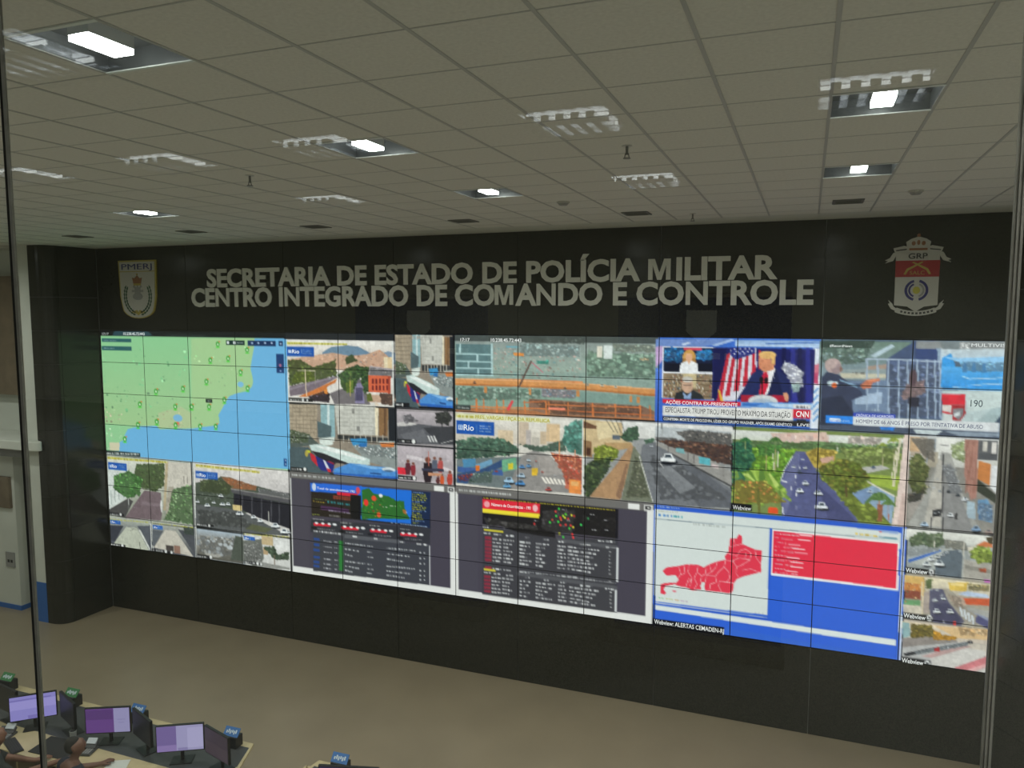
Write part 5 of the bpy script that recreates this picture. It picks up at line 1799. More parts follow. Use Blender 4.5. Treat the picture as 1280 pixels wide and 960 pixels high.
L|4a6a3c|26,12821,3567,12851,3489,12881,3559
L|6a8a50|26,12821,3567,12841,3477,12863,3552
L|4a6a3c|26,12821,3567,12830,3470,12842,3549
L|6a8a50|26,12821,3567,12818,3469,12820,3551
L|4a6a3c|26,12821,3567,12807,3474,12798,3556
L|6a8a50|26,12821,3567,12796,3484,12777,3566
L|4a6a3c|26,12821,3567,12787,3500,12760,3578
L|6a8a50|26,12821,3567,12780,3518,12746,3593
L|4a6a3c|26,12821,3567,12776,3540,12738,3609
L|6a8a50|26,12821,3567,12775,3562,12735,3626
F|b06a4c c88060|10,35,12694,3588,12770,3575,12766,3960,12715,3969
L|8fb048|104,11288,3386,11477,3310,11647,3508
L|a8c85c|104,11288,3386,11469,3224,11634,3448
L|6a8f3a|104,11288,3386,11449,3146,11598,3396
L|b8d070|104,11288,3386,11418,3080,11541,3355
L|7a9c40|104,11288,3386,11378,3032,11467,3328
L|5c8038|104,11288,3386,11331,3005,11380,3316
L|8fb048|104,11288,3386,11282,3000,11287,3321
L|a8c85c|104,11288,3386,11232,3018,11193,3343
L|6a8f3a|104,11288,3386,11187,3058,11106,3380
L|b8d070|104,11288,3386,11147,3117,11030,3430
L|7a9c40|104,11288,3386,11118,3192,11002,3485
L|5c8038|104,11288,3386,11100,3276,11003,3544
L|8fb048|104,11288,3386,11094,3366,11004,3607
L|3a6a4c|56,10999,3265,11102,3225,11196,3332
L|4a7c58|56,10999,3265,11098,3178,11189,3300
L|7a9a48|56,10999,3265,11087,3136,11169,3272
L|3a6a4c|56,10999,3265,11070,3101,11138,3249
L|4a7c58|56,10999,3265,11048,3075,11097,3234
L|7a9a48|56,10999,3265,11023,3060,11049,3228
L|3a6a4c|56,10999,3265,10996,3058,10999,3231
L|4a7c58|56,10999,3265,10996,3064,10999,3235
L|7a9a48|56,10999,3265,10996,3082,10999,3248
L|3a6a4c|56,10999,3265,10997,3111,10999,3269
L|4a7c58|56,10999,3265,10997,3148,11000,3296
L|7a9a48|56,10999,3265,10998,3192,11000,3327
L|3a6a4c|56,10999,3265,10999,3239,11001,3361
L|7a9a40|77,11107,3738,11248,3680,11376,3825
L|a0b858|77,11107,3738,11243,3616,11366,3781
L|5a7c38|77,11107,3738,11228,3558,11339,3742
L|7a9a40|77,11107,3738,11204,3510,11296,3712
L|a0b858|77,11107,3738,11174,3475,11241,3693
L|5a7c38|77,11107,3738,11140,3455,11176,3685
L|7a9a40|77,11107,3738,11103,3452,11107,3690
L|a0b858|77,11107,3738,11066,3466,11037,3707
L|5a7c38|77,11107,3738,11032,3496,11006,3730
L|7a9a40|77,11107,3738,11003,3540,11006,3759
L|a0b858|77,11107,3738,11004,3592,11007,3796
L|5a7c38|77,11107,3738,11005,3653,11008,3839
L|7a9a40|77,11107,3738,11006,3718,11008,3886
L|7a9848|48,11545,3615,11632,3579,11711,3670
L|98b058|48,11545,3615,11628,3539,11705,3643
L|6a8840|48,11545,3615,11619,3502,11688,3618
L|7a9848|48,11545,3615,11604,3472,11662,3599
L|98b058|48,11545,3615,11586,3450,11627,3587
L|6a8840|48,11545,3615,11565,3438,11587,3582
L|7a9848|48,11545,3615,11542,3436,11544,3585
L|98b058|48,11545,3615,11519,3445,11502,3595
L|6a8840|48,11545,3615,11498,3463,11462,3613
L|7a9848|48,11545,3615,11481,3491,11427,3636
L|98b058|48,11545,3615,11467,3526,11401,3664
L|6a8840|48,11545,3615,11459,3565,11385,3693
L|7a9848|48,11545,3615,11457,3606,11380,3724
F|c88a4c a8a04c 8a9a40|40,65,10999,3265,11399,3262,11658,3703,11008,3863
L|6a6a34|64,11303,3437,11327,4027
P|e0552c|11442,3846,11549,3849,11557,3998,11439,3997
P|101113|10978,3835,11238,3835,11238,3988,10978,3988
P|8c8a84|13010,2040,14000,2040,14000,4020,13010,4020
G|e4e4e0 c8c8c2|13014,2031,13945,2656
P|b0a494|13015,2056,13194,2052,13199,2556,13142,2414,13025,2478
P|c8a884|13015,2056,13116,2056,13116,2368,13015,2368
P|8f98a0|13194,2062,13293,2062,13293,2594,13194,2594
P|a8a090|13214,2356,13320,2356,13320,2690,13214,2690
F|8a847c c0b8ac 6a6660|40,34,13016,2080,13280,2077,13293,2594,13168,2461
F|8a9a68 a0ac80 c8d0b8|60,63,13451,2181,13590,2068,13608,2554,13482,2472
P|b08478|13594,2044,13731,2053,13746,3269,13684,3327,13605,2799
L|94685c|14,13609,2066,13630,3188
L|94685c|14,13630,2064,13649,3185
L|94685c|14,13651,2062,13668,3183
L|94685c|14,13672,2060,13687,3180
L|94685c|14,13694,2057,13706,3177
L|94685c|14,13715,2055,13724,3174
P|5a5c60|13731,2053,13932,2051,13940,2464,13738,2465
P|c8c4bc|13778,2072,13830,2072,13830,2284,13778,2284
P|d0ccc8|13871,2086,13924,2086,13924,2321,13871,2321
P|c8824c|13743,2488,13873,2544,13874,3005,13744,2877
P|d8dadc|13873,2559,13943,2584,13948,3164,13879,3028
P|3c4038|13744,2877,13949,3188,13942,3359,13742,3122
P|a0a09c|13359,2339,13456,2377,13625,3337,13808,3995,13132,4021,13032,3988,13190,3356
P|8c8c8c|13379,2632,13461,2573,13601,3341,13738,4009,13402,4021
P|b8b4ac|13327,2491,13364,2536,13396,3972,13205,3957
P|a09a94|13024,3433,13231,3050,13190,3356,13036,3937
F|5c6440 6a7048 4a5434 7a7c50|110,74,13025,2478,13142,2414,13235,2701,13212,3252,13089,3271,13022,3080
F|38423c 4a4c50 6a5c50|30,40,13020,3282,13138,3264,13208,3103,13167,3410,13025,3483
L|3c3c40|24,13372,2387,13410,4030
L|6a6a6c|14,13336,2194,13428,2208
E|20242a|13440,2636,11,8
P|d0d4d8|13428,2626,13431,2624,13433,2612,13443,2611,13446,2624,13449,2627,13450,2635,13428,2636
P|3a4650|13433,2624,13435,2615,13441,2614,13444,2623
E|20242a|13431,2737,13,9
P|3a3c40|13417,2726,13421,2724,13423,2711,13434,2709,13438,2723,13441,2727,13441,2736,13417,2737
P|3a4650|13423,2724,13425,2714,13432,2713,13435,2723
E|20242a|13470,2856,14,10
P|e0e2e4|13455,2844,13460,2842,13462,2827,13474,2826,13478,2841,13481,2845,13482,2855,13455,2856
P|3a4650|13462,2842,13464,2831,13472,2830,13475,2841
E|20242a|13359,3201,21,14
P|d8dadc|13337,3183,13344,3180,13347,3158,13364,3156,13370,3178,13376,3183,13376,3198,13338,3201
P|3a4650|13347,3180,13350,3164,13362,3162,13366,3178
E|20242a|13457,3201,26,18
P|2c2e34|13429,3179,13437,3175,13442,3148,13463,3145,13470,3173,13477,3180,13478,3198,13430,3201
P|3a4650|13441,3175,13445,3155,13460,3153,13465,3173
E|20242a|13328,2949,13,9
P|c0c4c8|13314,2938,13318,2936,13320,2923,13331,2921,13335,2935,13338,2939,13338,2948,13314,2949
P|3a4650|13320,2936,13322,2926,13329,2925,13332,2935
E|20242a|13236,3122,24,16
P|d0c8a0|13211,3103,13218,3099,13222,3074,13242,3071,13248,3097,13255,3103,13255,3119,13211,3123
P|3a4650|13222,3099,13226,3080,13239,3078,13244,3097
E|20242a|13546,2975,20,14
P|d8dade|13524,2958,13530,2955,13534,2933,13551,2931,13557,2953,13562,2958,13563,2973,13524,2975
P|3a4650|13534,2955,13537,2938,13548,2937,13553,2953
E|20242a|13574,3146,23,16
P|b8bcc4|13550,3127,13557,3123,13561,3098,13580,3096,13587,3121,13593,3127,13593,3143,13550,3146
P|3a4650|13561,3123,13564,3105,13577,3103,13582,3121
E|20242a|13634,3347,36,25
P|dce0e4|13596,3317,13607,3311,13613,3273,13642,3268,13653,3308,13662,3317,13663,3342,13596,3348
P|3a4650|13613,3311,13618,3282,13638,3279,13646,3307
E|20242a|13554,3265,26,18
P|3a3e44|13527,3244,13535,3239,13539,3212,13560,3209,13568,3237,13575,3244,13575,3262,13527,3266
P|3a4650|13539,3239,13543,3219,13557,3217,13563,3237
E|20242a|13296,3130,16,11
P|c8ccd0|13279,3117,13284,3115,13287,3098,13300,3097,13305,3114,13309,3117,13309,3129,13280,3131
P|3a4650|13287,3115,13289,3103,13298,3101,13302,3113
E|20242a|13491,3717,36,25
P|eceef0|13452,3688,13463,3681,13470,3643,13499,3638,13510,3678,13519,3686,13520,3712,13453,3719
P|3a4650|13469,3681,13475,3653,13495,3649,13503,3677
E|20242a|13220,3974,45,31
P|b8d0e8|13172,3938,13187,3930,13195,3883,13231,3876,13244,3925,13256,3935,13257,3967,13173,3976
P|3a4650|13194,3929,13201,3894,13226,3890,13236,3924
E|20242a|13766,3981,51,36
P|88a8cc|13712,3939,13728,3930,13737,3876,13778,3868,13793,3924,13807,3936,13808,3973,13713,3983
P|3a4650|13737,3930,13744,3889,13772,3884,13784,3923
E|20242a|13896,4013,43,30
P|a08c84|13850,3978,13863,3970,13871,3924,13906,3918,13918,3965,13929,3975,13930,4006,13851,4015
P|3a4650|13870,3970,13877,3935,13900,3931,13910,3964
E|20242a|13514,2726,13,9
P|9aa0a4|13501,2715,13505,2713,13507,2700,13517,2698,13521,2712,13525,2715,13525,2725,13501,2726
P|3a4650|13507,2713,13509,2703,13516,2702,13519,2712
P|a8bcc8|13649,3358,13732,3369,13749,3735,13663,3715
P|6a94b8|13754,3316,13858,3275,13924,3533,13919,3778,13777,3730
F|88a8c8 c0d0dc 4a6a94|24,43,13755,3365,13908,3389,13918,3754,13789,3728
P|2a2c30|13295,3615,13379,3565,13383,3725,13298,3759
T|c8ccd0|34,13306,3668,13373,3631
L|4c4c50|19,13289,3766,13285,4018
F|2c2c30|4,29,13532,3624,13556,3620,13560,3768,13536,3773
F|d0d4d8 6a6c70 a0a4a8|60,29,13367,2634,13488,2668,13597,3193,13478,3212
P|2a5ac8|10000,4030,13030,4030,13030,7020,10000,7020
P|d4dcda|10020,4150,12980,4150,12980,4520,10020,4520
P|d4dcda|10030,4150,11420,4150,11420,6460,10030,6460
P|2f62d6|10015,6823,10026,6823,10026,6831,10015,6831
P|2c5ccc|9987,4023,12994,4044,12993,4158,9988,4123
T|a8c0ec|40,10005,4060,10316,4059
P|d6dedc|9988,4123,12956,4146,12961,4323,11473,4323,11483,6437,10005,6421
L|6a7a88|15,9991,4376,11459,4340,12956,4324
P|2a5ac8|11458,4335,11489,4334,11499,6433,11468,6441
T|4a8ad8|70,10029,4268,10222,4265
T|58b8c8|70,10228,4264,10354,4267
T|b0b8b4|34,10502,4411,10921,4409
T|c8ccc0|35,10022,4168,10303,4161
P|2f5fcf|10005,6421,11483,6388,11484,6447,10006,6494
P|e23a50|10099,5643,10148,5546,10291,5484,10427,5404,10576,5387,10649,5436,10722,5340,10827,5248,10932,5186,10918,5100,10968,4981,10974,4832,10982,4673,11050,4660,11079,4556,11118,4588,11129,4777,11212,4833,11290,4876,11379,4887,11374,5044,11366,5192,11375,5385,11248,5472,11146,5544,11069,5626,11032,5734,11026,5909,10996,5991,10864,5988,10678,6002,10663,5895,10675,5792,10627,5803,10609,5908,10629,5979,10502,6024,10420,5978,10324,5975,10268,5937,10322,5822,10279,5705,10155,5748
P|e23a50|10080,5991,10130,5944,10268,5896,10274,5936,10144,6007,10114,6086,10154,6169,10132,6215,10076,6198
E|e23a50|10265,6101,33,20
L|f2b8bc|15,10454,5413,10443,5592,10499,5731,10474,5940
L|f2b8bc|15,10576,5392,10564,5565,10625,5652,10672,5592,10684,5439
L|f2b8bc|14,10722,5340,10752,5524,10686,5614,10675,5792
L|f2b8bc|14,10827,5248,10803,5413,10752,5524
L|f2b8bc|14,10932,5186,10913,5364,10975,5474,10991,5619,10953,5727,10860,5724,10849,5851,10890,5981
L|f2b8bc|15,10318,5493,10348,5664,10295,5829
L|f2b8bc|15,10386,5428,10402,5627,10348,5690
L|f2b8bc|15,10564,5565,10526,5725,10568,5867,10529,6002
L|f2b8bc|15,10625,5652,10608,5807
L|f2b8bc|15,10686,5614,10806,5611,10844,5503,10913,5364
L|f2b8bc|14,10806,5611,10821,5758,10742,5826,10731,5990
L|f2b8bc|14,10980,4880,11057,4815,11129,4777
L|f2b8bc|14,10969,5030,11061,5060,11111,4927,11175,4890,11240,4974,11230,5123,11165,5112,11176,4987
L|f2b8bc|14,10919,5189,11011,5194,11087,5104,11165,5112
L|f2b8bc|14,11011,5194,11065,5331,11129,5267,11230,5123
L|f2b8bc|14,11065,5331,11054,5481,11094,5571
L|f2b8bc|14,11290,4876,11306,5058,11366,5192
L|f2b8bc|14,11131,5390,11246,5340,11370,5411
L|f2b8bc|14,10953,5727,11045,5731
L|f2b8bc|14,11016,4676,11031,4820
L|f2b8bc|15,10458,5741,10420,5952
L|f2b8bc|15,10499,5731,10459,5842
P|f0f2f2|11489,4353,12962,4382,12978,5452,11492,5427
P|e42c48|11510,4388,12947,4412,12955,5402,11511,5374
T|f6b8c0|28,11526,4443,11820,4444
P|f8dfe2|11827,4419,11979,4419,11979,4443,11827,4443
T|f6b8c0|28,11527,4544,11761,4556
P|f8dfe2|11810,4525,11961,4525,11961,4548,11810,4548
T|f6b8c0|28,11529,4644,11701,4668
P|f8dfe2|11694,4651,11847,4651,11847,4673,11694,4673
T|f6b8c0|28,11531,4745,11826,4744
P|f8dfe2|11750,4742,11902,4742,11902,4764,11750,4764
T|f6b8c0|28,11532,4846,11766,4856
P|f8dfe2|11776,4840,11928,4840,11928,4861,11776,4861
T|f6b8c0|28,11534,4948,11707,4969
P|f8dfe2|11679,4963,11833,4963,11833,4984,11679,4984
T|f6b8c0|28,11536,5049,11831,5044
P|f8dfe2|11726,5057,11879,5057,11879,5077,11726,5077
T|f6b8c0|28,11538,5150,11772,5157
P|f8dfe2|11727,5160,11881,5160,11881,5179,11727,5179
T|f6b8c0|28,11539,5252,11712,5272
P|f8dfe2|11670,5276,11824,5276,11824,5295,11670,5295
T|f6b8c0|29,11541,5353,11837,5345
P|f8dfe2|11672,5380,11826,5380,11826,5398,11672,5398
T|e8c85a|50,12470,4274,12717,4283
P|d8dfe0|12726,4171,12957,4182,12957,4347,12729,4322
L|4f7ad0|18,12731,4179,12942,4185
L|5a8a9a|13,12733,4280,12937,4286,12938,4314,12734,4316
E|d85050|12749,4180,18,18
P|2f62d6|11482,5459,12972,5467,12975,6535,11484,6486
P|2f62d6|10013,6647,12979,6721,12987,7079,10015,6875
P|dce4e4|10006,6504,12977,6557,12981,6697,10007,6628
P|c0c8d8|10005,6432,11468,6441,11468,6451,10006,6463
T|7ad08a|25,10055,6316,10145,6320
T|c8d060|25,10156,6317,10245,6321
T|e0a060|25,10256,6318,10344,6322
T|c8a0c8|25,10355,6319,10443,6323
T|b0b8b8|24,11313,6358,11416,6357
P|e8ecee|12990,4044,13008,4046,13026,7067,13008,7068
L|2a5ac8|30,9982,4039,9999,6879
P|3466d0|10942,6831,13001,6972,13003,7074,10945,7052
P|2f62d6|9991,6674,10932,6693,10934,6833,9993,6839
P|101113|9990,6861,10934,6833,10932,7056,9991,7027
P|9aa0a0|13040,4040,14000,4040,14000,5030,13040,5030
G|e2e2dc c6c8c2|13019,4059,13948,4308
F|8a8c84 a8a8a0 c0b8a8 6a7068|60,35,13418,4216,13647,4211,13690,4400,13462,4446
F|5a6c50 4c5e48 6c7c5c 86907a|110,64,13051,4246,13182,4101,13280,4123,13414,4058,13440,4331,13328,4473,13228,4373,13091,4440
P|b0b4b0|13043,4491,13480,4402,13615,4435,13660,5040,13342,5052,13338,4872,13050,4793
P|5f6a74|13444,4470,13614,4395,13637,4569,13631,5055,13361,5008,13344,4750
P|3f6ab8|13055,4739,13195,4621,13404,4442,13405,4481,13196,4693,13065,4810
P|a8b0b4|13051,4590,13346,4449,13385,4461,13059,4738
F|c0c8cc 8a9498 dfe4e6|26,36,13043,4491,13403,4398,13386,4481,13058,4690
E|20242a|13264,4836,49,34
P|e8ecee|13213,4799,13228,4790,13236,4738,13276,4730,13290,4782,13303,4793,13303,4827,13214,4840
P|3a4650|13236,4789,13243,4751,13270,4745,13281,4782
E|20242a|13401,4805,59,41
P|e8ecee|13339,4760,13357,4749,13367,4687,13415,4677,13432,4740,13447,4753,13448,4794,13340,4809
P|3a4650|13367,4748,13375,4702,13408,4695,13421,4739
E|20242a|13309,4707,38,26
P|e8ecee|13268,4678,13280,4671,13287,4631,13318,4625,13329,4665,13339,4674,13339,4701,13269,4710
P|3a4650|13287,4671,13292,4641,13313,4636,13322,4665
E|20242a|13374,4635,31,22
P|e8ecee|13341,4611,13351,4605,13356,4572,13382,4566,13391,4600,13399,4608,13399,4630,13341,4637
P|3a4650|13356,4605,13360,4580,13378,4576,13385,4600
E|20242a|13430,4565,25,17
P|e8ecee|13403,4546,13411,4541,13415,4515,13436,4511,13443,4538,13449,4543,13450,4561,13404,4567
P|3a4650|13415,4541,13419,4521,13432,4518,13438,4537
E|20242a|13476,4510,18,13
P|e8ecee|13456,4495,13462,4492,13465,4472,13480,4469,13485,4489,13490,4493,13491,4507,13456,4511
P|3a4650|13465,4491,13467,4477,13478,4475,13482,4489
E|20242a|13608,4453,16,11
P|e8ecee|13590,4440,13595,4437,13598,4419,13611,4417,13616,4434,13621,4438,13621,4450,13591,4454
P|3a4650|13598,4437,13600,4423,13609,4422,13613,4434
E|20242a|13511,4411,14,10
P|e8ecee|13495,4399,13500,4397,13503,4381,13514,4379,13518,4395,13522,4398,13523,4408,13496,4412
P|3a4650|13502,4397,13505,4385,13513,4384,13516,4395
P|a8a49c|13648,4606,13958,4658,13969,5028,13654,5041
P|8a8880|13660,4722,13962,4775,13964,4872,13663,4801
P|c9774c|13762,4287,13852,4171,13936,4213,13944,4289,13799,4299
P|d8d0c0|13687,4321,13781,4303,13784,4400,13690,4419
F|7a8c3c 8a9c48 6a7c34 98a854|130,66,13708,4396,13780,4283,13911,4296,13955,4424,13948,4621,13810,4670,13722,4551
F|4a4030 5c5030|14,34,13868,4090,13941,4037,13946,4231,13890,4203
L|d8d4c8|19,13322,4095,13330,4413
L|c8c4b8|15,13643,4212,13657,5001
F|c8603c a85038|10,31,13812,4768,13887,4752,13890,4850,13824,4845
L|d0ccc0|15,13697,4319,13704,4515
P|101113|13027,4912,13350,4912,13350,5039,13027,5039
E|f0f2f2|13315,4962,29,60
E|101113|13315,4962,15,28
P|a09a8c|13040,5030,14000,5030,14000,6060,13040,6060
G|e2d8bc b8b0a0|13023,5072,13970,5402
P|d6b06a|13024,5084,13245,5074,13246,5500,13038,5510
P|c88448|13027,5246,13210,5244,13211,5427,13032,5429
P|8a4a3a|13035,5408,13214,5394,13215,5589,13036,5592
P|6a9a6c|13031,5626,13209,5611,13207,5754,13028,5758
P|c8c0b0|13027,5738,13222,5730,13247,5948,13028,5943
B|7a5a40 e0c890 a86a48 c8b89a 50704c|60,21,36,13024,5104,13246,5094,13242,5745,13033,5716
L|d8c8a8|28,13218,5182,13246,5907
L|a89878|20,13246,5094,13274,5818
P|56566c|13306,5323,13446,5290,13509,5516,13694,5951,13658,6049,13348,6043,13299,5649
P|464660|13357,5635,13512,5596,13655,5921,13620,6051,13368,6038
P|a89c94|13244,5419,13307,5363,13315,5889,13245,5866
F|6a7a4c 5a6a44|24,40,13256,5132,13324,5097,13330,5318,13271,5331
P|9a9488|13446,5290,13522,5272,13683,5553,13951,5724,13953,6041,13694,5951,13511,5556
P|d8b85a|13500,5137,13708,5089,13704,5288,13523,5312
P|e8d08a|13519,5144,13671,5117,13663,5179,13530,5198
F|8a8a5a e0d8b0 5a5a4a c8a868|50,35,13709,5108,13934,5096,13938,5233,13713,5266
P|b8c8e0|13611,5371,13694,5279,13912,5306,13941,5370,13717,5393
P|c85a38|13642,5443,13942,5389,13946,5547,13683,5573
P|b8a090|13528,5471,13660,5399,13703,5588,13609,5652
F|c8b8a8 988878|30,43,13506,5396,13642,5443,13687,5712,13590,5657
P|4f5078|13821,5758,13947,5844,13946,6043,13807,5941
P|8a92a8|13781,5688,13947,5824,13948,5883,13783,5747
P|a0a09c|13704,5628,13950,5665,13954,5802,13726,5722
P|d0d8e0|13628,5647,13651,5641,13682,5854,13661,5859
P|d0d8e0|13672,5696,13694,5690,13721,5900,13700,5905
P|d0d8e0|13715,5745,13737,5739,13760,5945,13739,5951
P|d0d8e0|13758,5794,13780,5788,13799,5991,13779,5997
E|20242a|13371,5590,31,22
P|e8ecee|13338,5567,13348,5560,13353,5527,13379,5520,13388,5554,13396,5561,13397,5584,13339,5593
P|3a4650|13353,5560,13358,5535,13375,5530,13382,5554
E|20242a|13460,5523,27,19
P|e8ecee|13432,5503,13440,5498,13445,5469,13467,5463,13475,5492,13482,5498,13482,5518,13432,5526
P|3a4650|13445,5497,13449,5475,13464,5472,13470,5492
E|20242a|13541,5812,42,29
P|e8ecee|13497,5781,13510,5773,13517,5728,13551,5719,13563,5764,13574,5773,13575,5803,13498,5817
P|3a4650|13517,5772,13523,5739,13546,5733,13555,5764
E|20242a|13403,5842,44,31
P|e8ecee|13356,5809,13370,5801,13377,5753,13413,5744,13426,5791,13437,5801,13438,5833,13357,5847
P|3a4650|13377,5800,13383,5764,13408,5758,13418,5791
E|20242a|13323,5356,17,11
P|e8ecee|13305,5344,13310,5340,13313,5322,13327,5319,13332,5337,13336,5341,13336,5353,13305,5358
P|3a4650|13313,5340,13315,5327,13325,5325,13328,5337
E|20242a|13391,5342,19,13
P|e8ecee|13371,5328,13377,5324,13380,5304,13395,5301,13401,5321,13406,5325,13406,5338,13371,5344
P|3a4650|13380,5324,13383,5309,13393,5307,13397,5321
E|20242a|13442,5451,19,13
P|e8ecee|13422,5437,13428,5433,13431,5413,13447,5409,13452,5429,13457,5434,13457,5447,13423,5453
P|3a4650|13431,5433,13434,5418,13444,5415,13449,5429
E|e03a34|13592,6019,15,56
L|e8e8e8|16,13475,5989,13481,6056
P|101113|13028,5923,13356,5923,13356,6041,13028,6041
E|f0f2f2|13321,5973,29,60
E|101113|13321,5973,15,28
P|c06ab8|13875,4991,13940,4992,13936,5048,13876,5046
P|c8bcae|13040,6060,14000,6060,14000,7020,13040,7020
G|d8c8aa c6bcb0|13024,6109,13958,6279
P|d8b88a|13370,6119,13942,6044,13945,6283,13627,6332
F|d0ac78 c8a070 e0c8a4|30,56,13621,6091,13942,6064,13946,6202,13663,6241
P|8fb0b4|13029,6128,13109,6128,13120,6433,13037,6498
P|8f8884|13031,6500,13278,6389,13628,6372,13630,6432,13043,6724
P|b0b0b0|13038,6705,13724,6377,13942,6383,13961,7060,13355,7106,13041,6912
P|c0b8ac|13744,6388,13955,6380,13952,6681,13728,6505
P|b89a98|13250,6850,13707,6451,13784,6469,13388,6850
P|c9c6c2|13359,6858,13728,6525,13937,6525,13951,7043,13375,7100
P|c87a80|13550,7066,13949,6641,13954,6801,13724,7073
P|d8a8a8|13648,7097,13954,6801,13956,6880,13763,7082
F|6a6234 7a6a34 5a542c 8a7a3c|90,61,13113,6147,13350,6124,13395,6357,13141,6469
F|c08c30 a87c2c d09c3c|80,56,13372,6200,13472,6294,13617,6295,13609,6370,13378,6443
P|2a2c30|13050,6847,13343,6637,13384,6687,13091,6897
P|5a6068|13343,6637,13743,6380,13754,6425,13384,6695
F|e0e4e8 c8d0d4 3a3c40 88a0a8|70,28,13168,6771,13744,6388,13746,6460,13210,6829
F|e04040 c83038|8,32,13386,6625,13450,6594,13453,6687,13394,6704
E|1c1c20|13766,6381,28,39
E|e8e8e8|13766,6381,11,19
E|505458|13922,6658,7,35
P|101113|13031,6927,13358,6927,13358,7056,13031,7056
E|f0f2f2|13321,6989,29,61
E|101113|13321,6989,15,28'''
CAPTIONS = '''17:17|46,137,198,135,74|c8d0d0|0
10.238.45.72:443|551,128,1043,124,83|e6eaea|1
Rio|118,4412,239,4408,107|f0f4fa|1
Rio|2148,4425,2277,4419,105|f0f4fa|1
Rio|57,6242,126,6236,62|f0f4fa|1
Rio|1075,6232,1138,6227,57|f0f4fa|1
Rio|3090,6198,3154,6192,57|f0f4fa|1
Rio|4134,575,4271,582,106|f0f4fa|1
Total de atendimentos 190|4547,4469,5253,4437,67|eef2fa|0
Número de Ocorrências - 190|7588,4440,8198,4446,80|fbeef0|1
17:17|7103,168,7249,165,80|eef0f0|1
10.238.45.72:443|7584,166,8051,164,84|f4f6f6|1
PRES. VARGAS / PÇA DA REPÚBLICA|7331,2184,8483,2155,86|b8ac22|1
Rio|7147,2494,7309,2495,153|f0f4fa|1
AÇÕES CONTRA EX-PRESIDENTE|10099,1588,11020,1559,80|fbeef0|1
ESPECIALISTA: TRUMP TIROU PROVEITO MÁXIMO DA SITUAÇÃO|10098,1783,11663,1760,119|26262a|0
CNN|11728,1737,11876,1737,125|ffffff|1
CONFIRMA MORTE DE PRIGOZHIN, LÍDER DO GRUPO WAGNER, APÓS EXAME GENÉTICO|10076,1972,11685,1948,62|e4e6e8|1
LIVE|11744,1951,11891,1946,62|e4e6e8|1
190|13624,1384,13746,1340,140|33404a|0
RECORD|12127,1821,12231,1815,52|2a70d8|1
NEWS|12246,1814,12345,1812,52|9cc4f4|0
CRÔNICA DE HORRORES|12414,1680,12829,1666,55|dfe4fa|1
HOMEM DE 66 ANOS É PRESO POR TENTATIVA DE ABUSO|12417,1824,13762,1804,81|2c3c68|0
#RecordNews|12087,172,12341,172,55|e4e8e8|1
MULTIVIS|13600,129,13942,122,69|eceef0|0
Webview|10995,3963,11223,3963,98|eceeee|0
Webview: ALERTAS CEMADEN-RJ|9999,6962,10926,6972,103|e8eaea|1
Webview|13038,5019,13271,5000,97|eceeee|1
Webview|13038,6023,13277,6013,98|eceeee|1
Webview|13042,7036,13278,7023,99|eceeee|1'''
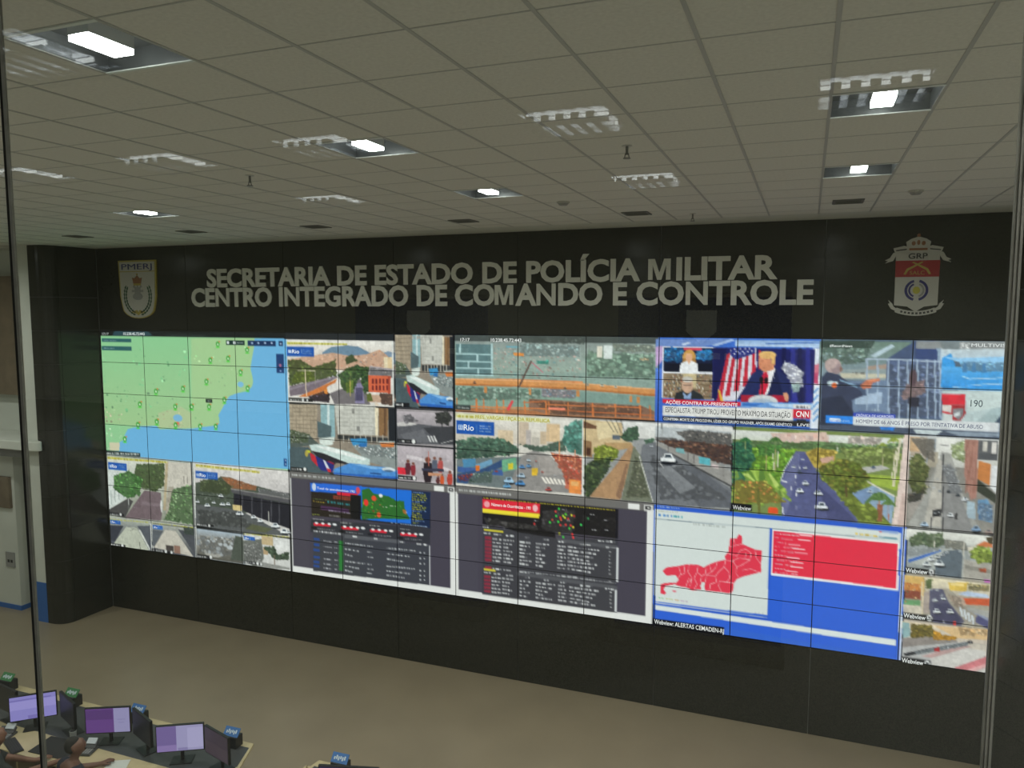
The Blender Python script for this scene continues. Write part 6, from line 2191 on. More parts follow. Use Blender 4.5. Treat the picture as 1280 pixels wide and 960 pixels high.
def paint_wall(ops):
    """Draws the picture shown across the display wall; coordinates are panel columns and rows in thousandths."""
    PX, PY = 128, 72
    H, Wd = 7*PY, 14*PX
    img = np.zeros((H, Wd, 3), np.float32)
    rng = np.random.default_rng(7)
    def rgb(h):
        return np.array([int(h[i:i+2], 16) for i in (0, 2, 4)], np.float32)/255
    def mask(xs, ys):
        x0 = max(0, int(xs.min())); x1 = min(Wd, int(xs.max())+2)
        y0 = max(0, int(ys.min())); y1 = min(H, int(ys.max())+2)
        if x1 <= x0 or y1 <= y0: return None
        px = np.arange(x0, x1)+.5
        acc = np.zeros((y1-y0, x1-x0), np.float32)
        n = len(xs)
        for so in (.25, .75):
            py = (np.arange(y0, y1)+so)[:, None]
            c = np.zeros((y1-y0, x1-x0), bool)
            for i in range(n):
                xa, ya, xb, yb = xs[i], ys[i], xs[i-1], ys[i-1]
                if ya == yb: continue
                cond = (ya > py) != (yb > py)
                xi = (xb-xa)*(py-ya)/(yb-ya)+xa
                c ^= cond & (px[None] < xi)
            acc += c*.5
        return x0, x1, y0, y1, acc
    def fill(m, col):
        x0, x1, y0, y1, a = m
        r = img[y0:y1, x0:x1]
        r += a[..., None]*(col-r)
    def poly(xs, ys, col):
        m = mask(xs, ys)
        if m: fill(m, col)
    def ell(cx, cy, rx, ry, col, clip=None):
        x0 = max(0, int(cx-rx)-1); x1 = min(Wd, int(cx+rx)+2)
        y0 = max(0, int(cy-ry)-1); y1 = min(H, int(cy+ry)+2)
        if x1 <= x0 or y1 <= y0: return
        X = (np.arange(x0, x1)+.5-cx)/rx; Y = ((np.arange(y0, y1)+.5-cy)/ry)[:, None]
        a = np.clip((1.15-np.sqrt(X*X+Y*Y))*min(rx, ry), 0, 1)
        if clip is not None:
            cx0, cx1, cy0, cy1, ca = clip
            b = np.zeros_like(a)
            ax0, ax1, ay0, ay1 = max(x0, cx0), min(x1, cx1), max(y0, cy0), min(y1, cy1)
            if ax1 <= ax0 or ay1 <= ay0: return
            b[ay0-y0:ay1-y0, ax0-x0:ax1-x0] = ca[ay0-cy0:ay1-cy0, ax0-cx0:ax1-cx0]
            a = a*b
        fill((x0, x1, y0, y1, a), col)
    def line(xs, ys, w, col):
        for i in range(len(xs)-1):
            dx, dy = xs[i+1]-xs[i], ys[i+1]-ys[i]
            d = math.hypot(dx, dy) or 1
            nx, ny = -dy/d*w/2, dx/d*w/2
            poly(np.array([xs[i]+nx, xs[i+1]+nx, xs[i+1]-nx, xs[i]-nx]), np.array([ys[i]+ny, ys[i+1]+ny, ys[i+1]-ny, ys[i]-ny]), col)
    for row in ops.strip().split('\n'):
        k, c, v = row.split('|')
        v = np.array([int(t) for t in v.split(',')], np.float32)/1000
        if k in 'LT': w = v[0]*PY; v = v[1:]
        elif k == 'F': n, s = int(round(v[0]*1000)), v[1]*PY; v = v[2:]
        elif k == 'B': n, bw, bh = int(round(v[0]*1000)), v[1]*PX, v[2]*PY; v = v[3:]
        if k == 'E':
            ell(v[0]*PX, v[1]*PY, max(.6, v[2]*PX), max(.6, v[3]*PY), rgb(c)); continue
        xs, ys = v[0::2]*PX, v[1::2]*PY
        if k == 'P': poly(xs, ys, rgb(c))
        elif k == 'G':
            x0, x1 = max(0, int(round(xs[0]))), min(Wd, int(round(xs[1]))); y0, y1 = max(0, int(round(ys[0]))), min(H, int(round(ys[1])))
            if y1 <= y0 or x1 <= x0: continue
            t = np.linspace(0, 1, y1-y0)[:, None, None]
            ca, cb = c.split(); img[y0:y1, x0:x1] = rgb(ca)*(1-t)+rgb(cb)*t
        elif k == 'L': line(xs, ys, max(.8, w), rgb(c))
        elif k == 'F':
            # leaf masses and clutter: ragged outline, then many small overlapping flecks, lighter towards the top
            qx, qy = [], []
            for i in range(len(xs)):
                j = (i+1) % len(xs); d = math.hypot(xs[j]-xs[i], ys[j]-ys[i]); kk = max(1, int(d/max(2, s*.5)))
                for t in range(kk):
                    qx.append(xs[i]+(xs[j]-xs[i])*t/kk+rng.normal(0, s*.28)); qy.append(ys[i]+(ys[j]-ys[i])*t/kk+rng.normal(0, s*.22))
            xs, ys = np.array(qx), np.array(qy)
            m = mask(xs, ys)
            if not m: continue
            cs = [rgb(t) for t in c.split()]
            mean = sum(cs)/len(cs); tall = float(ys.max()-ys.min())+1
            dense = n*2.2*s*s > .55*float(m[4].sum())
            if dense: fill((m[0], m[1], m[2], m[3], m[4]*.9), mean*.72)
            for i in range(int(n*(3.4 if dense else 2.2))):
                bx, by = rng.uniform(xs.min(), xs.max()), rng.uniform(ys.min(), ys.max())
                r = s*rng.uniform(.18, .6)
                ell(bx, by, max(.8, r*rng.uniform(.8, 1.6)*.9), max(.7, r*.8), cs[i % len(cs)]*rng.uniform(.72, 1.22)*(1.1-.25*(by-ys.min())/tall), m)
        elif k == 'B':
            m = mask(xs, ys)
            cs = [rgb(t) for t in c.split()]
            x0, x1, y0, y1, a = m
            for i in range(n):
                bx, by = int(rng.uniform(x0, x1)), int(rng.uniform(y0, y1))
                if a[by-y0, bx-x0] < .5: continue
                w2, h2 = max(1, int(bw*rng.uniform(.5, 1.2))), max(1, int(bh*rng.uniform(.5, 1.2)))
                ex, ey = min(x1, bx+w2), min(y1, by+h2)
                fill((bx, ex, by, ey, a[by-y0:ey-y0, bx-x0:ex-x0]), cs[i % len(cs)]*rng.uniform(.9, 1.1))
        elif k == 'T':
            x, col = xs[0], rgb(c)
            L = max(1e-3, xs[1]-xs[0])
            while x < xs[1]:
                g = w*rng.uniform(.9, 3.2); e = min(xs[1], x+g)
                y = ys[0]+(ys[1]-ys[0])*(x-xs[0])/L
                while x < e:
                    q = min(e, x+w*.5)
                    poly(np.array([x, q-w*.12, q-w*.12, x]), np.array([y-w*.42, y-w*.42, y+w*.42, y+w*.42]), col*rng.uniform(.8, 1))
                    x = q
                x += w*.45
    # compression grain of the camera pictures; the map and the web pages stay flat
    g = np.zeros((H, Wd), np.float32)
    for st, am in ((2, .022), (5, .022), (11, .02)):
        q = rng.normal(0, am, (H//st+2, Wd//st+2)).astype(np.float32)
        g += np.kron(q, np.ones((st, st), np.float32))[:H, :Wd]
    for c0, r0, c1, r1 in ((0, 0, 4, 4), (4, 4, 10, 7), (10, 4, 13, 7)): g[r0*PY:r1*PY, c0*PX:c1*PX] *= .12
    return np.clip(img*(1+g[..., None]), 0, 1)

img = paint_wall(OPS)
def to_linear(a): return np.where(a < .04045, a/12.92, ((a+.055)/1.055)**2.4)
vw = tag(empty('video_wall', (0, 0, rz(7))), 'video wall of ninety-eight lit display panels set in the black granite wall', 'video wall')
body = MB().box(.002, .003, .002, PW-.002, .03, U-.002).mesh('display_panel', [M['bezel']])
NX, NY = 64, 36
gx, gy = np.meshgrid(np.arange(NX+1), np.arange(NY+1)); gx, gy = gx.ravel(), gy.ravel()
q0 = (np.arange(NY)[:, None]*(NX+1)+np.arange(NX)[None]).ravel()
quads = np.stack([q0, q0+NX+1, q0+NX+2, q0+1], 1).ravel().astype(np.int32)
mx_, mz_ = .0065, .005
vx = mx_+gx/NX*(PW-2*mx_); vz = U-mz_-gy/NY*(U-2*mz_)
co = np.stack([vx, np.zeros_like(vx), vz], 1).astype(np.float32).ravel()
box = np.pad(img, ((1, 1), (1, 1), (0, 0)), 'edge')
soft = (box[1:-1, 1:-1]*2+box[:-2, 1:-1]+box[2:, 1:-1]+box[1:-1, :-2]+box[1:-1, 2:])/6
for r in range(7):
    for c in range(14):
        p = link('display_panel', body, vw); p.location = (c*PW, 0, (6-r)*U)
        me = bpy.data.meshes.new('screen'); me.vertices.add((NX+1)*(NY+1)); me.vertices.foreach_set('co', co)
        me.loops.add(NX*NY*4); me.loops.foreach_set('vertex_index', quads)
        me.polygons.add(NX*NY); me.polygons.foreach_set('loop_start', np.arange(0, NX*NY*4, 4, dtype=np.int32))
        me.update(calc_edges=True)
        a = me.color_attributes.new('picture', 'FLOAT_COLOR', 'POINT')
        sx = np.clip((c*128+gx/NX*127.5).round().astype(int), 0, 14*128-1); sy = np.clip((r*72+gy/NY*71.5).round().astype(int), 0, 7*72-1)
        rgba = np.ones(((NX+1)*(NY+1), 4), np.float32); rgba[:, :3] = to_linear(soft[sy, sx])
        a.data.foreach_set('color', rgba.ravel()); me.materials.append(M['screen'])
        link('screen', me, p)
for row in CAPTIONS.strip().split('\n'):
    s, v, colr, bold = row.split('|'); v = [int(t)/1000 for t in v.split(',')]
    me = text_mesh(s, .012 if bold == '1' else 0)
    a, b = span(me); W_ = (v[2]-v[0])*PW; h = v[4]*U
    z = rz((v[1]+v[3])/2)-rz(7)
    me.transform(Matrix.Translation((v[0]*PW, -.002, z)) @ Matrix.Diagonal((W_/(b-a), 1, h/CAP, 1)) @ Matrix.Translation((-a, 0, 0)))
    me.materials.clear(); me.materials.append(emis(colr)); link('screen_caption', me, vw)

# ------------------------------------------------------------------ raised lettering and crests
def lettering(s, x0, x1, z, cap, label):
    root = tag(empty('wall_lettering', (x0, .008, z)), label, 'lettering')
    off = .036
    wII = span(text_mesh('II', off)); wII = wII[1]-wII[0]
    adv = {}; x = 0; items = []
    for ch in s:
        if ch == ' ': x += .30; continue
        if ch == 'M' and ch not in adv:      # broad capital with straight stems
            k = CAP; adv[ch] = (MB().prism([(x_*k, z_*k) for x_, z_ in [(0, 0), (.2, 0), (.2, .70), (.41, 0), (.59, 0), (.8, .70), (.8, 0), (1, 0), (1, 1), (.71, 1), (.5, .33), (.29, 1), (0, 1)]], -.012, .012).mesh('letter', [M['letter']]), k+.13)
        if ch not in adv:
            me = text_mesh(ch, .024 if ch == 'N' else off, .012); a = span(text_mesh('I'+ch+'I', off)); adv[ch] = (me, a[1]-a[0]-wII)
        items.append((ch, x)); x += adv[ch][1]
    a0 = span(adv[items[0][0]][0])[0]; last = items[-1]; tot = last[1]+span(adv[last[0]][0])[1]-a0
    sx, sz = (x1-x0)/tot, cap/CAP
    done = {}
    for ch, xp in items:
        if ch not in done:
            me = adv[ch][0].copy(); me.transform(Matrix.Diagonal((sx, .9, sz, 1))); me.transform(Matrix.Translation((0, -.012, 0)))
            me.materials.clear(); me.materials.append(M['letter']); done[ch] = me
        o = link('letter', done[ch], root); o.location = ((xp-a0)*sx, 0, 0)
lettering('SECRETARIA DE ESTADO DE POLÍCIA MILITAR', 2.85, 13.24, 6.765, .315, 'upper row of raised steel capitals reading SECRETARIA DE ESTADO DE POLÍCIA MILITAR')
lettering('CENTRO INTEGRADO DE COMANDO E CONTROLE', 2.455, 13.73, 6.395, .325, 'lower row of raised steel capitals reading CENTRO INTEGRADO DE COMANDO E CONTROLE')
def flat_text(name, s, x0, x1, z, cap, y, m, parent, off=0.):
    me = text_mesh(s, off, .002); a, b = span(me)
    me.transform(Matrix.Translation((x0, y, z)) @ Matrix.Diagonal(((x1-x0)/(b-a), 1, cap/CAP, 1)) @ Matrix.Translation((-a, 0, 0)))
    me.materials.clear(); me.materials.append(m); return link(name, me, parent)
def ring(cx, cz, r0, r1, a0, a1, y0, y1, n=14):
    pts = [(cx+r1*math.cos(a0+(a1-a0)*i/n), cz+r1*math.sin(a0+(a1-a0)*i/n)) for i in range(n+1)]
    pts += [(cx+r0*math.cos(a1+(a0-a1)*i/n), cz+r0*math.sin(a1+(a0-a1)*i/n)) for i in range(n+1)]
    mb = MB(); k = n+1
    for i in range(n):
        q = [pts[i], pts[i+1], pts[2*k-2-i], pts[2*k-1-i]]; mb.prism(q, y0, y1)
    return mb
def disc(cx, cz, rx, rz_, n=20): return [(cx+rx*math.cos(2*math.pi*i/n), cz+rz_*math.sin(2*math.pi*i/n)) for i in range(n)]
# left crest: cream shield, yellow rim
cl = tag(empty('wall_crest', (1.10, .008, 6.15)), 'cream shield crest with yellow rim and green wreath left of the lettering', 'crest')
def shield(k, dz=0):
    w_ = .485*k; top = 1.16*k+dz
    return [(-w_*1.03, top), (-w_*.98, .45), (-w_*.9, .26)]+[(w_*.9*math.sin(t), .24-.24*k*math.cos(t)*1.0) for t in [-1.2+2.4*i/10 for i in range(11)]]+[(w_*.9, .26), (w_*.98, .45), (w_*1.03, top)]
MB().prism(shield(1.0), -.03, 0).obj('rim', M['gold'], cl)
MB().prism(shield(.93, .05), -.036, -.03).obj('field', M['cream'], cl)
MB().prism([(-.47, .93), (.47, .93), (.47, .945), (-.47, .945)], -.039, -.036).obj('band', M['gold'], cl)
flat_text('crest_lettering', 'PMERJ', -.40, .40, .98, .11, -.039, M['navy'], cl)
cr = MB().prism([(-.10, .70), (.10, .70), (.13, .82), (.07, .80), (0, .86), (-.07, .80), (-.13, .82)], -.042, -.036).obj('crown', M['crown'], cl)
MB().prism([(-.09, .66), (.09, .66), (.10, .70), (-.10, .70)], -.043, -.036).prism(disc(0, .88, .02, .02, 8), -.043, -.036).obj('crown_band', M['gold'], cr)['kind'] = 'stuff'
st = MB()
for k in range(8):
    a = math.pi/4*k; st.prism([(.15*math.cos(a-.16), .55+.15*math.sin(a-.16)), (.15*math.cos(a+.16), .55+.15*math.sin(a+.16)), (.05*math.cos(a+.4), .55+.05*math.sin(a+.4)), (.05*math.cos(a-.4), .55+.05*math.sin(a-.4))], -.040, -.036)
st.prism(disc(0, .55, .08, .08), -.041, -.036).obj('star', M['grey'], cl)
MB().prism(disc(0, .44, .13, .07), -.042, -.036).obj('medallion', M['grey'], cl)
for s in (-1, 1):
    wr = MB()
    for k in range(10):
        t = -1.25+k*.19; cx, cz = s*.33*math.cos(t), .45+.36*math.sin(t)
        a = t+math.pi/2; d = Vector((s*math.cos(a), math.sin(a))); n_ = Vector((-d.y, d.x))
        for e in (-1, 1):
            b = Vector((cx, cz))+n_*e*.025; wr.prism([tuple(b-d*.045), tuple(b+n_*.022*e), tuple(b+d*.05), tuple(b-n_*.018*e)], -.041, -.036)
    wr.obj('wreath', M['green'], cl)['kind'] = 'stuff'
MB().prism([(-.2, .13), (-.03, .17), (0, .12), (.03, .17), (.2, .13), (.04, .09), (0, .06), (-.04, .09)], -.041, -.036).obj('ribbon', M['gold'], cl)
# right crest
cr2 = tag(empty('wall_crest', (15.025, .008, 6.15)), 'white crest with red band, crown and ribbons right of the lettering', 'crest')
MB().prism([(-.262, .22), (-.1, .20), (0, .13), (.1, .20), (.262, .22), (.265, .93), (-.265, .93)], -.03, 0).obj('field', M['cream'], cr2)
MB().prism([(-.266, .60), (.266, .60), (.268, .82), (-.268, .82)], -.034, -.03).obj('red_band', M['red'], cr2)
flat_text('crest_lettering', 'SALC', -.09, .09, .63, .05, -.036, M['gold'], cr2)
flat_text('monogram', 'GRP', -.115, .115, .845, .07, -.033, M['ink'], cr2, .01)
for s in (-1, 1):
    MB().prism([(-s*.07, .795), (-s*.05, .805), (s*.13, .71), (s*.165, .64), (s*.14, .63), (s*.105, .69)], -.038-.001*s, -.034).obj('pistol', M['gold'], cr2)
    ring(0, .42, .112, .145, (-.42+.0)*math.pi if s > 0 else .58*math.pi, .42*math.pi if s > 0 else 1.42*math.pi, -.034, -.03).obj('blue_arc', M['navy'], cr2)
    ring(0, .42, .075, .098, -.38*math.pi if s > 0 else .62*math.pi, .38*math.pi if s > 0 else 1.38*math.pi, -.034, -.03).obj('inner_arc', M['navy'] if s < 0 else M['grey'], cr2)
    rb = MB().prism([(s*.05, .93), (s*.28, .93), (s*.30, .99), (s*.17, 1.02), (s*.05, .99)], -.036, -.0).prism([(s*.24, .93), (s*.30, .93), (s*.34, .86), (s*.40, .83), (s*.36, .82), (s*.40, .79), (s*.30, .82)], -.033, 0).obj('ribbon', M['cream'], cr2)
    MB().prism([(s*.14, .965), (s*.27, .95), (s*.27, .965), (s*.14, .98)], -.038, -.036).obj('ribbon_print', M['ink'], rb)
    MB().prism([(s*.235, .14), (s*.30, .17), (s*.34, .24), (s*.315, .245), (s*.335, .29), (s*.285, .24), (s*.27, .2), (s*.225, .17)], -.033, 0).obj('ribbon_tail', M['cream'], cr2)
MB().prism(disc(0, .42, .045, .05, 16), -.036, -.03).obj('sun', M['yellow'], cr2)
cb = ring(0, .73, .59, .655, -.5*math.pi-.40, -.5*math.pi+.40, -.036, 0, 10).obj('motto_ribbon', M['cream'], cr2)
mb = MB()
for k in range(9):
    t = -.5*math.pi-.3+.075*k; mb.prism([(.635*math.cos(t), .73+.635*math.sin(t)), (.635*math.cos(t+.045), .73+.635*math.sin(t+.045)), (.608*math.cos(t+.045), .73+.608*math.sin(t+.045)), (.608*math.cos(t), .73+.608*math.sin(t))], -.038, -.036)
mb.obj('motto_print', M['ink'], cb)['kind'] = 'stuff'
kb = MB().prism([(-.12, .93), (.12, .93), (.15, 1.07), (.09, 1.11), (0, 1.14), (-.09, 1.11), (-.15, 1.07)], -.04, 0).obj('crown', M['cream'], cr2)
MB().prism([(-.11, .955), (.11, .955), (.11, .985), (-.11, .985)], -.043, -.04).prism(disc(0, 1.155, .02, .025, 10), -.043, -.0).prism(disc(-.06, 1.05, .025, .03, 10), -.043, -.04).prism(disc(.06, 1.05, .025, .03, 10), -.043, -.04).prism(disc(0, 1.06, .02, .035, 10), -.043, -.04).obj('crown_jewels', M['crown'], kb)['kind'] = 'stuff'

# ------------------------------------------------------------------ ceiling lamps, vents, sprinklers, detectors
def lamp_proto():
    r = empty('ceiling_lamp')
    b = MB(); h = T/2-.006; d = .12
    b.box(-h, -h, d-.01, h, h, d)
    for s in (-1, 1): b.box(s*h-.008, -h, 0, s*h+.008 if s < 0 else h, h, d); b.box(-h, s*h-.006, 0, h, s*h+.006, d)
    b.obj('housing', M['recess'], r)
    MB().box(-h, h-.02, -.006, h, h+.004, 0).obj('flange', M['lampbox'], r); MB().box(-h, -h-.004, -.006, h, -h+.02, 0).obj('flange', M['lampbox'], r)
    lb = MB().box(-.068, -.135, .03, .068, .135, d-.01).obj('lamp_box', M['lampbox'], r)
    MB().box(-.065, -.132, .004, .065, .132, .03).obj('diffuser', M['lamp'], lb)
    return r
def lamp_light(o):
    L = bpy.data.lights.new('lamp_light', 'AREA'); L.shape = 'RECTANGLE'; L.size = .125; L.size_y = .26; L.energy = LAMP_W; L.color = (.98, 1, .95); L.spread = math.radians(165)
    l = bpy.data.objects.new('lamp_light', L); COL.objects.link(l); l.parent = o; l.location = (0, 0, -.012)
lp = lamp_proto()
lamp_names = {(1, -1): 'open recessed ceiling lamp, nearer of the pair above the round-sun crest', (1, 3): 'open recessed ceiling lamp, farther of the pair above the round-sun crest',
    (-5, -5): 'largest and nearest open recessed ceiling lamp, top left corner of the ceiling', (-5, -1): 'open recessed ceiling lamp midway between nearest lamp and granite wall, central row',
    (-5, 3): 'open recessed ceiling lamp nearest the lettering, central row', (-13, 3): 'farthest open recessed ceiling lamp, above the cream shield crest'}
lamp_names.update(added_lamps)
for k, (i, j) in enumerate(sorted(lamp_names)):
    o = lp if k == 0 else copy_tree(lp)
    o.location = (X0+T*(i+.5), Y0+T*(j+.5), CH); tag(o, lamp_names[(i, j)], 'ceiling lamp', 'lit ceiling lamps')
for k, (x, y, l) in enumerate([(3.6, -12.6, 'added recessed lamp in the gallery, unseen at the west end'), (16.3, -12.6, 'added recessed lamp in the gallery, unseen at the east end'), (3.2, -15.1, 'added recessed lamp in the gallery, unseen in the middle of the west side'), (16.3, -15.1, 'added recessed lamp in the gallery, unseen in the middle of the east side')]):  # added lamps outside the mirrored view, they brighten the gallery reflected in the glass
    o = copy_tree(lp); o.location = (x, y, CH-.13); tag(o, l, 'ceiling lamp', 'lit ceiling lamps')
for o in [o for o in COL.objects if o.name.startswith('ceiling_lamp')]: lamp_light(o)
def vent_proto():
    r = empty('air_vent')
    MB().box(-.17, -.17, -.012, .17, -.135, .0).box(-.17, .135, -.012, .17, .17, 0).box(-.17, -.135, -.012, -.135, .135, 0).box(.135, -.135, -.012, .17, .135, 0).obj('frame', M['vent'], r)
    MB().box(-.14, -.14, -.003, .14, .14, -.001).obj('duct', M['dark'], r)
    for k in range(6): MB().obox((0, -.11+.045*k, -.009), (.135, 0, 0), (0, .014, .006), (0, -.001, .002)).obj('slat', M['vent'], r)
    return r
vp = vent_proto()
vl = ['leftmost', 'second from left', 'third from left', 'fourth from left', 'fifth from left', 'rightmost']
vspot = [(1.95, -2.03), (4.36, -1.95), (6.65, -1.82), (9.05, -1.68), (11.52, -1.62), (14.06, -1.80)]
vlab = ['above the cream shield crest', 'above the first word SECRETARIA', 'above the first word ESTADO', 'above the word POLÍCIA start', 'above the word MILITAR', 'above the end of CONTROLE']
for k, (x, y) in enumerate(vspot):
    o = vp if k == 0 else copy_tree(vp)
    o.location = (x, y, CH-.001); tag(o, f'dark slatted ceiling vent, {vl[k]} of the row beside the granite wall', 'air vent', 'ceiling vents along the wall')
def sprinkler(): 
    r = empty('sprinkler')
    MB().tube((0, 0, -.006), (0, 0, 0), .04).obj('rose', M['cream'], r); MB().tube((0, 0, -.07), (0, 0, -.006), .011).obj('stem', M['vent'], r)
    MB().tube((0, 0, -.1), (0, 0, -.095), .03).tube((-.018, 0, -.095), (-.012, 0, -.06), .004).tube((.018, 0, -.095), (.012, 0, -.06), .004).obj('deflector', M['vent'], r)
    return r
sp = sprinkler()
for k, (x, y, l) in enumerate([(12.30, -5.69, 'small pendant sprinkler on the ceiling right of the middle lamp row'), (8.66, -5.70, 'small pendant sprinkler on the ceiling left of the middle lamp row'), (12.20, -1.30, 'small pendant sprinkler on the ceiling near the granite wall')]):
    o = sp if k == 0 else copy_tree(sp); o.location = (x, y, CH); tag(o, l, 'sprinkler', 'ceiling sprinklers')
def detector():
    r = empty('smoke_detector')
    MB().tube((0, 0, -.02), (0, 0, 0), .075).obj('base', M['cream'], r); MB().tube((0, 0, -.045), (0, 0, -.02), .045, .065).obj('chamber', M['grey'], r); return r
dp = detector()
for k, (x, y, l) in enumerate([(10.93, -2.96, 'round smoke detector on the ceiling over the lettering'), (14.7, -2.4, 'round smoke detector on the ceiling at far right near the last vent')]):
    o = dp if k == 0 else copy_tree(dp); o.location = (x, y, CH); tag(o, l, 'smoke detector', 'ceiling smoke detectors')

# ------------------------------------------------------------------ operators' desks
def desk(pts, label):
    r = tag(empty('console_desk', (pts[0][0], pts[0][1], 0)), label, 'desk'); ox, oy = pts[0]
    q = [(x-ox, y-oy) for x, y in pts]
    MB().slab(q, .72, .75).obj('worktop', M['wood'], r, bevel=.004)
    e0, e1 = max(p[0] for p in q[:3]), q[-2][0]
    MB().slab([(q[0][0]+.02, -.13), (q[0][0]+.02, -.80), (e1-.16, -.80), (e1-.05, -.48), (e1-.19, -.10)], .749, .7502).obj('black_inlay', M['phone'], r)
    x0, x1 = min(p[0] for p in q)+.1, max(p[0] for p in q)-.45
    MB().box(x0, -.14, .08, x1, -.11, .72).obj('modesty_panel', M['wood'], r)
    n = max(2, int((x1-x0)/1.25)+1)
    for k in range(n):
        x = x0+(x1-x0)*k/(n-1); MB().box(x-.015, -.95, 0, x+.015, -.11, .72).obj('side_panel', M['wood'], r)
desk([(1.2, -4.2), (1.2, -5.45), (6.9, -5.45), (7.2, -5.3), (7.40, -4.7), (7.20, -4.2)], 'long maple console desk crowded with monitors at the lower left')
desk([(8.2, -4.2), (8.0, -5.45), (11.2, -5.45), (11.2, -4.2)], 'maple console desk at the bottom edge right of the long one')

def monitor(bl, br, pic, label, tilt=.0, z=.9, h=.345):
    a, b = Vector((*bl, 0)), Vector((*br, 0)); wv = b-a; wd = wv.length; ang = math.atan2(wv.y, wv.x)
    r = tag(empty('desk_monitor', ((a.x+b.x)/2, (a.y+b.y)/2, .75), ang), label, 'monitor', 'monitors on the console desks')
    hw = wd/2
    MB().box(-hw, 0, z-.75, hw, .035, z-.75+h).box(-hw*.5, .035, z-.68, hw*.5, .06, z-.55).obj('housing', M['black'], r, bevel=.004)
    MB().tube((0, .075, .012), (0, .075, z-.6), .022).box(-.04, .05, z-.66, .04, .08, z-.58).obj('stand', M['black'], r)
    MB().box(-.13, -.03, 0, .13, .16, .012).obj('foot', M['black'], r, bevel=.004)
    sc = MB().box(-hw+.012, -.002, z-.75+.014, hw-.012, 0, z-.75+h-.012).obj('screen', emis(pic[0], .9), r)
    X = lambda t: -hw+.012+(wd-.024)*t; Z = lambda t: z-.75+.014+(h-.026)*t
    for (c, x0, z0, x1, z1) in pic[1:]: MB().box(X(x0), -.004, Z(z0), X(x1), -.002, Z(z1)).obj('screen_window', emis(c, .9), sc)
    return r
monitor((4.06, -5.17), (4.47, -4.80), ['948cd4', ('a39adf', .0, .45, 1, .8), ('8076c0', .38, 0, .7, .16), ('7d74bd', .0, .83, .9, .88)], 'lavender lit monitor crossed by the window mullion, leftmost lit screen')
monitor((5.23, -5.01), (5.73, -4.76), ['684388', ('5b3b78', 0, .55, .62, .95), ('9c96c2', .64, 0, 1, 1), ('8d86b4', .72, .5, .9, .56), ('8d86b4', .74, .38, .88, .43)], 'monitor lit deep purple with a pale strip on its right')
monitor((6.41, -5.01), (6.90, -4.73), ['a39dc8', ('77659f', 0, .25, .42, 1), ('8f7ab4', 0, 0, .42, .25), ('8c83b4', .45, .0, .66, .12), ('b0aad4', .66, .1, 1, .9)], 'pale lilac monitor with darker left part, rightmost lit screen')
monitor((6.94, -4.765), (7.42, -4.90), ['3d333f', ('453a44', .0, 0, 1, .5)], 'dim brownish monitor angled beside the pale lilac one at the desk end')
monitor((4.52, -4.80), (5.0, -4.98), ['15161a'], 'dark monitor between the lavender and the deep purple screens')
monitor((5.78, -4.775), (6.26, -4.95), ['15161a'], 'dark monitor between the deep purple and the pale lilac screens')
monitor((3.50, -4.95), (3.99, -5.02), ['101114'], 'dark monitor left of the lavender screen at the frame edge')
monitor((8.74, -4.97), (9.40, -4.78), ['2c2348'], 'dark monitor whose top edge shows at the bottom below the last blue sign')
def desk_sign(x, y, face, label):
    r = tag(empty('desk_sign', (x, y, .75), .03), label, 'desk sign', 'signs along the desk edge')
    MB().box(-.10, -.07, 0, .10, .07, .15).obj('base', M['black'], r, bevel=.006)
    n = Vector((0, -.75, .66)); t = Vector((0, .66, .75))
    p = MB().obox((0, -.01, .190), (.11, 0, 0), tuple(t*.058), tuple(n*.004)).obj('plate', face, r)
    mb = MB()
    for k in range(6):
        c = Vector((-.068+.027*k, -.01, .190))+t*(-.006+.012*(k % 2))+n*.006; mb.obox(tuple(c), (.009, 0, 0), tuple(t*(.022 if k % 3 else .016)), tuple(n*.001))
    mb.obj('lettering', M['swhite'], p)['kind'] = 'stuff'
desk_sign(2.87, -4.33, M['sgreen'], 'green topped black desk sign at the left frame edge')
desk_sign(4.17, -4.33, M['sgreen'], 'green topped black desk sign right of the mullion')
desk_sign(5.40, -4.33, M['sblue'], 'blue topped black desk sign behind the deep purple monitor')
desk_sign(6.98, -4.33, M['sblue'], 'blue topped black desk sign at the end of the long desk')
desk_sign(8.60, -4.33, M['sblue'], 'blue topped black desk sign standing alone at the bottom edge')
def desk_phone(x, y, a, label):
    r = tag(empty('desk_phone', (x, y, .75), a), label, 'phone', 'desk phones')
    b = MB().slab([(-.1, -.1), (.1, -.1), (.1, .1), (-.1, .1)], 0, .03); b.obox((0, .06, .06), (.1, 0, 0), (0, .035, .03), (0, -.012, .014)); b.obj('base', M['phone'], r, bevel=.005)
    MB().obox((.03, .075, .105), (.06, 0, 0), (0, .03, .022), (0, -.004, .006)).obj('display', M['phone_lcd'], r)
    MB().box(-.09, -.09, .03, -.045, .08, .055).box(-.095, -.1, .025, -.04, -.055, .062).box(-.095, .05, .025, -.04, .095, .062).obj('handset', M['black'], r, bevel=.006)
    k = MB()
    for i in range(3):
        for j in range(4): k.box(-.01+i*.033, -.085+j*.03, .03, .012+i*.033, -.065+j*.03, .036)
    k.obj('keypad', M['grey'], r)['kind'] = 'stuff'
desk_phone(4.06, -5.24, .3, 'dark desk phone with silver display below the lavender monitor')
desk_phone(5.36, -5.11, .3, 'dark desk phone with silver display below the deep purple monitor')
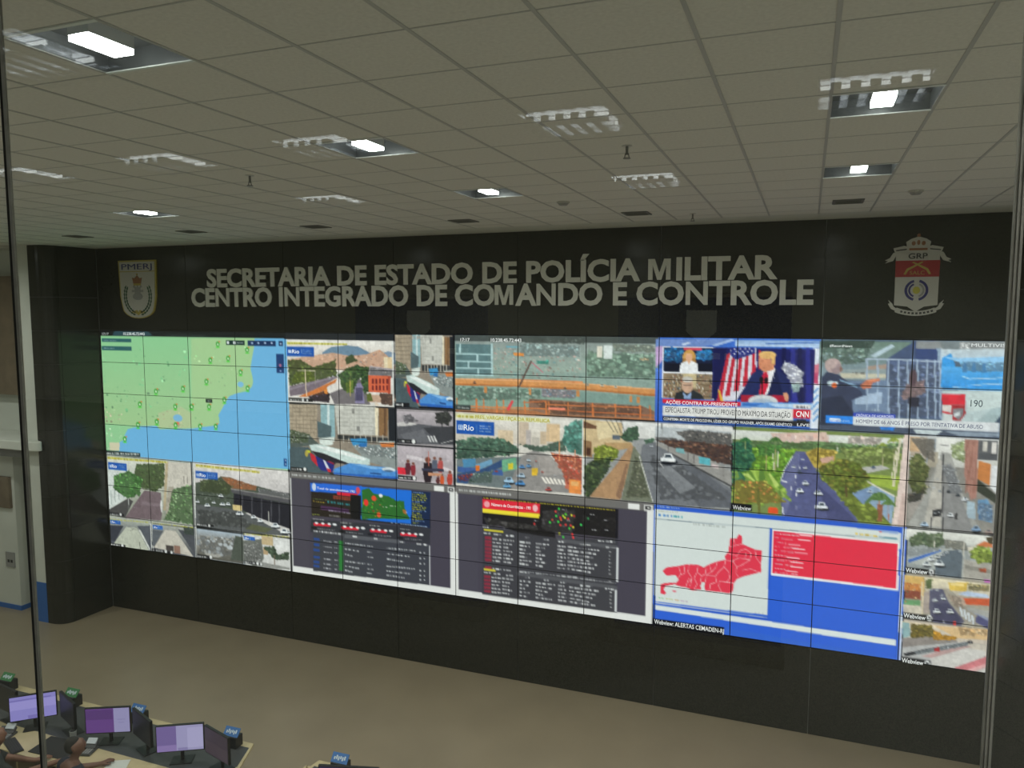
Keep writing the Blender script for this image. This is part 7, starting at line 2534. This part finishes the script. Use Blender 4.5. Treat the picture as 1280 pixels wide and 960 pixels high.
def keyboard(x, y, a, label):
    r = tag(empty('keyboard', (x, y, .75), a), label, 'keyboard', 'keyboards on the console desk')
    MB().box(-.21, -.07, .002, .21, .07, .018).obj('base', M['black'], r, bevel=.004)
    k = MB()
    for j in range(5):
        for i in range(14): k.box(-.2+i*.0287, -.062+j*.025, .018, -.2+i*.0287+.024, -.062+j*.025+.02, .024)
    o = k.obj('key_block', M['keys'], r); o['kind'] = 'stuff'
keyboard(4.38, -5.36, -.4, 'black keyboard before the person at the left edge')
keyboard(6.5, -5.28, -.1, 'black keyboard before the person in navy')
def paper(pts, label, m=M['paper']):
    c = pts[0]; o = MB().slab([(x-c[0], y-c[1]) for x, y in pts], 0, .004).obj('paper_sheet', m); o.location = (c[0], c[1], .751); tag(o, label, 'paper')
paper([(5.80, -5.16), (6.02, -5.04), (6.13, -5.22), (5.90, -5.36)], 'white paper sheet on the desk beside the person in navy')
mat_ = tag(MB().slab([(0, 0), (.62, .05), (.66, -.33), (.05, -.36)], 0, .006).obj('desk_mat', M['dark']), 'dark desk mat right of the mullion', 'desk mat'); mat_.location = (4.62, -5.02, .7535)
cp = tag(empty('cup', (4.97, -4.98, .751)), 'small grey cup left of the person in navy', 'cup')
MB().tube((0, 0, 0), (0, 0, .13), .035, .042, 16).obj('wall', M['cup'], cp, smooth=False); MB().tube((0, 0, .131), (0, 0, .132), .036, .036, 16).obj('opening', M['dark'], cp)

# ------------------------------------------------------------------ people at the desk, office chairs
def skin_mesh(name, nodes, edges, sub=2):
    me = bpy.data.meshes.new(name); me.from_pydata([n[0] for n in nodes], edges, [])
    o = bpy.data.objects.new(name, me); COL.objects.link(o)
    md = o.modifiers.new('skin', 'SKIN'); md.use_smooth_shade = True
    for i, n in enumerate(nodes):
        r = n[1] if isinstance(n[1], tuple) else (n[1], n[1])
        me.skin_vertices[0].data[i].radius = r; me.skin_vertices[0].data[i].use_root = (i == 0)
    s = o.modifiers.new('sub', 'SUBSURF'); s.levels = sub; s.render_levels = sub
    dg = bpy.context.evaluated_depsgraph_get(); dg.update()
    out = bpy.data.meshes.new_from_object(o.evaluated_get(dg))
    bpy.data.objects.remove(o); out.name = name
    return out
def person(loc, rot, skinm, shirtm, hair, label, yaw=0, hands=((-.2, .55), (.2, .55))):
    r = tag(empty('person', loc, rot), label, 'person')
    N = []; E = []
    def add(p, rad, parent=None):
        N.append((p, rad)); i = len(N)-1
        if parent is not None: E.append((parent, i))
        return i
    pel = add((0, 0, .53), (.14, .12)); wa = add((0, .02, .68), (.13, .105), pel); ch = add((0, .06, .90), (.155, .115), wa); up = add((0, .08, 1.02), (.12, .09), ch)
    nk = add((0, .10, 1.10), .052, up); nk2 = add((0, .115, 1.15), .05, nk)
    c, s_ = math.cos(yaw), math.sin(yaw)
    def hd(x, y, z): return (x*c-y*s_, .12+x*s_+y*c, z)
    h1 = add(hd(0, .03, 1.20), (.066, .07), nk2); h2 = add(hd(0, .02, 1.28), (.078, .092), h1); h3 = add(hd(0, .01, 1.345), (.062, .075), h2)
    add(hd(0, .115, 1.245), .016, h2)
    for k in (-1, 1): add(hd(k*.088, 0, 1.255), .014, h2)
    sl = []
    for k, hp in zip((-1, 1), hands):
        sh = add((k*.19, .07, 1.0), .066, up); el = add((k*.27, .24, .83), .047, sh); wr = add((hp[0], hp[1]-.10, .80), .031, el)
        pm = add((hp[0], hp[1]-.04, .79), (.036, .022), wr); sl += [sh, el, wr]
        for f, (dx, ln) in enumerate(((-.03, .065), (-.01, .08), (.01, .075), (.03, .055))):
            a = add((hp[0]+dx, hp[1]+.01, .795), .0105, pm); b = add((hp[0]+dx*1.15, hp[1]+.01+ln*.55, .79), .009, a); add((hp[0]+dx*1.2, hp[1]+.01+ln, .772), .0078, b)
        t1 = add((hp[0]-k*.045, hp[1]-.03, .785), .012, pm); add((hp[0]-k*.065, hp[1]+.015, .775), .009, t1)
    leg = []
    for k in (-1, 1):
        hp_ = add((k*.10, .06, .52), .09, pel); kn = add((k*.16, .43, .50), .065, hp_); an = add((k*.16, .40, .10), .042, kn); hl = add((k*.16, .38, .045), .038, an); add((k*.16, .52, .03), (.04, .026), hl); leg.append((hp_, kn, an))
    link('body', skin_mesh('body', N, E), r).data.materials.append(skinm)
    n2 = [(N[i][0], (N[i][1][0]+.014, N[i][1][1]+.014)) for i in (pel, wa, ch)]+[(N[up][0], (.135, .105)), ((0, .095, 1.075), (.07, .065))]; e2 = [(0, 1), (1, 2), (2, 3), (3, 4)]
    for k in range(2):
        a, b = N[sl[3*k]], N[sl[3*k+1]]; i = len(n2); n2 += [(a[0], .082), (b[0], .06), (tuple(Vector(b[0]).lerp(Vector(N[sl[3*k+2]][0]), .12)), .056)]; e2 += [(3, i), (i, i+1), (i+1, i+2)]
    link('shirt', skin_mesh('shirt', n2, e2), r).data.materials.append(shirtm)
    n3 = [((0, 0, .54), (.16, .14))]; e3 = []
    for hp_, kn, an in leg:
        i = len(n3); n3 += [(N[hp_][0], .105), (N[kn][0], .08), (N[an][0], .06)]; e3 += [(0, i), (i, i+1), (i+1, i+2)]
    link('trousers', skin_mesh('trousers', n3, e3), r).data.materials.append(M['trousers'])
    for k in (-1, 1): MB().slab([(k*.16-.045, .30), (k*.16+.045, .30), (k*.16+.05, .50), (k*.16+.03, .58), (k*.16-.03, .58), (k*.16-.05, .50)], 0.0, .075).obj('shoe', M['black'], r, bevel=.015)
    if hair:
        hm = skin_mesh('hair', [(hd(0, -.052, 1.18), (.066, .056)), (hd(0, -.03, 1.27), (.092, .098)), (hd(0, -.02, 1.33), (.074, .083)), (hd(0, -.015, 1.372), (.05, .06))], [(0, 1), (1, 2), (2, 3)]); link('hair', hm, r).data.materials.append(M['hair'])
    return r
person((4.78, -5.98, 0), -.42, M['skin'], M['shirt1'], False, 'seated person with shaved head and dark shirt at the left frame edge', yaw=-.2, hands=((.02, .60), (.24, .78)))
person((5.86, -5.80, 0), -.30, M['skin2'], M['shirt2'], True, 'seated person with short dark hair and navy shirt beside the white paper', yaw=-.6)
def chair(loc, rot, label):
    r = tag(empty('office_chair', loc, rot), label, 'chair', 'office chairs at the desk')
    MB().box(-.24, -.22, .39, .24, .26, .45).obj('seat', M['chair'], r, bevel=.025)
    MB().box(-.22, -.30, .52, .22, -.24, .98).obj('backrest', M['chair'], r, bevel=.025)
    MB().box(-.03, -.27, .36, .03, -.24, .6).box(-.03, -.27, .36, .03, 0, .39).obj('back_bracket', M['black'], r)
    MB().tube((0, 0, .09), (0, 0, .39), .028).obj('post', M['black'], r)
    for k in range(5):
        a = 2*math.pi*k/5+.3; d = Vector((math.cos(a), math.sin(a), 0))
        MB().obox(tuple(d*.15+Vector((0, 0, .085))), tuple(d*.15), tuple(Vector((-d.y, d.x, 0))*.02), (0, 0, .015)).obj('leg', M['black'], r)
        e = d*.29; MB().tube((e.x-d.y*.02, e.y+d.x*.02, .035), (e.x+d.y*.02, e.y-d.x*.02, .035), .035).obj('caster', M['black'], r)
chair((4.78, -5.98, 0), -.42, 'black office chair under the person with shaved head')
chair((5.86, -5.80, 0), -.30, 'black office chair under the person in navy')

# ------------------------------------------------------------------ glazed front of the viewing gallery
wn = struct(empty('window_1', (0, GLASS_Y, 4.7)))
HT = CH-4.7
def pane(x0, x1): MB().box(x0, -.0015, 0, x1, .0015, HT).obj('glass_pane', M['glass'], wn)
pane(12.3045, 13.8765); pane(9.2, 12.2905); pane(13.8858, 17.2)
MB().box(12.2970, -.002, 0, 12.3045, .002, HT).obj('mullion', M['alu'], wn)
MB().box(12.2905, -.002, 0, 12.2970, .002, HT).obj('gasket', M['gasket'], wn)
MB().box(13.8765, -.003, 0, 13.8858, .003, HT).box(13.8792, -.005, 0, 13.8810, -.003, HT).box(13.8833, -.005, 0, 13.8858, -.003, HT).obj('mullion', M['alu'], wn)
MB().box(6, -.05, -.06, 17.2, .05, 0).obj('window_sill', M['alu'], wn)
gw = struct(MB().box(-6.5, GLASS_Y-.12, 0, 17.2, GLASS_Y+.06, 4.64).box(-6.5, GLASS_Y-.05, 4.64, 9.2, GLASS_Y+.05, CH).obj('wall_gallery_front', M['plaster']))
struct(MB().box(-6.5, -20, 4.45, 17.2, GLASS_Y-.12, 4.62).obj('floor_gallery', M['carpet']))
struct(MB().box(-6.5, -20.2, 0, 17.2, -20, CH).obj('wall_gallery_rear', M['gallery']))
struct(MB().box(-6.7, -20, 0, -6.5, GLASS_Y-.12, CH).box(17.2, -20, 0, 17.4, GLASS_Y-.12, CH).obj('wall_gallery_side', M['gallery']))
struct(MB().box(-6.5, -20, CH, 17.2, GLASS_Y-.06, CH+.02).obj('ceiling_gallery', M['gallery']))
def louvre():
    r = empty('louvre_lamp'); h = .3
    MB().box(-h, -h, -.012, h, -h+.012, 0).box(-h, h-.012, -.012, h, h, 0).box(-h, -h, -.012, -h+.012, h, 0).box(h-.012, -h, -.012, h, h, 0).box(-h, -h, -.004, h, h, 0).obj('housing', M['chrome'], r)
    for k in range(2): MB().tube((-.28, -.13+.26*k, -.02), (.28, -.13+.26*k, -.02), .012).obj('tube', M['tube'], r)
    for k in range(5): MB().box(-.2+.1*k-.027, -.29, -.07, -.2+.1*k+.027, .29, -.034).obj('louvre_blade', M['chrome'], r)
    for k in range(3): MB().box(-.29, -.15+.15*k-.003, -.072, .29, -.15+.15*k+.003, -.036).obj('louvre_blade', M['chrome'], r)
    return r
lv = louvre()
lab = ['over the viewing gallery, mirrored at upper left of the big pane', 'mirrored below SECRETARIA lamp, gallery front row', 'mirrored left of the middle lamp, gallery middle row', 'mirrored as bright dots left of the sprinkler', 'mirrored above the right-hand lamp pair', 'mirrored far left on the ceiling, gallery end', 'mirrored faintly over the lettering, gallery rear row', 'mirrored faintly below the sprinkler, gallery rear row']
for k, (x, y) in enumerate([(9.95, -12.60), (8.48, -14.96), (10.12, -14.9), (12.14, -14.84), (13.97, -14.75), (6.77, -14.96), (8.50, -17.35), (12.15, -17.31)]):
    o = lv if k == 0 else copy_tree(lv); o.location = (x, y, CH); tag(o, 'louvred gallery ceiling lamp '+lab[k], 'ceiling lamp', 'louvred lamps of the gallery')
def banner(x, y, label):
    r = tag(empty('banner', (x, y, 4.62)), label, 'banner', 'banners in the gallery')
    MB().box(-.4, -.008, .08, .4, .008, 1.72).obj('cloth', M['banner'], r)
    MB().box(-.42, -.08, 0, .42, .08, .08).obj('base', M['alu'], r); MB().tube((-.4, 0, 1.73), (.4, 0, 1.73), .012).obj('top_bar', M['alu'], r)
    MB().prism([(-.07, 1.66), (.07, 1.66), (.07, 1.56), (0, 1.5), (-.07, 1.56)], .008, .012).obj('shield', M['silver'], r)
    m = MB()
    for k in range(9): m.box(-.3+.068*k, .008, 1.43, -.25+.068*k, .011, 1.46)
    m.obj('print', M['silver'], r)['kind'] = 'stuff'
banner(13.2, -13.45, 'dark blue banner with silver shield mirrored under CONTROLE'); banner(11.7, -13.45, 'dark blue banner with silver shield mirrored under the words DE COMANDO')
